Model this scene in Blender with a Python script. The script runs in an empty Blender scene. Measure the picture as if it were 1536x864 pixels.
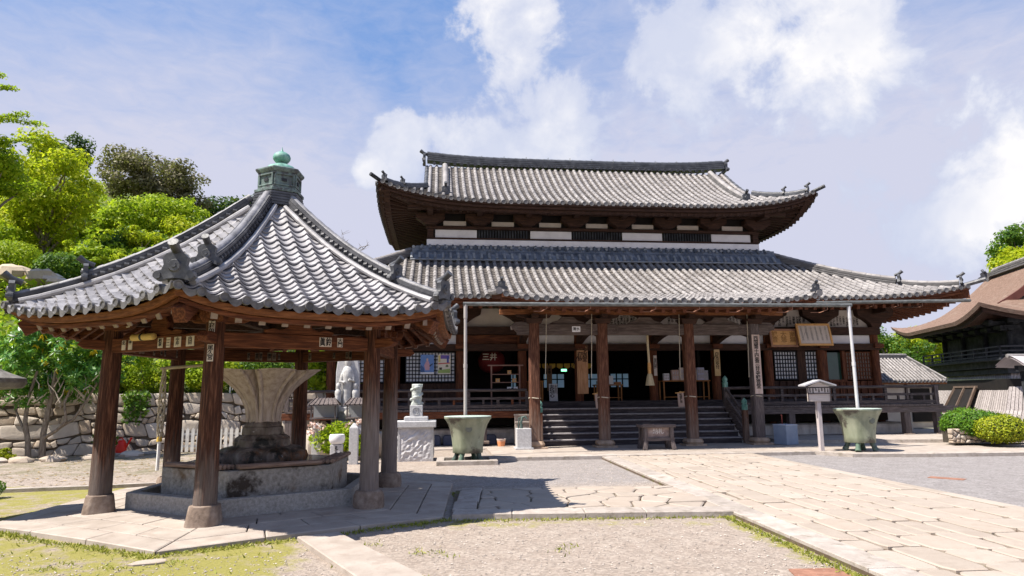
import bpy, bmesh, math, random
import numpy as np
from mathutils import Matrix, Vector
R = math.radians
rnd = random.Random(7)
S = bpy.context.scene
COL = S.collection

# ---------------------------------------------------------------- camera
cd = bpy.data.cameras.new('camera'); cam = bpy.data.objects.new('camera', cd); COL.objects.link(cam)
cd.sensor_width = 36; cd.lens = 23.297; cd.clip_end = 3000; cd.clip_start = .05
_p, _r = .158067, -.009504
_fw = Vector((0, math.cos(_p), math.sin(_p))); _up = Vector((0, -math.sin(_p), math.cos(_p))); _rt = Vector((1, 0, 0))
_x = _rt*math.cos(_r)+_up*math.sin(_r); _y = -_rt*math.sin(_r)+_up*math.cos(_r)
M = Matrix((( _x[0], _y[0], -_fw[0], 0), (_x[1], _y[1], -_fw[1], 0), (_x[2], _y[2], -_fw[2], 1.59), (0, 0, 0, 1)))
cam.matrix_world = M
S.camera = cam
S.render.engine = 'CYCLES'
S.cycles.use_denoising = True
S.cycles.max_bounces = 6; S.cycles.diffuse_bounces = 3; S.cycles.glossy_bounces = 2; S.cycles.transmission_bounces = 4; S.cycles.transparent_max_bounces = 4
S.cycles.caustics_reflective = False; S.cycles.caustics_refractive = False
S.view_settings.view_transform = 'Standard'; S.view_settings.look = 'None'; S.view_settings.gamma = 1
S.view_settings.exposure = 1.4

# ---------------------------------------------------------------- sun and sky
SUN_EL, SUN_AZ = R(58), R(22)      # light travels toward +x, a little away from the camera
to_sun = Vector((-math.cos(SUN_EL)*math.cos(SUN_AZ), -math.cos(SUN_EL)*math.sin(SUN_AZ), math.sin(SUN_EL)))
sl = bpy.data.lights.new('sun', 'SUN'); sl.energy = 3.75; sl.angle = R(.5); sl.color = (1, .93, .83)
so = bpy.data.objects.new('sun', sl); COL.objects.link(so)
so.rotation_euler = to_sun.to_track_quat('Z', 'Y').to_euler()

W = bpy.data.worlds.new('World'); S.world = W; W.use_nodes = True

class NT:
    """small helper for writing node trees"""
    def __init__(s, tree):
        s.t = tree; tree.nodes.clear()
    def n(s, kind, inp=None, **kw):
        nd = s.t.nodes.new('ShaderNode'+kind)
        for k, v in kw.items(): setattr(nd, k, v)
        for k, v in (inp or {}).items():
            if hasattr(v, 'is_output') or isinstance(v, bpy.types.NodeSocket): s.t.links.new(v, nd.inputs[k])
            else: nd.inputs[k].default_value = v
        return nd
    def math(s, op, a, b=0., clamp=False):
        nd = s.n('Math', {0: a, 1: b}, operation=op); nd.use_clamp = clamp; return nd.outputs[0]
    def ramp(s, f, stops, interp='LINEAR'):
        nd = s.n('ValToRGB', {0: f}); cr = nd.color_ramp; cr.interpolation = interp
        while len(cr.elements) < len(stops): cr.elements.new(.5)
        for e, (p, c) in zip(cr.elements, stops):
            e.position = p; e.color = (c, c, c, 1) if isinstance(c, (int, float)) else (*c[:3], 1)
        return nd.outputs[0]
    def mix(s, f, a, b, mode='MIX'):
        nd = s.n('Mix', data_type='RGBA', blend_type=mode)
        for k, v in ((0, f), (6, a), (7, b)):
            if isinstance(v, bpy.types.NodeSocket): s.t.links.new(v, nd.inputs[k])
            elif k == 0: nd.inputs[0].default_value = v
            else: nd.inputs[k].default_value = (*v[:3], 1)
        return nd.outputs[2]
    def noise(s, vec, scale, detail=5, rough=.55, dist=0.):
        return s.n('TexNoise', {'Vector': vec, 'Scale': scale, 'Detail': detail, 'Roughness': rough, 'Distortion': dist}).outputs['Fac']

def sky_world():
    g = NT(W.node_tree)
    tc = g.n('TexCoord').outputs['Generated']
    sky = g.n('TexSky', sky_type='NISHITA', sun_disc=False, sun_elevation=SUN_EL, sun_rotation=R(270)-SUN_AZ, air_density=1.0, dust_density=.8, ozone_density=2.0).outputs[0]
    K = 1/.12
    # thin high haze, paler towards the horizon and broken into fine ripples
    stretch = g.n('Mapping', {'Vector': tc, 'Scale': (1, 1, 2.2)}).outputs[0]
    lo = g.noise(stretch, 2.6, 4, .6, .6)
    fine = g.noise(g.n('Mapping', {'Vector': tc, 'Scale': (1.3, 1, 3.2), 'Rotation': (.2, .5, .3)}).outputs[0], 17, 5, .65, .5)
    z = g.n('SeparateXYZ', {0: tc}).outputs[2]
    xx = g.n('SeparateXYZ', {0: tc}).outputs[0]
    hz = g.n('MapRange', {0: z, 1: .47, 2: .24, 3: .06, 4: .92}).outputs[0]
    right = g.n('MapRange', {0: xx, 1: .36, 2: .60, 3: 0., 4: .45}).outputs[0]
    veil = g.n('MapRange', {0: g.n('VectorMath', {0: tc, 1: (.26, .86, .42)}, operation='DISTANCE').outputs['Value'], 1: .50, 2: .08, 3: 0., 4: .42}, interpolation_type='SMOOTHSTEP').outputs[0]
    veil2 = g.n('MapRange', {0: g.n('VectorMath', {0: tc, 1: (-.40, .87, .30)}, operation='DISTANCE').outputs['Value'], 1: .42, 2: .05, 3: 0., 4: .40}, interpolation_type='SMOOTHSTEP').outputs[0]
    hz = g.math('ADD', g.math('ADD', hz, veil), veil2)
    hf = g.math('ADD', g.math('ADD', hz, right), g.math('ADD', g.math('MULTIPLY', g.math('SUBTRACT', lo, .5), 1.15), g.math('MULTIPLY', g.math('SUBTRACT', fine, .5), .62)), True)
    blue = g.mix(.80, sky, (.052*K, .110*K, .245*K))
    base = g.mix(hf, blue, (.248*K, .255*K, .314*K))
    # cumulus: soft blobs broken up by fractal noise
    blobs = [(-.161,.922,.352,.048),(-.195,.926,.325,.034),(-.155,.925,.325,.042),(-.026,.936,.345,.10),(.034,.911,.412,.09),(.018,.885,.46,.075),(.010,.860,.51,.085),
             (.085,.92,.375,.085),(.328,.831,.449,.14),(.395,.801,.450,.13),(.378,.830,.410,.10),(.245,.847,.478,.10),(.581,.786,.215,.085),(.612,.76,.235,.085),(.54,.818,.19,.075),
             (-.055,.952,.285,.06),(.0,.945,.30,.10),(-.15,.945,.28,.04),(.30,.87,.38,.16),(.47,.80,.36,.15)]
    wts = [1.1,1,.95,1.05,1.05,1.05,1.15,.78,.92,.96,.92,.84,1.0,1.1,.9,.8,.62,.75,.55,.5]
    tot = None
    for (x, y, zz, r), w in zip(blobs, wts):
        l = math.sqrt(x*x+y*y+zz*zz)
        d = g.n('VectorMath', {0: tc, 1: (x/l, y/l, zz/l)}, operation='DISTANCE').outputs['Value']
        m = g.n('MapRange', {0: d, 1: r*1.85, 2: r*.1, 3: 0., 4: w}, interpolation_type='SMOOTHSTEP').outputs[0]
        tot = m if tot is None else g.math('MAXIMUM', tot, m)
    n1 = g.noise(tc, 8.5, 9, .60, .25)
    n3 = g.noise(tc, 24, 6, .6, .3)
    n2 = g.noise(g.n('Mapping', {'Vector': tc, 'Location': (.3, .2, .1)}).outputs[0], 5.0, 5, .55, .2)
    dens = g.math('ADD', g.math('MULTIPLY', tot, .78), g.math('MULTIPLY', g.math('SUBTRACT', n1, .5), 2.0))
    mask = g.n('MapRange', {0: g.math('ADD', dens, g.math('MULTIPLY', g.math('SUBTRACT', n3, .5), .30)), 1: .34, 2: .58, 3: 0., 4: 1.}, interpolation_type='SMOOTHSTEP').outputs[0]
    core = g.n('MapRange', {0: g.math('ADD', dens, g.math('MULTIPLY', g.math('SUBTRACT', n3, .5), .55)), 1: .44, 2: .84, 3: 0., 4: 1.}).outputs[0]
    core = g.math('MULTIPLY', core, g.n('MapRange', {0: n2, 1: .38, 2: .60, 3: .15, 4: 1.}).outputs[0])
    ccol = g.mix(core, (.235*K, .255*K, .322*K), (.385*K, .38*K, .385*K))
    out = g.mix(mask, base, ccol)
    bg = g.n('Background', {'Color': out, 'Strength': .12})
    g.t.links.new(bg.outputs[0], g.n('OutputWorld').inputs[0])
sky_world()

# ---------------------------------------------------------------- materials
MATS = {}
def mat(name, cols, scale=4., detail=6, rough=.8, bump=.15, bscale=None, stretch=(1, 1, 1), metal=0., island=0., spec=.3, spots=None, space='Object', cell=None, zramp=None, dist=0., island_cols=None):
    """procedural material: noise through a colour ramp, optional per-island variation, spots and bump"""
    if name in MATS: return MATS[name]
    m = bpy.data.materials.new(name); m.use_nodes = True; g = NT(m.node_tree)
    tc = g.n('TexCoord').outputs[space]
    v = g.n('Mapping', {'Vector': tc, 'Scale': stretch}).outputs[0]
    f = g.noise(v, scale, detail, .62, dist)
    lo, hi = .30, .70
    st = [(lo+(hi-lo)*i/max(1, len(cols)-1), c) for i, c in enumerate(cols)]
    c = g.ramp(f, st)
    if zramp:   # weathering that belongs to the wood: (z0, z1, colour at the foot)
        z = g.n('SeparateXYZ', {0: tc}).outputs[2]
        nz = g.math('ADD', z, g.math('MULTIPLY', g.math('SUBTRACT', g.noise(g.n('Mapping', {'Vector': tc, 'Scale': (6, 6, .7)}).outputs[0], 3, 4), .5), zramp[3]))
        k = g.n('MapRange', {0: nz, 1: zramp[1], 2: zramp[0], 3: 0., 4: 1.}, interpolation_type='SMOOTHSTEP').outputs[0]
        c = g.mix(k, c, g.ramp(f, [(.3, tuple(x*.55 for x in zramp[2])), (.7, zramp[2])]))
    if spots:
        for (sc, col, a, b) in spots:
            k = g.n('MapRange', {0: g.noise(tc, sc, 5, .65), 1: a, 2: b, 3: 0., 4: 1.}).outputs[0]
            c = g.mix(k, c, col)
    if cell:   # each tile fired to its own tone
        cv = g.n('VectorMath', {0: g.n('Mapping', {'Vector': tc, 'Scale': (1/cell[0], 1/cell[1], 0.)}).outputs[0]}, operation='FLOOR').outputs[0]
        wn = g.n('TexWhiteNoise', {'Vector': cv}, noise_dimensions='3D').outputs[0]
        c = g.n('HueSaturation', {'Color': c, 'Value': g.n('MapRange', {0: wn, 1: 0., 2: 1., 3: 1-cell[2], 4: 1+cell[2]}).outputs[0]}).outputs[0]
    if island or island_cols:
        ri = g.n('NewGeometry').outputs['Random Per Island']
        if island_cols:
            c = g.mix(.72, c, g.ramp(ri, [(i/max(1, len(island_cols)-1), cc) for i, cc in enumerate(island_cols)]))
        if island:
            hsv = g.n('HueSaturation', {'Color': c, 'Value': g.n('MapRange', {0: ri, 1: 0., 2: 1., 3: 1-island, 4: 1+island}).outputs[0]}).outputs[0]; c = hsv
    b = g.n('BsdfPrincipled', {'Base Color': c, 'Roughness': rough, 'Metallic': metal, 'Specular IOR Level': spec})
    if bump:
        h = g.noise(v, bscale or scale*3, 6, .65)
        bn = g.n('Bump', {'Height': h, 'Strength': min(1., bump), 'Distance': .02})
        g.t.links.new(bn.outputs[0], b.inputs['Normal'])
    g.t.links.new(b.outputs[0], g.n('OutputMaterial').inputs[0])
    MATS[name] = m
    return m
def leafmat(name, cols, trans=.45, rough=.5, spec=.25):
    m = bpy.data.materials.new(name); m.use_nodes = True; g = NT(m.node_tree)
    ri = g.n('NewGeometry').outputs['Random Per Island']
    pos = g.n('TexCoord').outputs['Object']
    f = g.math('ADD', g.math('MULTIPLY', ri, .6), g.math('MULTIPLY', g.noise(pos, .9, 3), .5))
    c = g.ramp(f, [(.12+.76*i/max(1, len(cols)-1), cc) for i, cc in enumerate(cols)])
    b = g.n('BsdfPrincipled', {'Base Color': c, 'Roughness': rough, 'Specular IOR Level': spec})
    t = g.n('BsdfTranslucent', {'Color': g.mix(.35, c, (.30, .42, .02))})
    mx = g.n('MixShader', {0: trans})
    g.t.links.new(b.outputs[0], mx.inputs[1]); g.t.links.new(t.outputs[0], mx.inputs[2])
    g.t.links.new(mx.outputs[0], g.n('OutputMaterial').inputs[0])
    return m

W_DARK = [(.013, .0065, .0045), (.042, .019, .012), (.085, .040, .025)]
W_RED = [(.032, .010, .005), (.108, .034, .0145), (.225, .082, .036)]
W_GREY = [(.045, .034, .033), (.11, .088, .084), (.20, .165, .155)]
wood_x = mat('dark_wood_grain_x', W_DARK, 3, stretch=(1, 14, 14), bump=.35)
wood_y = mat('dark_wood_grain_y', W_DARK, 3, stretch=(14, 1, 14), bump=.35)
wood_z = mat('dark_wood_grain_z', W_DARK, 3, stretch=(14, 14, 1), bump=.35)
red_x = mat('red_brown_wood_x', W_RED, 3, stretch=(1, 14, 14), bump=.35)
red_y = mat('red_brown_wood_y', W_RED, 3, stretch=(14, 1, 14), bump=.35)
red_z = mat('red_brown_wood_z', W_RED, 3, stretch=(14, 14, 1), bump=.35)
grey_x = mat('weathered_wood_x', W_GREY, 3, stretch=(1, 14, 14), bump=.4)
grey_y = mat('weathered_wood_y', W_GREY, 3, stretch=(14, 1, 14), bump=.4)
grey_z = mat('weathered_wood_z', W_GREY, 3, stretch=(14, 14, 1), bump=.4)
stepwood = mat('worn_stair_wood', [(.018, .015, .018), (.05, .04, .042), (.10, .085, .085)], 3, stretch=(1, 10, 10), bump=.4)
nosewood = mat('worn_step_edge', [(.13, .12, .125), (.28, .26, .265), (.44, .41, .41)], 6, stretch=(1.5, 10, 10), bump=.4)
eavewood = mat('orange_eave_wood', [(.09, .032, .012), (.19, .07, .025), (.30, .125, .05)], 3, stretch=(2, 12, 12), bump=.3)
post_pav = mat('pavilion_post_wood', [(.016, .006, .004), (.07, .024, .012), (.22, .095, .055)], 4, stretch=(14, 14, .8), bump=.7, zramp=(.25, 1.1, (.17, .135, .12), 1.3))
post_porch = mat('porch_post_wood', [(.026, .010, .006), (.095, .036, .020), (.26, .125, .078)], 4, stretch=(14, 14, .8), bump=.7, zramp=(.2, 1.3, (.25, .17, .13), 2.2))
post_pale = mat('pavilion_post_bleached_foot', [(.016, .006, .004), (.07, .024, .012), (.22, .095, .055)], 4, stretch=(14, 14, .8), bump=.7, zramp=(1.05, 1.9, (.25, .205, .185), 1.0))
railwood = mat('dark_rail_wood', [(.022, .018, .018), (.065, .052, .052), (.14, .115, .112)], 3, stretch=(1, 14, 14), bump=.4)
blackin = mat('interior_shade_black', [(.006, .005, .005), (.016, .012, .010)], 4, bump=.1)  # near-black colour puts interior shade into walls, floors and openings
plaster = mat('white_plaster', [(.60, .58, .60), (.70, .68, .70), (.76, .74, .76)], 2.2, bump=.06)
plaster_w = mat('creamy_plaster', [(.48, .42, .38), (.60, .54, .49)], 2.2, bump=.06)
plinthm = mat('stained_plinth_plaster', [(.34, .31, .285), (.52, .48, .45), (.62, .59, .56)], 2.5, stretch=(2, 2, .6), bump=.15)
paper = mat('white_paper', [(.74, .74, .78), (.82, .82, .85)], 3, bump=0)
ink = mat('black_ink', [(.012, .011, .012), (.02, .018, .018)], 3, bump=0)
goldw = mat('pale_gold_wood', [(.54, .27, .09), (.70, .42, .17)], 3, stretch=(2, 10, 10), bump=.15)
boardw = mat('tan_signboard_wood', [(.34, .16, .08), (.50, .27, .145), (.62, .37, .22)], 3, stretch=(10, 10, 1), bump=.2)
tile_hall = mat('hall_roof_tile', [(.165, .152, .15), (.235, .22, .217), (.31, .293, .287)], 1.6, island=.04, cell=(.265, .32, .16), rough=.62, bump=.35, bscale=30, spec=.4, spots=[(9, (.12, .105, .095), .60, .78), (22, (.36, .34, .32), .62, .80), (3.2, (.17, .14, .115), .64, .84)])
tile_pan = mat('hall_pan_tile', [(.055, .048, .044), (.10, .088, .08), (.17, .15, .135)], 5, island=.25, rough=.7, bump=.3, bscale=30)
tile_dark = mat('dark_roof_tile', [(.025, .027, .032), (.055, .058, .068), (.095, .10, .112)], 4, island=.2, rough=.5, bump=.3, bscale=25, spec=.5)
tile_blue = mat('blue_grey_tile', [(.055, .068, .095), (.11, .13, .165), (.19, .21, .25)], 4, island=.25, rough=.5, bump=.25, spec=.5)
tile_pav = mat('pavilion_roof_tile', [(.20, .192, .198), (.285, .276, .284), (.37, .36, .368)], 2.4, cell=(.235, .1136, .18), rough=.5, bump=.25, bscale=25, spec=.45, spots=[(9, (.19, .18, .18), .60, .78), (5, (.30, .25, .19), .66, .82)])
tile_orn = mat('ornament_tile', [(.022, .023, .027), (.052, .054, .062), (.12, .122, .135)], 6, rough=.5, bump=.3, bscale=20, spec=.5)
verdigris = mat('verdigris_bronze', [(.05, .16, .13), (.13, .30, .25), (.28, .46, .40)], 5, stretch=(2, 2, .8), rough=.6, bump=.15, spots=[(6, (.05, .06, .05), .58, .74)])
bronze_d = mat('dark_bronze', [(.03, .05, .045), (.06, .09, .08), (.12, .16, .14)], 6, rough=.55, bump=.2)
granite = mat('grey_granite', [(.22, .205, .19), (.31, .295, .275), (.40, .38, .36)], 26, detail=8, bump=.25, bscale=60, spots=[(3, (.22, .19, .16), .56, .80), (70, (.13, .13, .13), .60, .68)])
granite_w = mat('white_granite', [(.36, .355, .36), (.45, .445, .45), (.54, .535, .54)], 22, detail=8, bump=.15, bscale=60, spots=[(80, (.30, .30, .31), .62, .70)])
rough_w = mat('rough_hewn_granite', [(.38, .37, .385), (.50, .49, .505), (.60, .59, .60)], 7, detail=8, bump=1., bscale=9)
stone_b = mat('brown_base_stone', [(.12, .085, .065), (.22, .165, .13), (.32, .26, .215)], 8, detail=8, bump=.4, bscale=30)
stone_p = mat('paving_stone', [(.26, .215, .172), (.335, .285, .238), (.40, .35, .30)], 5, detail=8, island=.05, bump=.25, bscale=40, spots=[(1.3, (.20, .15, .115), .52, .74), (6, (.20, .155, .115), .54, .72), (17, (.23, .185, .145), .56, .72), (60, (.17, .14, .12), .58, .70)], island_cols=[(.335, .282, .235), (.365, .312, .265), (.345, .285, .235), (.38, .33, .285)])
stone_k = mat('kerb_stone', [(.27, .235, .205), (.355, .31, .275), (.43, .385, .35)], 6, detail=8, island=.10, bump=.35, bscale=35, spots=[(4, (.20, .17, .13), .57, .72)])
stone_pv = mat('pavilion_paving_stone', [(.28, .235, .20), (.35, .30, .26), (.41, .36, .315)], 3.5, detail=8, island=.07, bump=.2, bscale=40, spots=[(3, (.25, .195, .16), .56, .82), (14, (.24, .20, .175), .58, .75)])
wallstone = mat('wall_stone', [(.17, .14, .115), (.34, .295, .25), (.50, .45, .395)], 5, detail=8, bump=.6, bscale=14, island=.12, island_cols=[(.50, .43, .355), (.43, .35, .27), (.55, .49, .43), (.36, .27, .19), (.50, .41, .32), (.34, .28, .22), (.53, .47, .41)], spots=[(5, (.14, .12, .09), .60, .74)])
darkgap = mat('dark_joint_earth', [(.03, .026, .02), (.07, .058, .045)], 6, bump=.3)
joint = mat('mossy_joint', [(.12, .125, .03), (.10, .07, .05), (.17, .13, .10)], 3.5, bump=.3)
rust = mat('rusty_iron', [(.18, .085, .055), (.34, .175, .12)], 9, rough=.85, bump=.3)
zinc = mat('galvanised_metal', [(.06, .063, .06), (.115, .12, .115), (.20, .205, .20)], 3, stretch=(2, 6, 6), rough=.5, bump=.05, metal=.25, spec=.5)
pipe_m = mat('tan_downpipe', [(.30, .27, .255), (.42, .385, .365)], 3, stretch=(6, 6, 1), rough=.5, bump=.05)
pipe_w = mat('pale_downpipe', [(.42, .42, .43), (.55, .55, .57)], 3, stretch=(6, 6, 1), rough=.45, bump=.05)
potm = mat('verdigris_pot', [(.16, .18, .12), (.235, .255, .18), (.30, .315, .23)], 2.2, stretch=(2.2, 2.2, .55), rough=.55, bump=.1, spots=[(1.9, (.085, .075, .06), .52, .60), (9, (.33, .42, .34), .62, .74)])
ropem = mat('pale_rope', [(.44, .38, .28), (.60, .54, .44)], 20, bump=.4)
whitep = mat('white_paint', [(.72, .72, .73), (.8, .8, .8)], 3, bump=.03)
picketm = mat('weathered_white_picket', [(.50, .47, .42), (.68, .66, .62)], 5, bump=.1)
bark = mat('grey_brown_bark', [(.09, .07, .055), (.19, .155, .12), (.29, .25, .20)], 6, stretch=(4, 4, 1), bump=.6)
hiwada = mat('cypress_bark_roof', [(.11, .066, .048), (.185, .118, .088), (.265, .185, .145)], 4, stretch=(1.2, 5, 5), rough=.95, bump=.9, bscale=16, spots=[(9, (.10, .07, .05), .54, .70), (1.2, (.25, .19, .15), .55, .8)])
blackwood = mat('blackened_wood', [(.012, .014, .018), (.03, .033, .04), (.06, .064, .07)], 4, bump=.3)
greyboard = mat('grey_vertical_boards', [(.20, .17, .165), (.33, .295, .285), (.44, .40, .39)], 3, stretch=(9, 9, .8), island=.16, bump=.3)
bluegrey = mat('blue_grey_paint', [(.20, .25, .34), (.26, .32, .42)], 4, bump=.05, rough=.5)
bluecrate = mat('dark_blue_plastic', [(.025, .035, .07), (.05, .065, .115)], 4, bump=.05, rough=.45)

# ---------------------------------------------------------------- mesh builder
class MB:
    def __init__(s): s.v = []; s.f = []; s.mi = []; s.m = 0
    def add(s, vs, fs):
        o = len(s.v); s.v.extend(vs)
        for f in fs: s.f.append([i+o for i in f]); s.mi.append(s.m)
    def box(s, c, d, rz=0, tap=1.):
        cx, cy, cz = c; x, y, z = d[0]/2, d[1]/2, d[2]/2; ca, sa = math.cos(rz), math.sin(rz)
        vs = []
        for k, t in ((-1, 1.), (1, tap)):
            for a, b in ((-1, -1), (1, -1), (1, 1), (-1, 1)):
                px, py = a*x*t, b*y*t
                vs.append((cx+px*ca-py*sa, cy+px*sa+py*ca, cz+k*z))
        s.add(vs, [(3, 2, 1, 0), (4, 5, 6, 7), (0, 1, 5, 4), (1, 2, 6, 5), (2, 3, 7, 6), (3, 0, 4, 7)]); return s
    def bar(s, p0, p1, w, h, up=(0, 0, 1)):
        p0, p1 = Vector(p0), Vector(p1); d = (p1-p0).normalized(); u = Vector(up)
        x = d.cross(u)
        if x.length < 1e-4: x = Vector((1, 0, 0))
        x.normalize(); y = x.cross(d)
        vs = []
        for p in (p0, p1):
            for a, b in ((-1, -1), (1, -1), (1, 1), (-1, 1)): vs.append(tuple(p+x*(a*w/2)+y*(b*h/2)))
        s.add(vs, [(3, 2, 1, 0), (4, 5, 6, 7), (0, 1, 5, 4), (1, 2, 6, 5), (2, 3, 7, 6), (3, 0, 4, 7)]); return s
    def tube(s, pts, rad, n=8, cap=True):
        pts = [Vector(p) for p in pts]; rad = rad if isinstance(rad, (list, tuple)) else [rad]*len(pts)
        vs = []; fs = []; prev = None
        for i, p in enumerate(pts):
            d = (pts[min(i+1, len(pts)-1)]-pts[max(i-1, 0)]).normalized()
            if prev is None:
                a = Vector((0, 0, 1)) if abs(d.z) < .9 else Vector((1, 0, 0)); x = d.cross(a).normalized()
            else:
                x = (prev-d*prev.dot(d)).normalized()
            prev = x; y = d.cross(x)
            for k in range(n):
                t = 2*math.pi*k/n; vs.append(tuple(p+x*(rad[i]*math.cos(t))+y*(rad[i]*math.sin(t))))
        for i in range(len(pts)-1):
            for k in range(n):
                k2 = (k+1) % n; fs.append((i*n+k, i*n+k2, (i+1)*n+k2, (i+1)*n+k))
        if cap: fs.append(tuple(range(n))[::-1]); fs.append(tuple((len(pts)-1)*n+k for k in range(n)))
        s.add(vs, fs); return s
    def lathe(s, prof, n=24, c=(0, 0, 0), mod=None, cap=True):
        vs = []; fs = []
        for r, z in prof:
            for k in range(n):
                t = 2*math.pi*k/n; rr = r*(mod(t, z) if mod else 1); vs.append((c[0]+rr*math.cos(t), c[1]+rr*math.sin(t), c[2]+z))
        for i in range(len(prof)-1):
            for k in range(n):
                k2 = (k+1) % n; fs.append((i*n+k, i*n+k2, (i+1)*n+k2, (i+1)*n+k))
        if cap: fs.append(tuple(range(n))[::-1]); fs.append(tuple((len(prof)-1)*n+k for k in range(n)))
        s.add(vs, fs); return s
    def prism(s, poly, z0, z1, scale_top=None, c=(0, 0)):
        n = len(poly); top = poly if scale_top is None else [(c[0]+(x-c[0])*scale_top, c[1]+(y-c[1])*scale_top) for x, y in poly]
        vs = [(x, y, z0) for x, y in poly]+[(x, y, z1) for x, y in top]
        s.add(vs, [tuple(range(n))[::-1], tuple(range(n, 2*n))]+[(i, (i+1) % n, n+(i+1) % n, n+i) for i in range(n)]); return s
    def xz(s, poly, y0, y1):
        """outline in the x-z plane (counter-clockwise seen from -y) given thickness from y0 (front) to y1"""
        n = len(poly)
        vs = [(x, y0, z) for x, z in poly]+[(x, y1, z) for x, z in poly]
        s.add(vs, [tuple(range(n)), tuple(range(n, 2*n))[::-1]]+[(i, n+i, n+(i+1) % n, (i+1) % n) for i in range(n)]); return s
    def grid(s, P):
        """P[i][j] points"""
        r, c = len(P), len(P[0])
        s.add([tuple(p) for row in P for p in row], [(i*c+j, i*c+j+1, (i+1)*c+j+1, (i+1)*c+j) for i in range(r-1) for j in range(c-1)]); return s
    def ball(s, c, r, n=14, m=9, j=0.):
        rx, ry, rz = r if isinstance(r, (tuple, list)) else (r, r, r)
        vs = [(c[0], c[1], c[2]-rz)]
        for i in range(1, m):
            p = -math.pi/2+math.pi*i/m
            for k in range(n):
                t = 2*math.pi*k/n; q = 1+j*rnd.uniform(-1, 1); vs.append((c[0]+rx*q*math.cos(p)*math.cos(t), c[1]+ry*q*math.cos(p)*math.sin(t), c[2]+rz*q*math.sin(p)))
        vs.append((c[0], c[1], c[2]+rz)); fs = [(0, 1+(k+1) % n, 1+k) for k in range(n)]
        for i in range(m-2):
            for k in range(n): k2 = (k+1) % n; fs.append((1+i*n+k, 1+i*n+k2, 1+(i+1)*n+k2, 1+(i+1)*n+k))
        L = len(vs)-1; b = 1+(m-2)*n; fs += [(b+k, b+(k+1) % n, L) for k in range(n)]
        s.add(vs, fs); return s
    def merge(s, o, mtx):
        s.add([tuple(mtx @ Vector(v)) for v in o.v], o.f); return s

def link(o, parent=None):
    COL.objects.link(o)
    if parent is not None: o.parent = parent
    return o
def build(name, mb, mats, parent=None, smooth=0, bev=0., loc=None, rot=None):
    me = bpy.data.meshes.new(name); me.from_pydata(mb.v, [], mb.f)
    mats = mats if isinstance(mats, list) else [mats]
    for m in mats: me.materials.append(m)
    if len(mats) > 1: me.polygons.foreach_set('material_index', mb.mi)
    if smooth:
        me.polygons.foreach_set('use_smooth', [True]*len(me.polygons)); me.set_sharp_from_angle(angle=R(smooth))
    me.update()
    o = link(bpy.data.objects.new(name, me), parent)
    if loc is not None: o.location = loc
    if rot is not None: o.rotation_euler = rot
    if bev:
        b = o.modifiers.new('bevel', 'BEVEL'); b.width = bev; b.segments = 2; b.limit_method = 'ANGLE'
    return o
def tag(o, label, cat, group=None, kind=None):
    o['label'] = label; o['category'] = cat
    if group: o['group'] = group
    if kind: o['kind'] = kind
    return o
def thing(name, label, cat, loc=(0, 0, 0), rz=0., group=None):
    o = bpy.data.objects.new(name, None); o.empty_display_size = .2; COL.objects.link(o); o.location = loc; o.rotation_euler = (0, 0, rz)
    return tag(o, label, cat, group)
def struct(o, label=None):
    o['kind'] = 'structure'
    if label: o['label'] = label
    return o
def copy_tree(o, parent=None):
    c = o.copy(); COL.objects.link(c)
    if parent is not None: c.parent = parent
    for ch in list(o.children): copy_tree(ch, c)
    return c
def text(name, s, size, m, parent, loc, rot=(math.pi/2, 0, 0), vertical=True, depth=.002, squash=1., label=None):
    cu = bpy.data.curves.new(name, 'FONT'); cu.body = '\n'.join(s) if vertical else s
    cu.size = size; cu.align_x = 'CENTER'; cu.align_y = 'TOP' if vertical else 'CENTER'; cu.space_line = .86; cu.extrude = depth; cu.resolution_u = 2
    cu.offset = size*.02
    tmp = bpy.data.objects.new(name, cu); COL.objects.link(tmp)
    bpy.context.view_layer.update()
    me = bpy.data.meshes.new_from_object(tmp.evaluated_get(bpy.context.evaluated_depsgraph_get()))
    bpy.data.objects.remove(tmp); me.name = name; me.materials.clear(); me.materials.append(m)
    o = link(bpy.data.objects.new(name, me), parent); o.location = loc; o.rotation_euler = rot; o.scale = (squash, 1, 1)
    return o

# ---------------------------------------------------------------- stones: convex cells by half-plane clipping
def clip(poly, nx, ny, d):
    out = []
    for i in range(len(poly)):
        a, b = poly[i], poly[(i+1) % len(poly)]
        da, db = a[0]*nx+a[1]*ny-d, b[0]*nx+b[1]*ny-d
        if da <= 0: out.append(a)
        if (da < 0 < db) or (db < 0 < da):
            t = da/(da-db); out.append((a[0]+(b[0]-a[0])*t, a[1]+(b[1]-a[1])*t))
    return out
def voronoi(seeds, bounds):
    A = np.array(seeds); cells = []
    for i, (x, y) in enumerate(seeds):
        p = list(bounds); order = np.argsort(((A-A[i])**2).sum(1))[1:22]
        for j in order:
            q = A[j]; n = q-A[i]; m = (q+A[i])/2; p = clip(p, n[0], n[1], float(m@n))
            if len(p) < 3: break
        if len(p) >= 3: cells.append(p)
    return cells
def area(p): return abs(sum(p[i][0]*p[(i+1) % len(p)][1]-p[(i+1) % len(p)][0]*p[i][1] for i in range(len(p))))/2
def inset(poly, d):
    out = list(poly); sgn = sum(poly[i][0]*poly[(i+1) % len(poly)][1]-poly[(i+1) % len(poly)][0]*poly[i][1] for i in range(len(poly)))
    for i in range(len(poly)):
        a, b = poly[i], poly[(i+1) % len(poly)]; ex, ey = b[0]-a[0], b[1]-a[1]; l = math.hypot(ex, ey)
        if l < 1e-6: continue
        nx, ny = (ey/l, -ex/l) if sgn > 0 else (-ey/l, ex/l)
        out = clip(out, nx, ny, a[0]*nx+a[1]*ny-d)
        if len(out) < 3: return []
    return out
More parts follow.
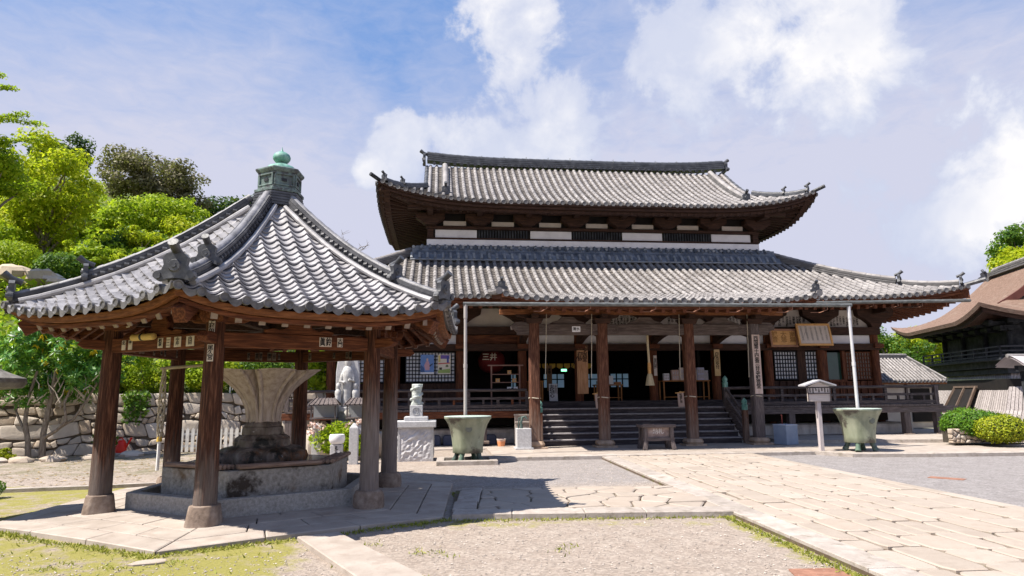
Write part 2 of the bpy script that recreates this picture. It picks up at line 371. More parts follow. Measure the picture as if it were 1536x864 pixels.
def chaikin(p, n=1, k=.22):
    for _ in range(n):
        q = []
        for i in range(len(p)):
            a, b = p[i], p[(i+1) % len(p)]
            q += [(a[0]*(1-k)+b[0]*k, a[1]*(1-k)+b[1]*k), (a[0]*k+b[0]*(1-k), a[1]*k+b[1]*(1-k))]
        p = q
    return p
def slab(mb, poly, z0, z1, gap=.012, edge=.012, tilt=.003, rounded=1, zf=None):
    p = inset(poly, gap)
    if len(p) < 3 or area(p) < .004: return
    if rounded: p = chaikin(p, rounded, .12)
    p2 = inset(p, edge) if edge else p
    if len(p2) != len(p):
        cx = sum(q[0] for q in p)/len(p); cy = sum(q[1] for q in p)/len(p); p2 = [(cx+(x-cx)*.95, cy+(y-cy)*.95) for x, y in p]
    n = len(p); t = rnd.uniform(-tilt, tilt)
    zz = zf or (lambda x, y: 0.)
    vs = [(x, y, z0) for x, y in p]+[(x, y, z1-edge*.6+t+zz(x, y)) for x, y in p]+[(x, y, z1+t+zz(x, y)) for x, y in p2]
    fs = [(i, (i+1) % n, n+(i+1) % n, n+i) for i in range(n)]+[(n+i, n+(i+1) % n, 2*n+(i+1) % n, 2*n+i) for i in range(n)]+[tuple(range(2*n, 3*n))]
    sg = sum(p[i][0]*p[(i+1) % n][1]-p[(i+1) % n][0]*p[i][1] for i in range(n))
    if sg < 0: fs = [f[::-1] for f in fs]
    mb.add(vs, fs)
def cobble(mb, poly, d0, d1, gap=.015, mtx=None, flat=False):
    """a rounded stone bulging along +z of its own frame"""
    p = inset(poly, gap)
    if len(p) < 3 or area(p) < .0012: return
    p = chaikin(chaikin(p, 1, .15), 1, .25) if not flat else chaikin(chaikin(p, 1, .10), 1, .25); n = len(p); cx = sum(q[0] for q in p)/n; cy = sum(q[1] for q in p)/n
    j = rnd.uniform(.85, 1.15); d = d1*j; ox, oy = rnd.uniform(-.12, .12), rnd.uniform(-.12, .12)
    sh = lambda k, z: [(cx+(x-cx)*k, cy+(y-cy)*k, z) for x, y in p]
    rings = sh(1, d0)+sh(1., d*.55)+sh(.97, d*.86)+sh(.88, d*(.97+ox*.3))+sh(.4, d*(1+oy*.3)) if flat else sh(1, d0)+sh(1., d*.35)+sh(.93, d*.72)+sh(.74, d*(.94+ox*.3))+sh(.35, d*(1+oy*.4))
    fs = [(r*n+i, r*n+(i+1) % n, (r+1)*n+(i+1) % n, (r+1)*n+i) for r in range(4) for i in range(n)]+[tuple(range(4*n, 5*n))]
    sg = sum(p[i][0]*p[(i+1) % n][1]-p[(i+1) % n][0]*p[i][1] for i in range(n))
    if sg < 0: fs = [f[::-1] for f in fs]
    if mtx is not None: rings = [tuple(mtx @ Vector(q)) for q in rings]
    mb.add(rings, fs)
def jitter_seeds(x0, y0, x1, y1, sx, sy, j=.42):
    out = []; y = y0; k = 0
    while y < y1+sy:
        x = x0-(k % 2)*sx/2
        while x < x1+sx: out.append((x+rnd.uniform(-j, j)*sx, y+rnd.uniform(-j, j)*sy)); x += sx
        y += sy; k += 1
    return out
# ================================================================ SETTING
HY = .112538
D1 = Vector((math.cos(HY), math.sin(HY), 0)); D2 = Vector((-math.sin(HY), math.cos(HY), 0))
def Hw(x, y, z=0.):
    """hall frame (x along the front from its centre, y into the hall from its front wall) to world"""
    return D1*(6+x)+D2*(22+y)+Vector((0, 0, z))
PY = .0867
E1 = Vector((math.cos(PY), math.sin(PY), 0)); E2 = Vector((-math.sin(PY), math.cos(PY), 0))
PC = Vector((-3.818, 10.319, 0)); PA = [R(212.95+60*k) for k in range(6)]

def ground():
    m = bpy.data.materials.new('gravel_ground'); m.use_nodes = True; g = NT(m.node_tree)
    P = g.n('TexCoord').outputs['Object']; sep = g.n('SeparateXYZ', {0: P}); X, Y = sep.outputs[0], sep.outputs[1]
    big = g.noise(P, .55, 5, .6); mid = g.noise(P, 3.5, 5, .65); fine = g.noise(P, 30, 6, .85)
    speck = g.n('TexVoronoi', {'Vector': P, 'Scale': 34}).outputs['Color']
    sv = g.n('SeparateColor', {0: speck}).outputs[0]
    warm = g.ramp(mid, [(.3, (.30, .245, .205)), (.7, (.37, .315, .27))])
    grey = g.ramp(mid, [(.3, (.225, .205, .20)), (.7, (.295, .275, .27))])
    # the court right of the stone path and the strip by the hall are grey gravel, the rest warm sand
    side = g.math('SUBTRACT', X, g.math('MULTIPLY', Y, -.087))
    kr = g.n('MapRange', {0: side, 1: 5.2, 2: 5.6, 3: 0., 4: 1.}).outputs[0]
    st = g.math('MULTIPLY', g.n('MapRange', {0: g.math('ADD', Y, g.math('MULTIPLY', g.math('SUBTRACT', big, .5), 2.)), 1: 11.4, 2: 12.4, 3: 0., 4: 1.}).outputs[0],
                g.n('MapRange', {0: g.math('ADD', X, g.math('MULTIPLY', g.math('SUBTRACT', mid, .5), 1.4)), 1: -1.6, 2: .2, 3: 0., 4: .8}).outputs[0])
    c = g.mix(g.math('MAXIMUM', kr, st), warm, grey)
    bri = g.n('MapRange', {0: g.math('ADD', g.math('MULTIPLY', sv, .62), g.math('MULTIPLY', fine, .5)), 1: .12, 2: .98, 3: .68, 4: 1.24}).outputs[0]
    c = g.n('HueSaturation', {'Color': c, 'Value': bri}).outputs[0]
    # moss and short grass: near the pavilion on the left and along the kerbs
    ml = g.n('MapRange', {0: X, 1: -1.3, 2: -2.4, 3: 0., 4: 1.}).outputs[0]
    ml = g.math('MULTIPLY', ml, g.n('MapRange', {0: Y, 1: 13.6, 2: 11.8, 3: 0., 4: 1.}).outputs[0])
    kerb = g.math('MULTIPLY', g.n('MapRange', {0: g.math('ABSOLUTE', g.math('SUBTRACT', Y, 8.55)), 1: .75, 2: .1, 3: 0., 4: 1.}).outputs[0], g.n('MapRange', {0: X, 1: 3.0, 2: 2.6, 3: 0., 4: .9}).outputs[0])
    edge = g.math('MULTIPLY', g.n('MapRange', {0: g.math('ABSOLUTE', g.math('SUBTRACT', side, 3.46)), 1: .45, 2: .08, 3: 0., 4: 1.}).outputs[0], g.n('MapRange', {0: Y, 1: 9.4, 2: 8.8, 3: 0., 4: 1.}).outputs[0])
    nearm = g.math('MULTIPLY', g.n('MapRange', {0: Y, 1: 8.3, 2: 6.3, 3: 0., 4: .35}).outputs[0], g.n('MapRange', {0: X, 1: 3., 2: 2., 3: 0., 4: 1.}).outputs[0])
    mm = g.math('ADD', g.math('MULTIPLY', g.math('MAXIMUM', g.math('MAXIMUM', g.math('MULTIPLY', ml, 1.22), nearm), g.math('MAXIMUM', kerb, edge)), .54), g.math('ADD', g.math('MULTIPLY', g.math('SUBTRACT', big, .5), .9), g.math('MULTIPLY', g.math('SUBTRACT', mid, .5), 1.3)))
    mk = g.n('MapRange', {0: mm, 1: .40, 2: .72, 3: 0., 4: .92}, interpolation_type='SMOOTHSTEP').outputs[0]
    moss = g.ramp(fine, [(.25, (.13, .135, .03)), (.5, (.255, .235, .055)), (.75, (.34, .30, .10))])
    c = g.mix(mk, c, moss)
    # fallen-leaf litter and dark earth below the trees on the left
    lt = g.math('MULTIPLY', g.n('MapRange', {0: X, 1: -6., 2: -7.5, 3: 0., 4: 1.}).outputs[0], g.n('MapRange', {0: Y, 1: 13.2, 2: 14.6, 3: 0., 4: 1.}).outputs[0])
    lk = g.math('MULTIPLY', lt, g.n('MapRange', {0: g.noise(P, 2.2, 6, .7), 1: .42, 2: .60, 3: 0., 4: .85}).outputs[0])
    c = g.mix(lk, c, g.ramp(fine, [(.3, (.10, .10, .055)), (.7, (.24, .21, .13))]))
    # beyond the temple court the ground is green
    far = g.n('MapRange', {0: Y, 1: 27., 2: 31., 3: 0., 4: 1.}).outputs[0]
    c = g.mix(far, c, (.09, .12, .03))
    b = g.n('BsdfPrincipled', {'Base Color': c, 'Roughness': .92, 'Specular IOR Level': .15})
    h = g.math('ADD', g.math('MULTIPLY', sv, .5), g.math('ADD', fine, g.math('MULTIPLY', mid, .8)))
    bn = g.n('Bump', {'Height': h, 'Strength': .75, 'Distance': .02}); g.t.links.new(bn.outputs[0], b.inputs['Normal'])
    g.t.links.new(b.outputs[0], g.n('OutputMaterial').inputs[0])
    mb = MB(); xs = [-1200, -300, -90, -40, -20, -10, 0, 10, 20, 40, 90, 300, 1200]; ys = [-300, -60, -10, 0, 8, 16, 24, 40, 90, 300, 1400]
    mb.grid([[(x, y, 0.) for x in xs] for y in ys])
    struct(build('ground', mb, m), 'pale gravel court with moss patches')
ground()

# ---- hillside on the left: a smooth terrain mesh behind the stone wall
def hill_z(x, y):
    # s: distance behind the line of the retaining wall, held back along the side of the hall
    s = -(x+13.1)*.333+(y-18.6)*.943-.55
    s = min(s, (-5.6-(x*.9937+y*.1123))*2.2)
    if s <= 0: return -.5
    z = 1.62*min(1., s/.35)+.40*max(0., s-.35)
    z = min(z, 23+.05*s)
    if s > 3: z += .35*math.sin(x*.31+y*.17)+.25*math.sin(x*.73-y*.41)
    return z
def hills():
    mb = MB(); xs = np.arange(-110, 8, 1.); ys = np.arange(8, 130, 1.)
    mb.grid([[(x, y, hill_z(x, y)) for x in xs] for y in ys])
    m = mat('hillside_grass', [(.035, .055, .012), (.10, .13, .025), (.20, .22, .045)], .8, detail=8, bump=.8, bscale=3)
    struct(build('hillside', mb, m, smooth=80), 'overgrown green hillside')
hills()
def right_rise():
    mb = MB(); xs = np.arange(18, 90, 3.); ys = np.arange(34, 110, 3.)
    mb.grid([[(x, y, max(-.3, min(9., (y-38)*.10+(x-26)*.06+.3*math.sin(x*.5)*math.sin(y*.4))) if y > 38 else -.3) for x in xs] for y in ys])
    struct(build('distant_terrain', mb, MATS['hillside_grass'], smooth=80), 'green rising ground behind the halls')
right_rise()

# ---- stone path to the hall
def path():
    def Pw(a, b): v = E1*a+E2*b; return (v.x, v.y)
    base = MB(); base.prism([Pw(3.56, -3), Pw(7.39, -3), Pw(7.39, 16.9), Pw(3.56, 16.9)], -.05, .036)
    struct(build('path_bed', base, joint), 'mossy joints of the stone path')
    mb = MB(); kb = MB()
    for a0, a1 in ((3.56, 3.92), (7.17, 7.39)):
        b = -3.
        while b < 16.85:
            l = min(rnd.uniform(.9, 1.6), 16.87-b)
            slab(kb if a0 < 5 else mb, [Pw(a0, b), Pw(a1, b), Pw(a1, b+l), Pw(a0, b+l)], -.05, .072, .006, .010, .002, 0); b += l
    a = 3.92; rows = []
    while a < 7.1:
        w = rnd.choice((.30, .36, .42, .48)); w = w if a+w < 6.95 else 7.17-a; rows.append((a, a+w)); a += w
    for a0, a1 in rows:
        b = -3.-rnd.random()
        while b < 16.85:
            l = min(rnd.uniform(.38, .95), 16.87-b); j = lambda: rnd.uniform(-.035, .035)
            if l < .2: b += l; continue
            if rnd.random() < .22:
                t = rnd.uniform(.35, .65); am = a0+(a1-a0)*t
                q = [[Pw(a0, b), Pw(am, b+j()), Pw(am+j(), b+l), Pw(a0, b+l+j())], [Pw(am, b+j()), Pw(a1, b), Pw(a1, b+l), Pw(am+j(), b+l)]]
            else: q = [[Pw(a0+j()*.3, b+j()), Pw(a1, b+j()), Pw(a1+j()*.3, b+l), Pw(a0, b+l)]]
            for p in q: slab(mb, p, -.05, .07, .013, .018, .006, 1)
            b += l
    struct(build('stone_path', mb, stone_p, smooth=30), 'broad pale path of rectangular stone slabs')
    struct(build('path_kerb', kb, stone_k, smooth=30), 'long kerb stones along the path')
    # short crazy-paved branch from the pavilion to the path
    base = MB(); base.prism([(-.80, 8.84), (2.95, 8.95), (2.75, 11.40), (-.95, 11.20)], -.05, .035)
    struct(build('branch_bed', base, joint), 'mossy joints of the branch path')
    mb = MB(); kb = MB()
    x = -.80
    while x < 2.9:
        l = min(rnd.uniform(.75, 1.3), 2.93-x)
        if l > .1: slab(kb, [(x, 8.82+.03*x*.3), (x+l, 8.82+.03*(x+l)*.3), (x+l, 9.20+.03*x*.3), (x, 9.20+.03*x*.3)], -.05, .078, .005, .014, .002, 0)
        x += l
    y = 9.2
    while y < 11.1:
        l = min(rnd.uniform(.6, 1.1), 11.2-y); slab(kb, [(-.83, y), (-.50, y), (-.52, y+l), (-.86, y+l)], -.05, .076, .005, .014, .003, 0); y += l
    for c in voronoi(jitter_seeds(-.5, 9.2, 2.9, 11.4, .52, .40), [(-.5, 9.2), (2.96, 9.24), (2.76, 11.38), (-.52, 11.2)]):
        slab(mb, c, -.05, .068, .013, .018, .007, 1)
    struct(build('branch_paving', mb, stone_p, smooth=30), 'crazy paving of the branch path')
    struct(build('branch_kerb', kb, stone_k, smooth=30), 'kerb stones of the branch path')
path()

def hexp(r, k): return (PC.x+r*math.cos(PA[k % 6]), PC.y+r*math.sin(PA[k % 6]))
def pavilion_paving():
    zf = lambda x, y: -.045*max(0., math.hypot(x-PC.x, y-PC.y)-1.9)/1.3
    b = MB(); b.prism([hexp(3.24, k) for k in range(6)], -.06, .03); struct(build('paving_bed', b, darkgap), 'dark joints of the pavilion paving')
    mb = MB(); lerp = lambda p, q, t: (p[0]+(q[0]-p[0])*t, p[1]+(q[1]-p[1])*t)
    for k in range(6):
        for r0, r1, n in ((2.85, 3.27, 3), (2.42, 2.85, 4), (1.98, 2.42, 3), (1.5, 1.98, 2)):
            a0, a1, b0, b1 = hexp(r0, k), hexp(r0, k+1), hexp(r1, k), hexp(r1, k+1)
            off = rnd.uniform(-.3, .3)/n
            ts = [0]+[min(.95, max(.05, (i+off*n*.4)/n)) for i in range(1, n)]+[1]
            for t0, t1 in zip(ts, ts[1:]):
                slab(mb, [lerp(a0, a1, t0), lerp(b0, b1, t0), lerp(b0, b1, t1), lerp(a0, a1, t1)], -.07, .09, .008, .014 if r1 > 3 else .009, .003, 0, zf)
    struct(build('pavilion_paving', mb, stone_pv, smooth=30), 'hexagonal stone paving under the pavilion')
    p = MB(); q = [(-2.40, 7.66), (-2.00, 7.90), (-.60, 5.75), (-1.12, 5.62)]
    slab(p, q, -.05, .055, .0, .012, 0, 0); struct(build('stone_plank', p, stone_pv, smooth=30), 'long stone slab leading to the pavilion')
    p = MB(); slab(p, chaikin([(-3.70, 6.60), (-3.36, 6.72), (-3.42, 6.86), (-3.66, 6.80)], 1), -.03, .022, 0, .01, 0, 0); struct(build('stepping_stone', p, stone_p, smooth=30), 'flat stone set in the moss')
pavilion_paving()

# ---- stone apron in front of the hall and terraces on the right
def apron():
    mb = MB(); kb = MB()
    hw = lambda x, y: tuple(Hw(x, y))[:2]
    x = -4.6
    while x < 3.4:
        l = min(rnd.uniform(1.1, 2.), 3.45-x); slab(kb, [hw(x, -5.85), hw(x+l, -5.85), hw(x+l, -5.45), hw(x, -5.45)], -.05, .088, .004, .012, .002, 0); x += l
    for r0, r1 in ((-5.45, -4.5), (-4.5, -3.6), (-3.6, -2.4)):
        x = -4.6
        while x < 4.9:
            l = min(rnd.uniform(.9, 1.9), 4.95-x); slab(mb, [hw(x, r0), hw(x+l, r0), hw(x+l, r1), hw(x, r1)], -.05, .08, .004, .008, .002, 0); x += l
    b = MB(); b.prism([hw(-10.9, -2.4), hw(11.5, -2.4), hw(11.5, 11), hw(-10.9, 11)], -.05, .03); struct(build('hall_terrace', b, stone_k), 'low terrace under the hall')
    struct(build('stone_apron', mb, stone_pv, smooth=30), 'stone paved apron before the hall steps')
    # right terrace: kerb running to the right, and one more step up to the hall
    pts = [hw(3.45, -5.72), (8.19, 16.42), (10.0, 16.26), (12.3, 16.36), (20., 16.9)]
    b = MB(); b.prism([pts[0], pts[1], pts[2], pts[3], pts[4], (20, 23), hw(9.5, -2.2), hw(3.45, -2.4)], -.05, .07)
    struct(build('right_terrace', b, stone_pv), 'pale terrace right of the hall steps')
    for a, c in zip(pts, pts[1:]):
        L = math.dist(a, c); n = max(1, round(L/1.4)); d = ((c[0]-a[0])/L, (c[1]-a[1])/L); nn = (-d[1], d[0])
        for i in range(n):
            s0, s1 = L*i/n, L*(i+1)/n; q = [(a[0]+d[0]*s0-nn[0]*.02, a[1]+d[1]*s0-nn[1]*.02), (a[0]+d[0]*s1-nn[0]*.02, a[1]+d[1]*s1-nn[1]*.02), (a[0]+d[0]*s1+nn[0]*.3, a[1]+d[1]*s1+nn[1]*.3), (a[0]+d[0]*s0+nn[0]*.3, a[1]+d[1]*s0+nn[1]*.3)]
            slab(kb, q, -.05, .09, .004, .014, .003, 0)
    st = [hw(4.2, -3.1), hw(6.4, -3.4), hw(8.8, -3.9), hw(11.2, -4.3), hw(12.2, -3.3), hw(12.2, 1.)]
    b = MB(); b.prism([st[0], st[1], st[2], st[3], st[4], st[5], hw(4.2, 1.)], -.05, .165); struct(build('upper_terrace', b, stone_k), 'upper stone step by the veranda')
    struct(build('terrace_kerb', kb, stone_k, smooth=30), 'kerb stones of the terraces')
    b = MB(); b.prism([(-9.6, 11.45), (-7.3, 12.05), (-6.2, 12.45), (-6.28, 12.6), (-7.4, 12.2), (-9.7, 11.6)], -.03, .06); struct(build('low_kerb', b, stone_k), 'low kerb behind the pavilion')
apron()
def drain(name, pts, lab):
    mb = MB(); mb.prism(pts, -.02, .008)
    o = tag(build(name, mb, rust), lab, 'drain cover')
drain('drain_cover', [(7.55, 12.50), (7.95, 12.12), (8.12, 12.28), (7.72, 12.68)], 'rusty iron drain cover set in the grey gravel on the right')
drain('drain_cover', [(2.42, 5.95), (2.92, 5.98), (2.90, 6.32), (2.46, 6.30)], 'reddish iron drain cover by the path edge at the bottom of the view')
# ================================================================ TILED ROOFS
tile_side = mat('stacked_ridge_tile', [(.06, .058, .06), (.12, .115, .115), (.20, .19, .188)], 3, stretch=(1, 1, 9), bump=.5, island=.1)
tile_end = mat('eave_end_tile', [(.06, .058, .06), (.12, .115, .118), (.19, .185, .185)], 8, rough=.6, bump=.3, bscale=30)
def tile_slope(cov, pan, X0, zf, ymax, lift, mtx, row=.265, course=.30, r=.072, discs=True, nseg=5):
    n = int(X0/row); xs = [(i)*row for i in range(-n, n+1)]
    sag = lambda x, y: .014*math.sin(x*1.1+1.3*math.sin(y*.8))*math.sin(y*1.3+x*.35)+.007*math.sin(x*3.7+y*2.1)
    P = lambda x, y, dx=0., dz=0.: tuple(mtx @ Vector((x+dx, y, zf(y)+lift(x, y)+dz+sag(x, y))))
    for i, x in enumerate(xs):
        ym = ymax(x)
        if ym > .12:
            k = max(1, round(ym/course)); vs = []; fs = []; wob = rnd.uniform(-.008, .008)
            for c in range(k):
                for y, rr in ((ym*c/k, r*1.02), (ym*(c+1)/k, r*.88)):
                    for s in range(nseg+1):
                        t = math.pi*s/nseg; vs.append(P(x, y, math.cos(t)*rr+wob, math.sin(t)*rr+.02))
                b = c*2*(nseg+1)
                fs += [(b+s, b+s+1, b+nseg+2+s, b+nseg+1+s)[::-1] for s in range(nseg)]
            cov.add(vs, fs)
            if discs:
                cov.m = 1
                ring = [P(x, -.012, math.cos(2*math.pi*a/10)*r*1.12, math.sin(2*math.pi*a/10)*r*1.12+.015) for a in range(10)]
                ring2 = [P(x, .05, math.cos(2*math.pi*a/10)*r*1.12, math.sin(2*math.pi*a/10)*r*1.12+.015) for a in range(10)]
                inn = [P(x, -.004, math.cos(2*math.pi*a/10)*r*.75, math.sin(2*math.pi*a/10)*r*.75+.015) for a in range(10)]
                cov.add(ring+ring2+inn, [(a, a+10, 10+(a+1) % 10, (a+1) % 10)[::-1] for a in range(10)]+[(a, (a+1) % 10, 20+(a+1) % 10, 20+a)[::-1] for a in range(10)]+[tuple(range(20, 30))]); cov.m = 0
        if i < len(xs)-1:
            xm = x+row/2; ym = min(ymax(x), ymax(x+row)); ym = max(ymax(xm), ym)
            if ym < .1: continue
            k = max(1, round(ym/(course*.62)))
            for c in range(k):
                y0, y1 = ym*c/k, ym*(c+1)/k; a, b = x+r*.55, x+row-r*.55
                vs = [P(a, y0, 0, .035), P(xm, y0, 0, .006), P(b, y0, 0, .035), P(a, y1, 0, .008), P(xm, y1, 0, -.022), P(b, y1, 0, .008), P(a, y0, 0, -.01), P(xm, y0, 0, -.045), P(b, y0, 0, -.01)]
                pan.add(vs, [(0, 1, 4, 3), (1, 2, 5, 4), (6, 7, 1, 0), (7, 8, 2, 1)])
def sheet(mb, X0, zf, ymax, lift, mtx, dz, ny=6, nx=24):
    P = []
    for j in range(ny+1):
        row = []
        for i in range(nx+1):
            x = -X0+2*X0*i/nx; y = ymax(x)*j/ny; row.append(tuple(mtx @ Vector((x, y, zf(y)+lift(x, y)+dz))))
        P.append(row)
    mb.grid(P)
def sweep(mb, pts, sec):
    """carry a closed cross-section (across, up) along a polyline"""
    pts = [Vector(p) for p in pts]; n = len(sec); vs = []; fs = []
    for i, p in enumerate(pts):
        d = pts[min(i+1, len(pts)-1)]-pts[max(i-1, 0)]; d.normalize(); x = Vector((d.y, -d.x, 0)).normalized(); u = x.cross(d)
        for a, b in sec: vs.append(tuple(p+x*a+u*b))
    for i in range(len(pts)-1):
        for k in range(n): k2 = (k+1) % n; fs.append((i*n+k, i*n+k2, (i+1)*n+k2, (i+1)*n+k))
    fs.append(tuple(range(n))[::-1]); fs.append(tuple((len(pts)-1)*n+k for k in range(n)))
    mb.add(vs, fs)
def ridge_mesh(pts, w, h, rt, courses=3, seg=.32):
    mb = MB(); sec = []; hh = h/courses
    right = []; left = []
    for c in range(courses):
        k = w/2*(1-.18*c/courses)
        right += [(k, c*hh), (k, c*hh+hh*.72), (k*.86, c*hh+hh*.72), (k*.86, (c+1)*hh)]
        left += [(-k, c*hh), (-k, c*hh+hh*.72), (-k*.86, c*hh+hh*.72), (-k*.86, (c+1)*hh)]
    sweep(mb, pts, right+left[::-1])
    P = [Vector(p)+Vector((0, 0, h)) for p in pts]
    dense = [P[0]]
    for a, b in zip(P, P[1:]):
        n = max(1, round((b-a).length/seg))
        dense += [a+(b-a)*((i+1)/n) for i in range(n)]
    mb.m = 1
    for a, b in zip(dense, dense[1:]): mb.tube([a, b], [rt*1.03, rt*.92], 9)
    mb.m = 0
    return mb
def arc_pts(a, b, sag, n=8):
    a, b = Vector(a), Vector(b)
    return [a+(b-a)*(i/n)-Vector((0, 0, sag*4*(i/n)*(1-i/n))) for i in range(n+1)]
def oni(parent, loc, ang, s=1., perch=True, name='ridge_end_tile'):
    """onigawara: horned shield facing its local -y, with a bird-perch tube above"""
    mb = MB()
    half = [(0, -.10), (.16, -.12), (.30, -.16), (.40, -.08), (.36, .03), (.25, .06), (.21, .16), (.24, .30), (.17, .38), (.09, .40), (0, .42)]
    o = half+[(-x, z) for x, z in half[::-1]][1:-1]
    mb.xz([(x*s, z*s) for x, z in o], -.06*s, .07*s)
    mb.tube([(0, -.10*s, .14*s), (0, -.03*s, .14*s)], [.11*s, .15*s], 12)
    mb.tube([(0, -.12*s, .14*s), (0, -.06*s, .14*s)], [.045*s, .06*s], 8)
    for sx in (-1, 1): mb.tube([(sx*.32*s, -.09*s, -.05*s), (sx*.32*s, .05*s, -.05*s)], .075*s, 9)
    if perch: mb.tube([(0, .22*s, .36*s), (0, -.02*s, .44*s), (0, -.20*s, .58*s)], [.085*s, .085*s, .10*s], 10)
    return build(name, mb, tile_orn, parent, smooth=40, loc=loc, rot=(0, 0, ang))

# ================================================================ THE HALL
hall = thing('temple_hall', 'large two-tiered dark wooden temple hall with grey tiled roofs and a stepped porch', 'temple hall', Hw(0, 0, 0), HY)
I4 = Matrix.Identity(4)
def T(x=0, y=0, z=0, rz=0): return Matrix.Translation((x, y, z)) @ Matrix.Rotation(rz, 4, 'Z')

# ---- upper roof
uz = lambda y: 8.30+2.0*(y/4.4)+.82*(y/4.4)**2
ulift = lambda x, y: .74*min(1., abs(x)/8.2)**5*max(0., 1-y/3.2)**1.5
uym = lambda x: 4.32 if abs(x) <= 6.47 else max(0., 8.22-abs(x))
def upper_roof():
    cov, pan = MB(), MB()
    tile_slope(cov, pan, 8.16, uz, uym, ulift, T(0, .6))
    sl = lambda x, y: .74*min(1., abs(x)/4.4)**5*max(0., 1-y/3.2)**1.5
    sym = lambda x: min(1.75, max(0., 4.42-abs(x)))
    for sx, rz in ((1, math.pi/2), (-1, -math.pi/2)):
        tile_slope(cov, pan, 4.35, uz, sym, sl, T(sx*8.2, 5, 0, rz))
    sheet(pan, 8.2, uz, uym, ulift, T(0, 9.4, 0, math.pi), 0.)
    rf = build('upper_roof', cov, [tile_hall, tile_end], hall, smooth=50)
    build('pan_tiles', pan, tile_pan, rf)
    # eave board and boarded soffit with rafters
    eb = MB(); N = 40
    def edge(x, dy, dz): return (x, .6+dy, uz(0)+ulift(x, 0)+dz)
    for (z0, z1, dy0, dy1) in ((-.10, -.02, .02, .25), (-.20, -.11, .10, .32), (-.30, -.21, .22, .42)):
        vs = []
        for i in range(N+1):
            x = (-8.12+dy0)+2*(8.12-dy0)*i/N; vs += [edge(x, dy0, z0), edge(x, dy0, z1), edge(x, dy1, z1), edge(x, dy1, z0)]
        eb.add(vs, [(i*4+k, i*4+(k+1) % 4, (i+1)*4+(k+1) % 4, (i+1)*4+k) for i in range(N) for k in range(4)]+[(3, 2, 1, 0), (N*4, N*4+1, N*4+2, N*4+3)])
        for sx in (-1, 1):
            vs = []
            for i in range(N+1):
                y = -4.32+8.64*i/N; zz = uz(0)+sl(y, 0); X = lambda d: sx*(8.14-d)
                vs += [(X(dy0), 5+y, zz+z0), (X(dy0), 5+y, zz+z1), (X(dy1), 5+y, zz+z1), (X(dy1), 5+y, zz+z0)]
            eb.add(vs, [(i*4+k, i*4+(k+1) % 4, (i+1)*4+(k+1) % 4, (i+1)*4+k) for i in range(N) for k in range(4)])
    build('eave_board', eb, wood_x, hall)
    so = MB(); zi = 8.42
    P = []
    for j in range(2):
        row = []
        for i in range(41):
            x = -8.0+16.0*i/40
            row.append(edge(x, .25, -.19) if j == 0 else (max(-6.38, min(6.38, x*.8)), 2.1, zi))
        P.append(row)
    so.grid(P)
    for sx in (-1, 1):
        so.grid([[(sx*7.92, 5+y, uz(0)+sl(y, 0)-.19) for y in np.linspace(-4.2, 4.2, 21)], [(sx*6.36, 5+y*.69, zi) for y in np.linspace(-4.2, 4.2, 21)]])
    x = -7.9
    while x < 7.95:
        xi = x if abs(x) < 6.3 else math.copysign(6.3+(abs(x)-6.3)*.05, x)
        a = Vector(edge(x, .20, -.27)); so.bar(a, (xi, 2.2, zi-.09), .09, .11); x += .27
    for sx in (-1, 1):
        y = -4.1
        while y < 4.1:
            so.bar((sx*7.98, 5+y, uz(0)+sl(y, 0)-.27), (sx*6.3, 5+max(-2.9, min(2.9, y)), zi-.09), .09, .11); y += .27
    for sx in (-1, 1): so.bar((sx*8.05, .74, uz(0)+.74-.26), (sx*6.3, 2.2, zi-.14), .2, .24)
    build('eave_soffit', so, wood_y, hall)
    # gables
    gb = MB()
    for sx in (-1, 1):
        pts = [(y, uz(y-.6)) for y in np.linspace(2.35, 5, 8)]; prof = pts+[(10-y, z) for y, z in pts[::-1]][1:]
        vs = [(sx*6.2, y, z-.02) for y, z in prof]; gb.add(vs, [tuple(range(len(vs)))])
    build('gable_wall', gb, wood_z, hall)
    # ridges
    pts = [(x, 5, 11.10+.20*(abs(x)/6.6)**4) for x in np.linspace(-6.5, 6.5, 15)]
    rg = ridge_mesh(pts, .46, .34, .11, 4)
    r = build('main_ridge', rg, [tile_dark, tile_dark], hall, smooth=40)
    d = MB(); x = -6.2
    while x < 6.25: d.tube([(x, 4.74, 11.14), (x, 4.86, 11.17)], .07, 8); x += .285
    build('ridge_discs', d, tile_dark, r)
    dl = MB(); x = -6.1
    while x < 6.2: dl.tube([(x, 4.80, 11.40), (x, 4.82, 11.56), (x, 5.0, 11.58)], .008, 4); x += .95
    build('ridge_wire', dl, zinc, r)
    for sx in (-1, 1):
        kd = [(sx*5.75, y, uz(y-.6)+.03) for y in np.linspace(4.62, 1.55, 9)]
        build('descending_ridge', ridge_mesh(kd, .30, .17, .11, 2), [tile_side, tile_hall], hall, smooth=40)
        oni(hall, (sx*5.75, 1.45, uz(.85)+.14), 0, .62)
        hp = [(sx*(6.45+1.5*t), 2.35-1.5*t, uz(1.75-1.5*t)+ulift(6.45+1.5*t, 1.75-1.5*t)+.02) for t in np.linspace(0, .95, 8)]
        build('hip_ridge', ridge_mesh(hp, .26, .13, .085, 2), [tile_dark, tile_orn], hall, smooth=40)
        oni(hall, Vector(hp[4])+Vector((sx*.05, -.05, .14)), sx*math.pi/4, .45)
        oni(hall, Vector(hp[-1])+Vector((sx*.05, -.05, .12)), sx*math.pi/4, .5)
        cap = MB()
        for j, z in enumerate((0, .0)): cap.tube([(sx*(8.0), .8, uz(0)+.70), (sx*8.36, .44, uz(0)+.86)], .07, 8)
        build('corner_tile', cap, tile_orn, hall, smooth=40)
        oni(hall, (sx*6.62, 5, 11.30), sx*math.pi/2, .8)
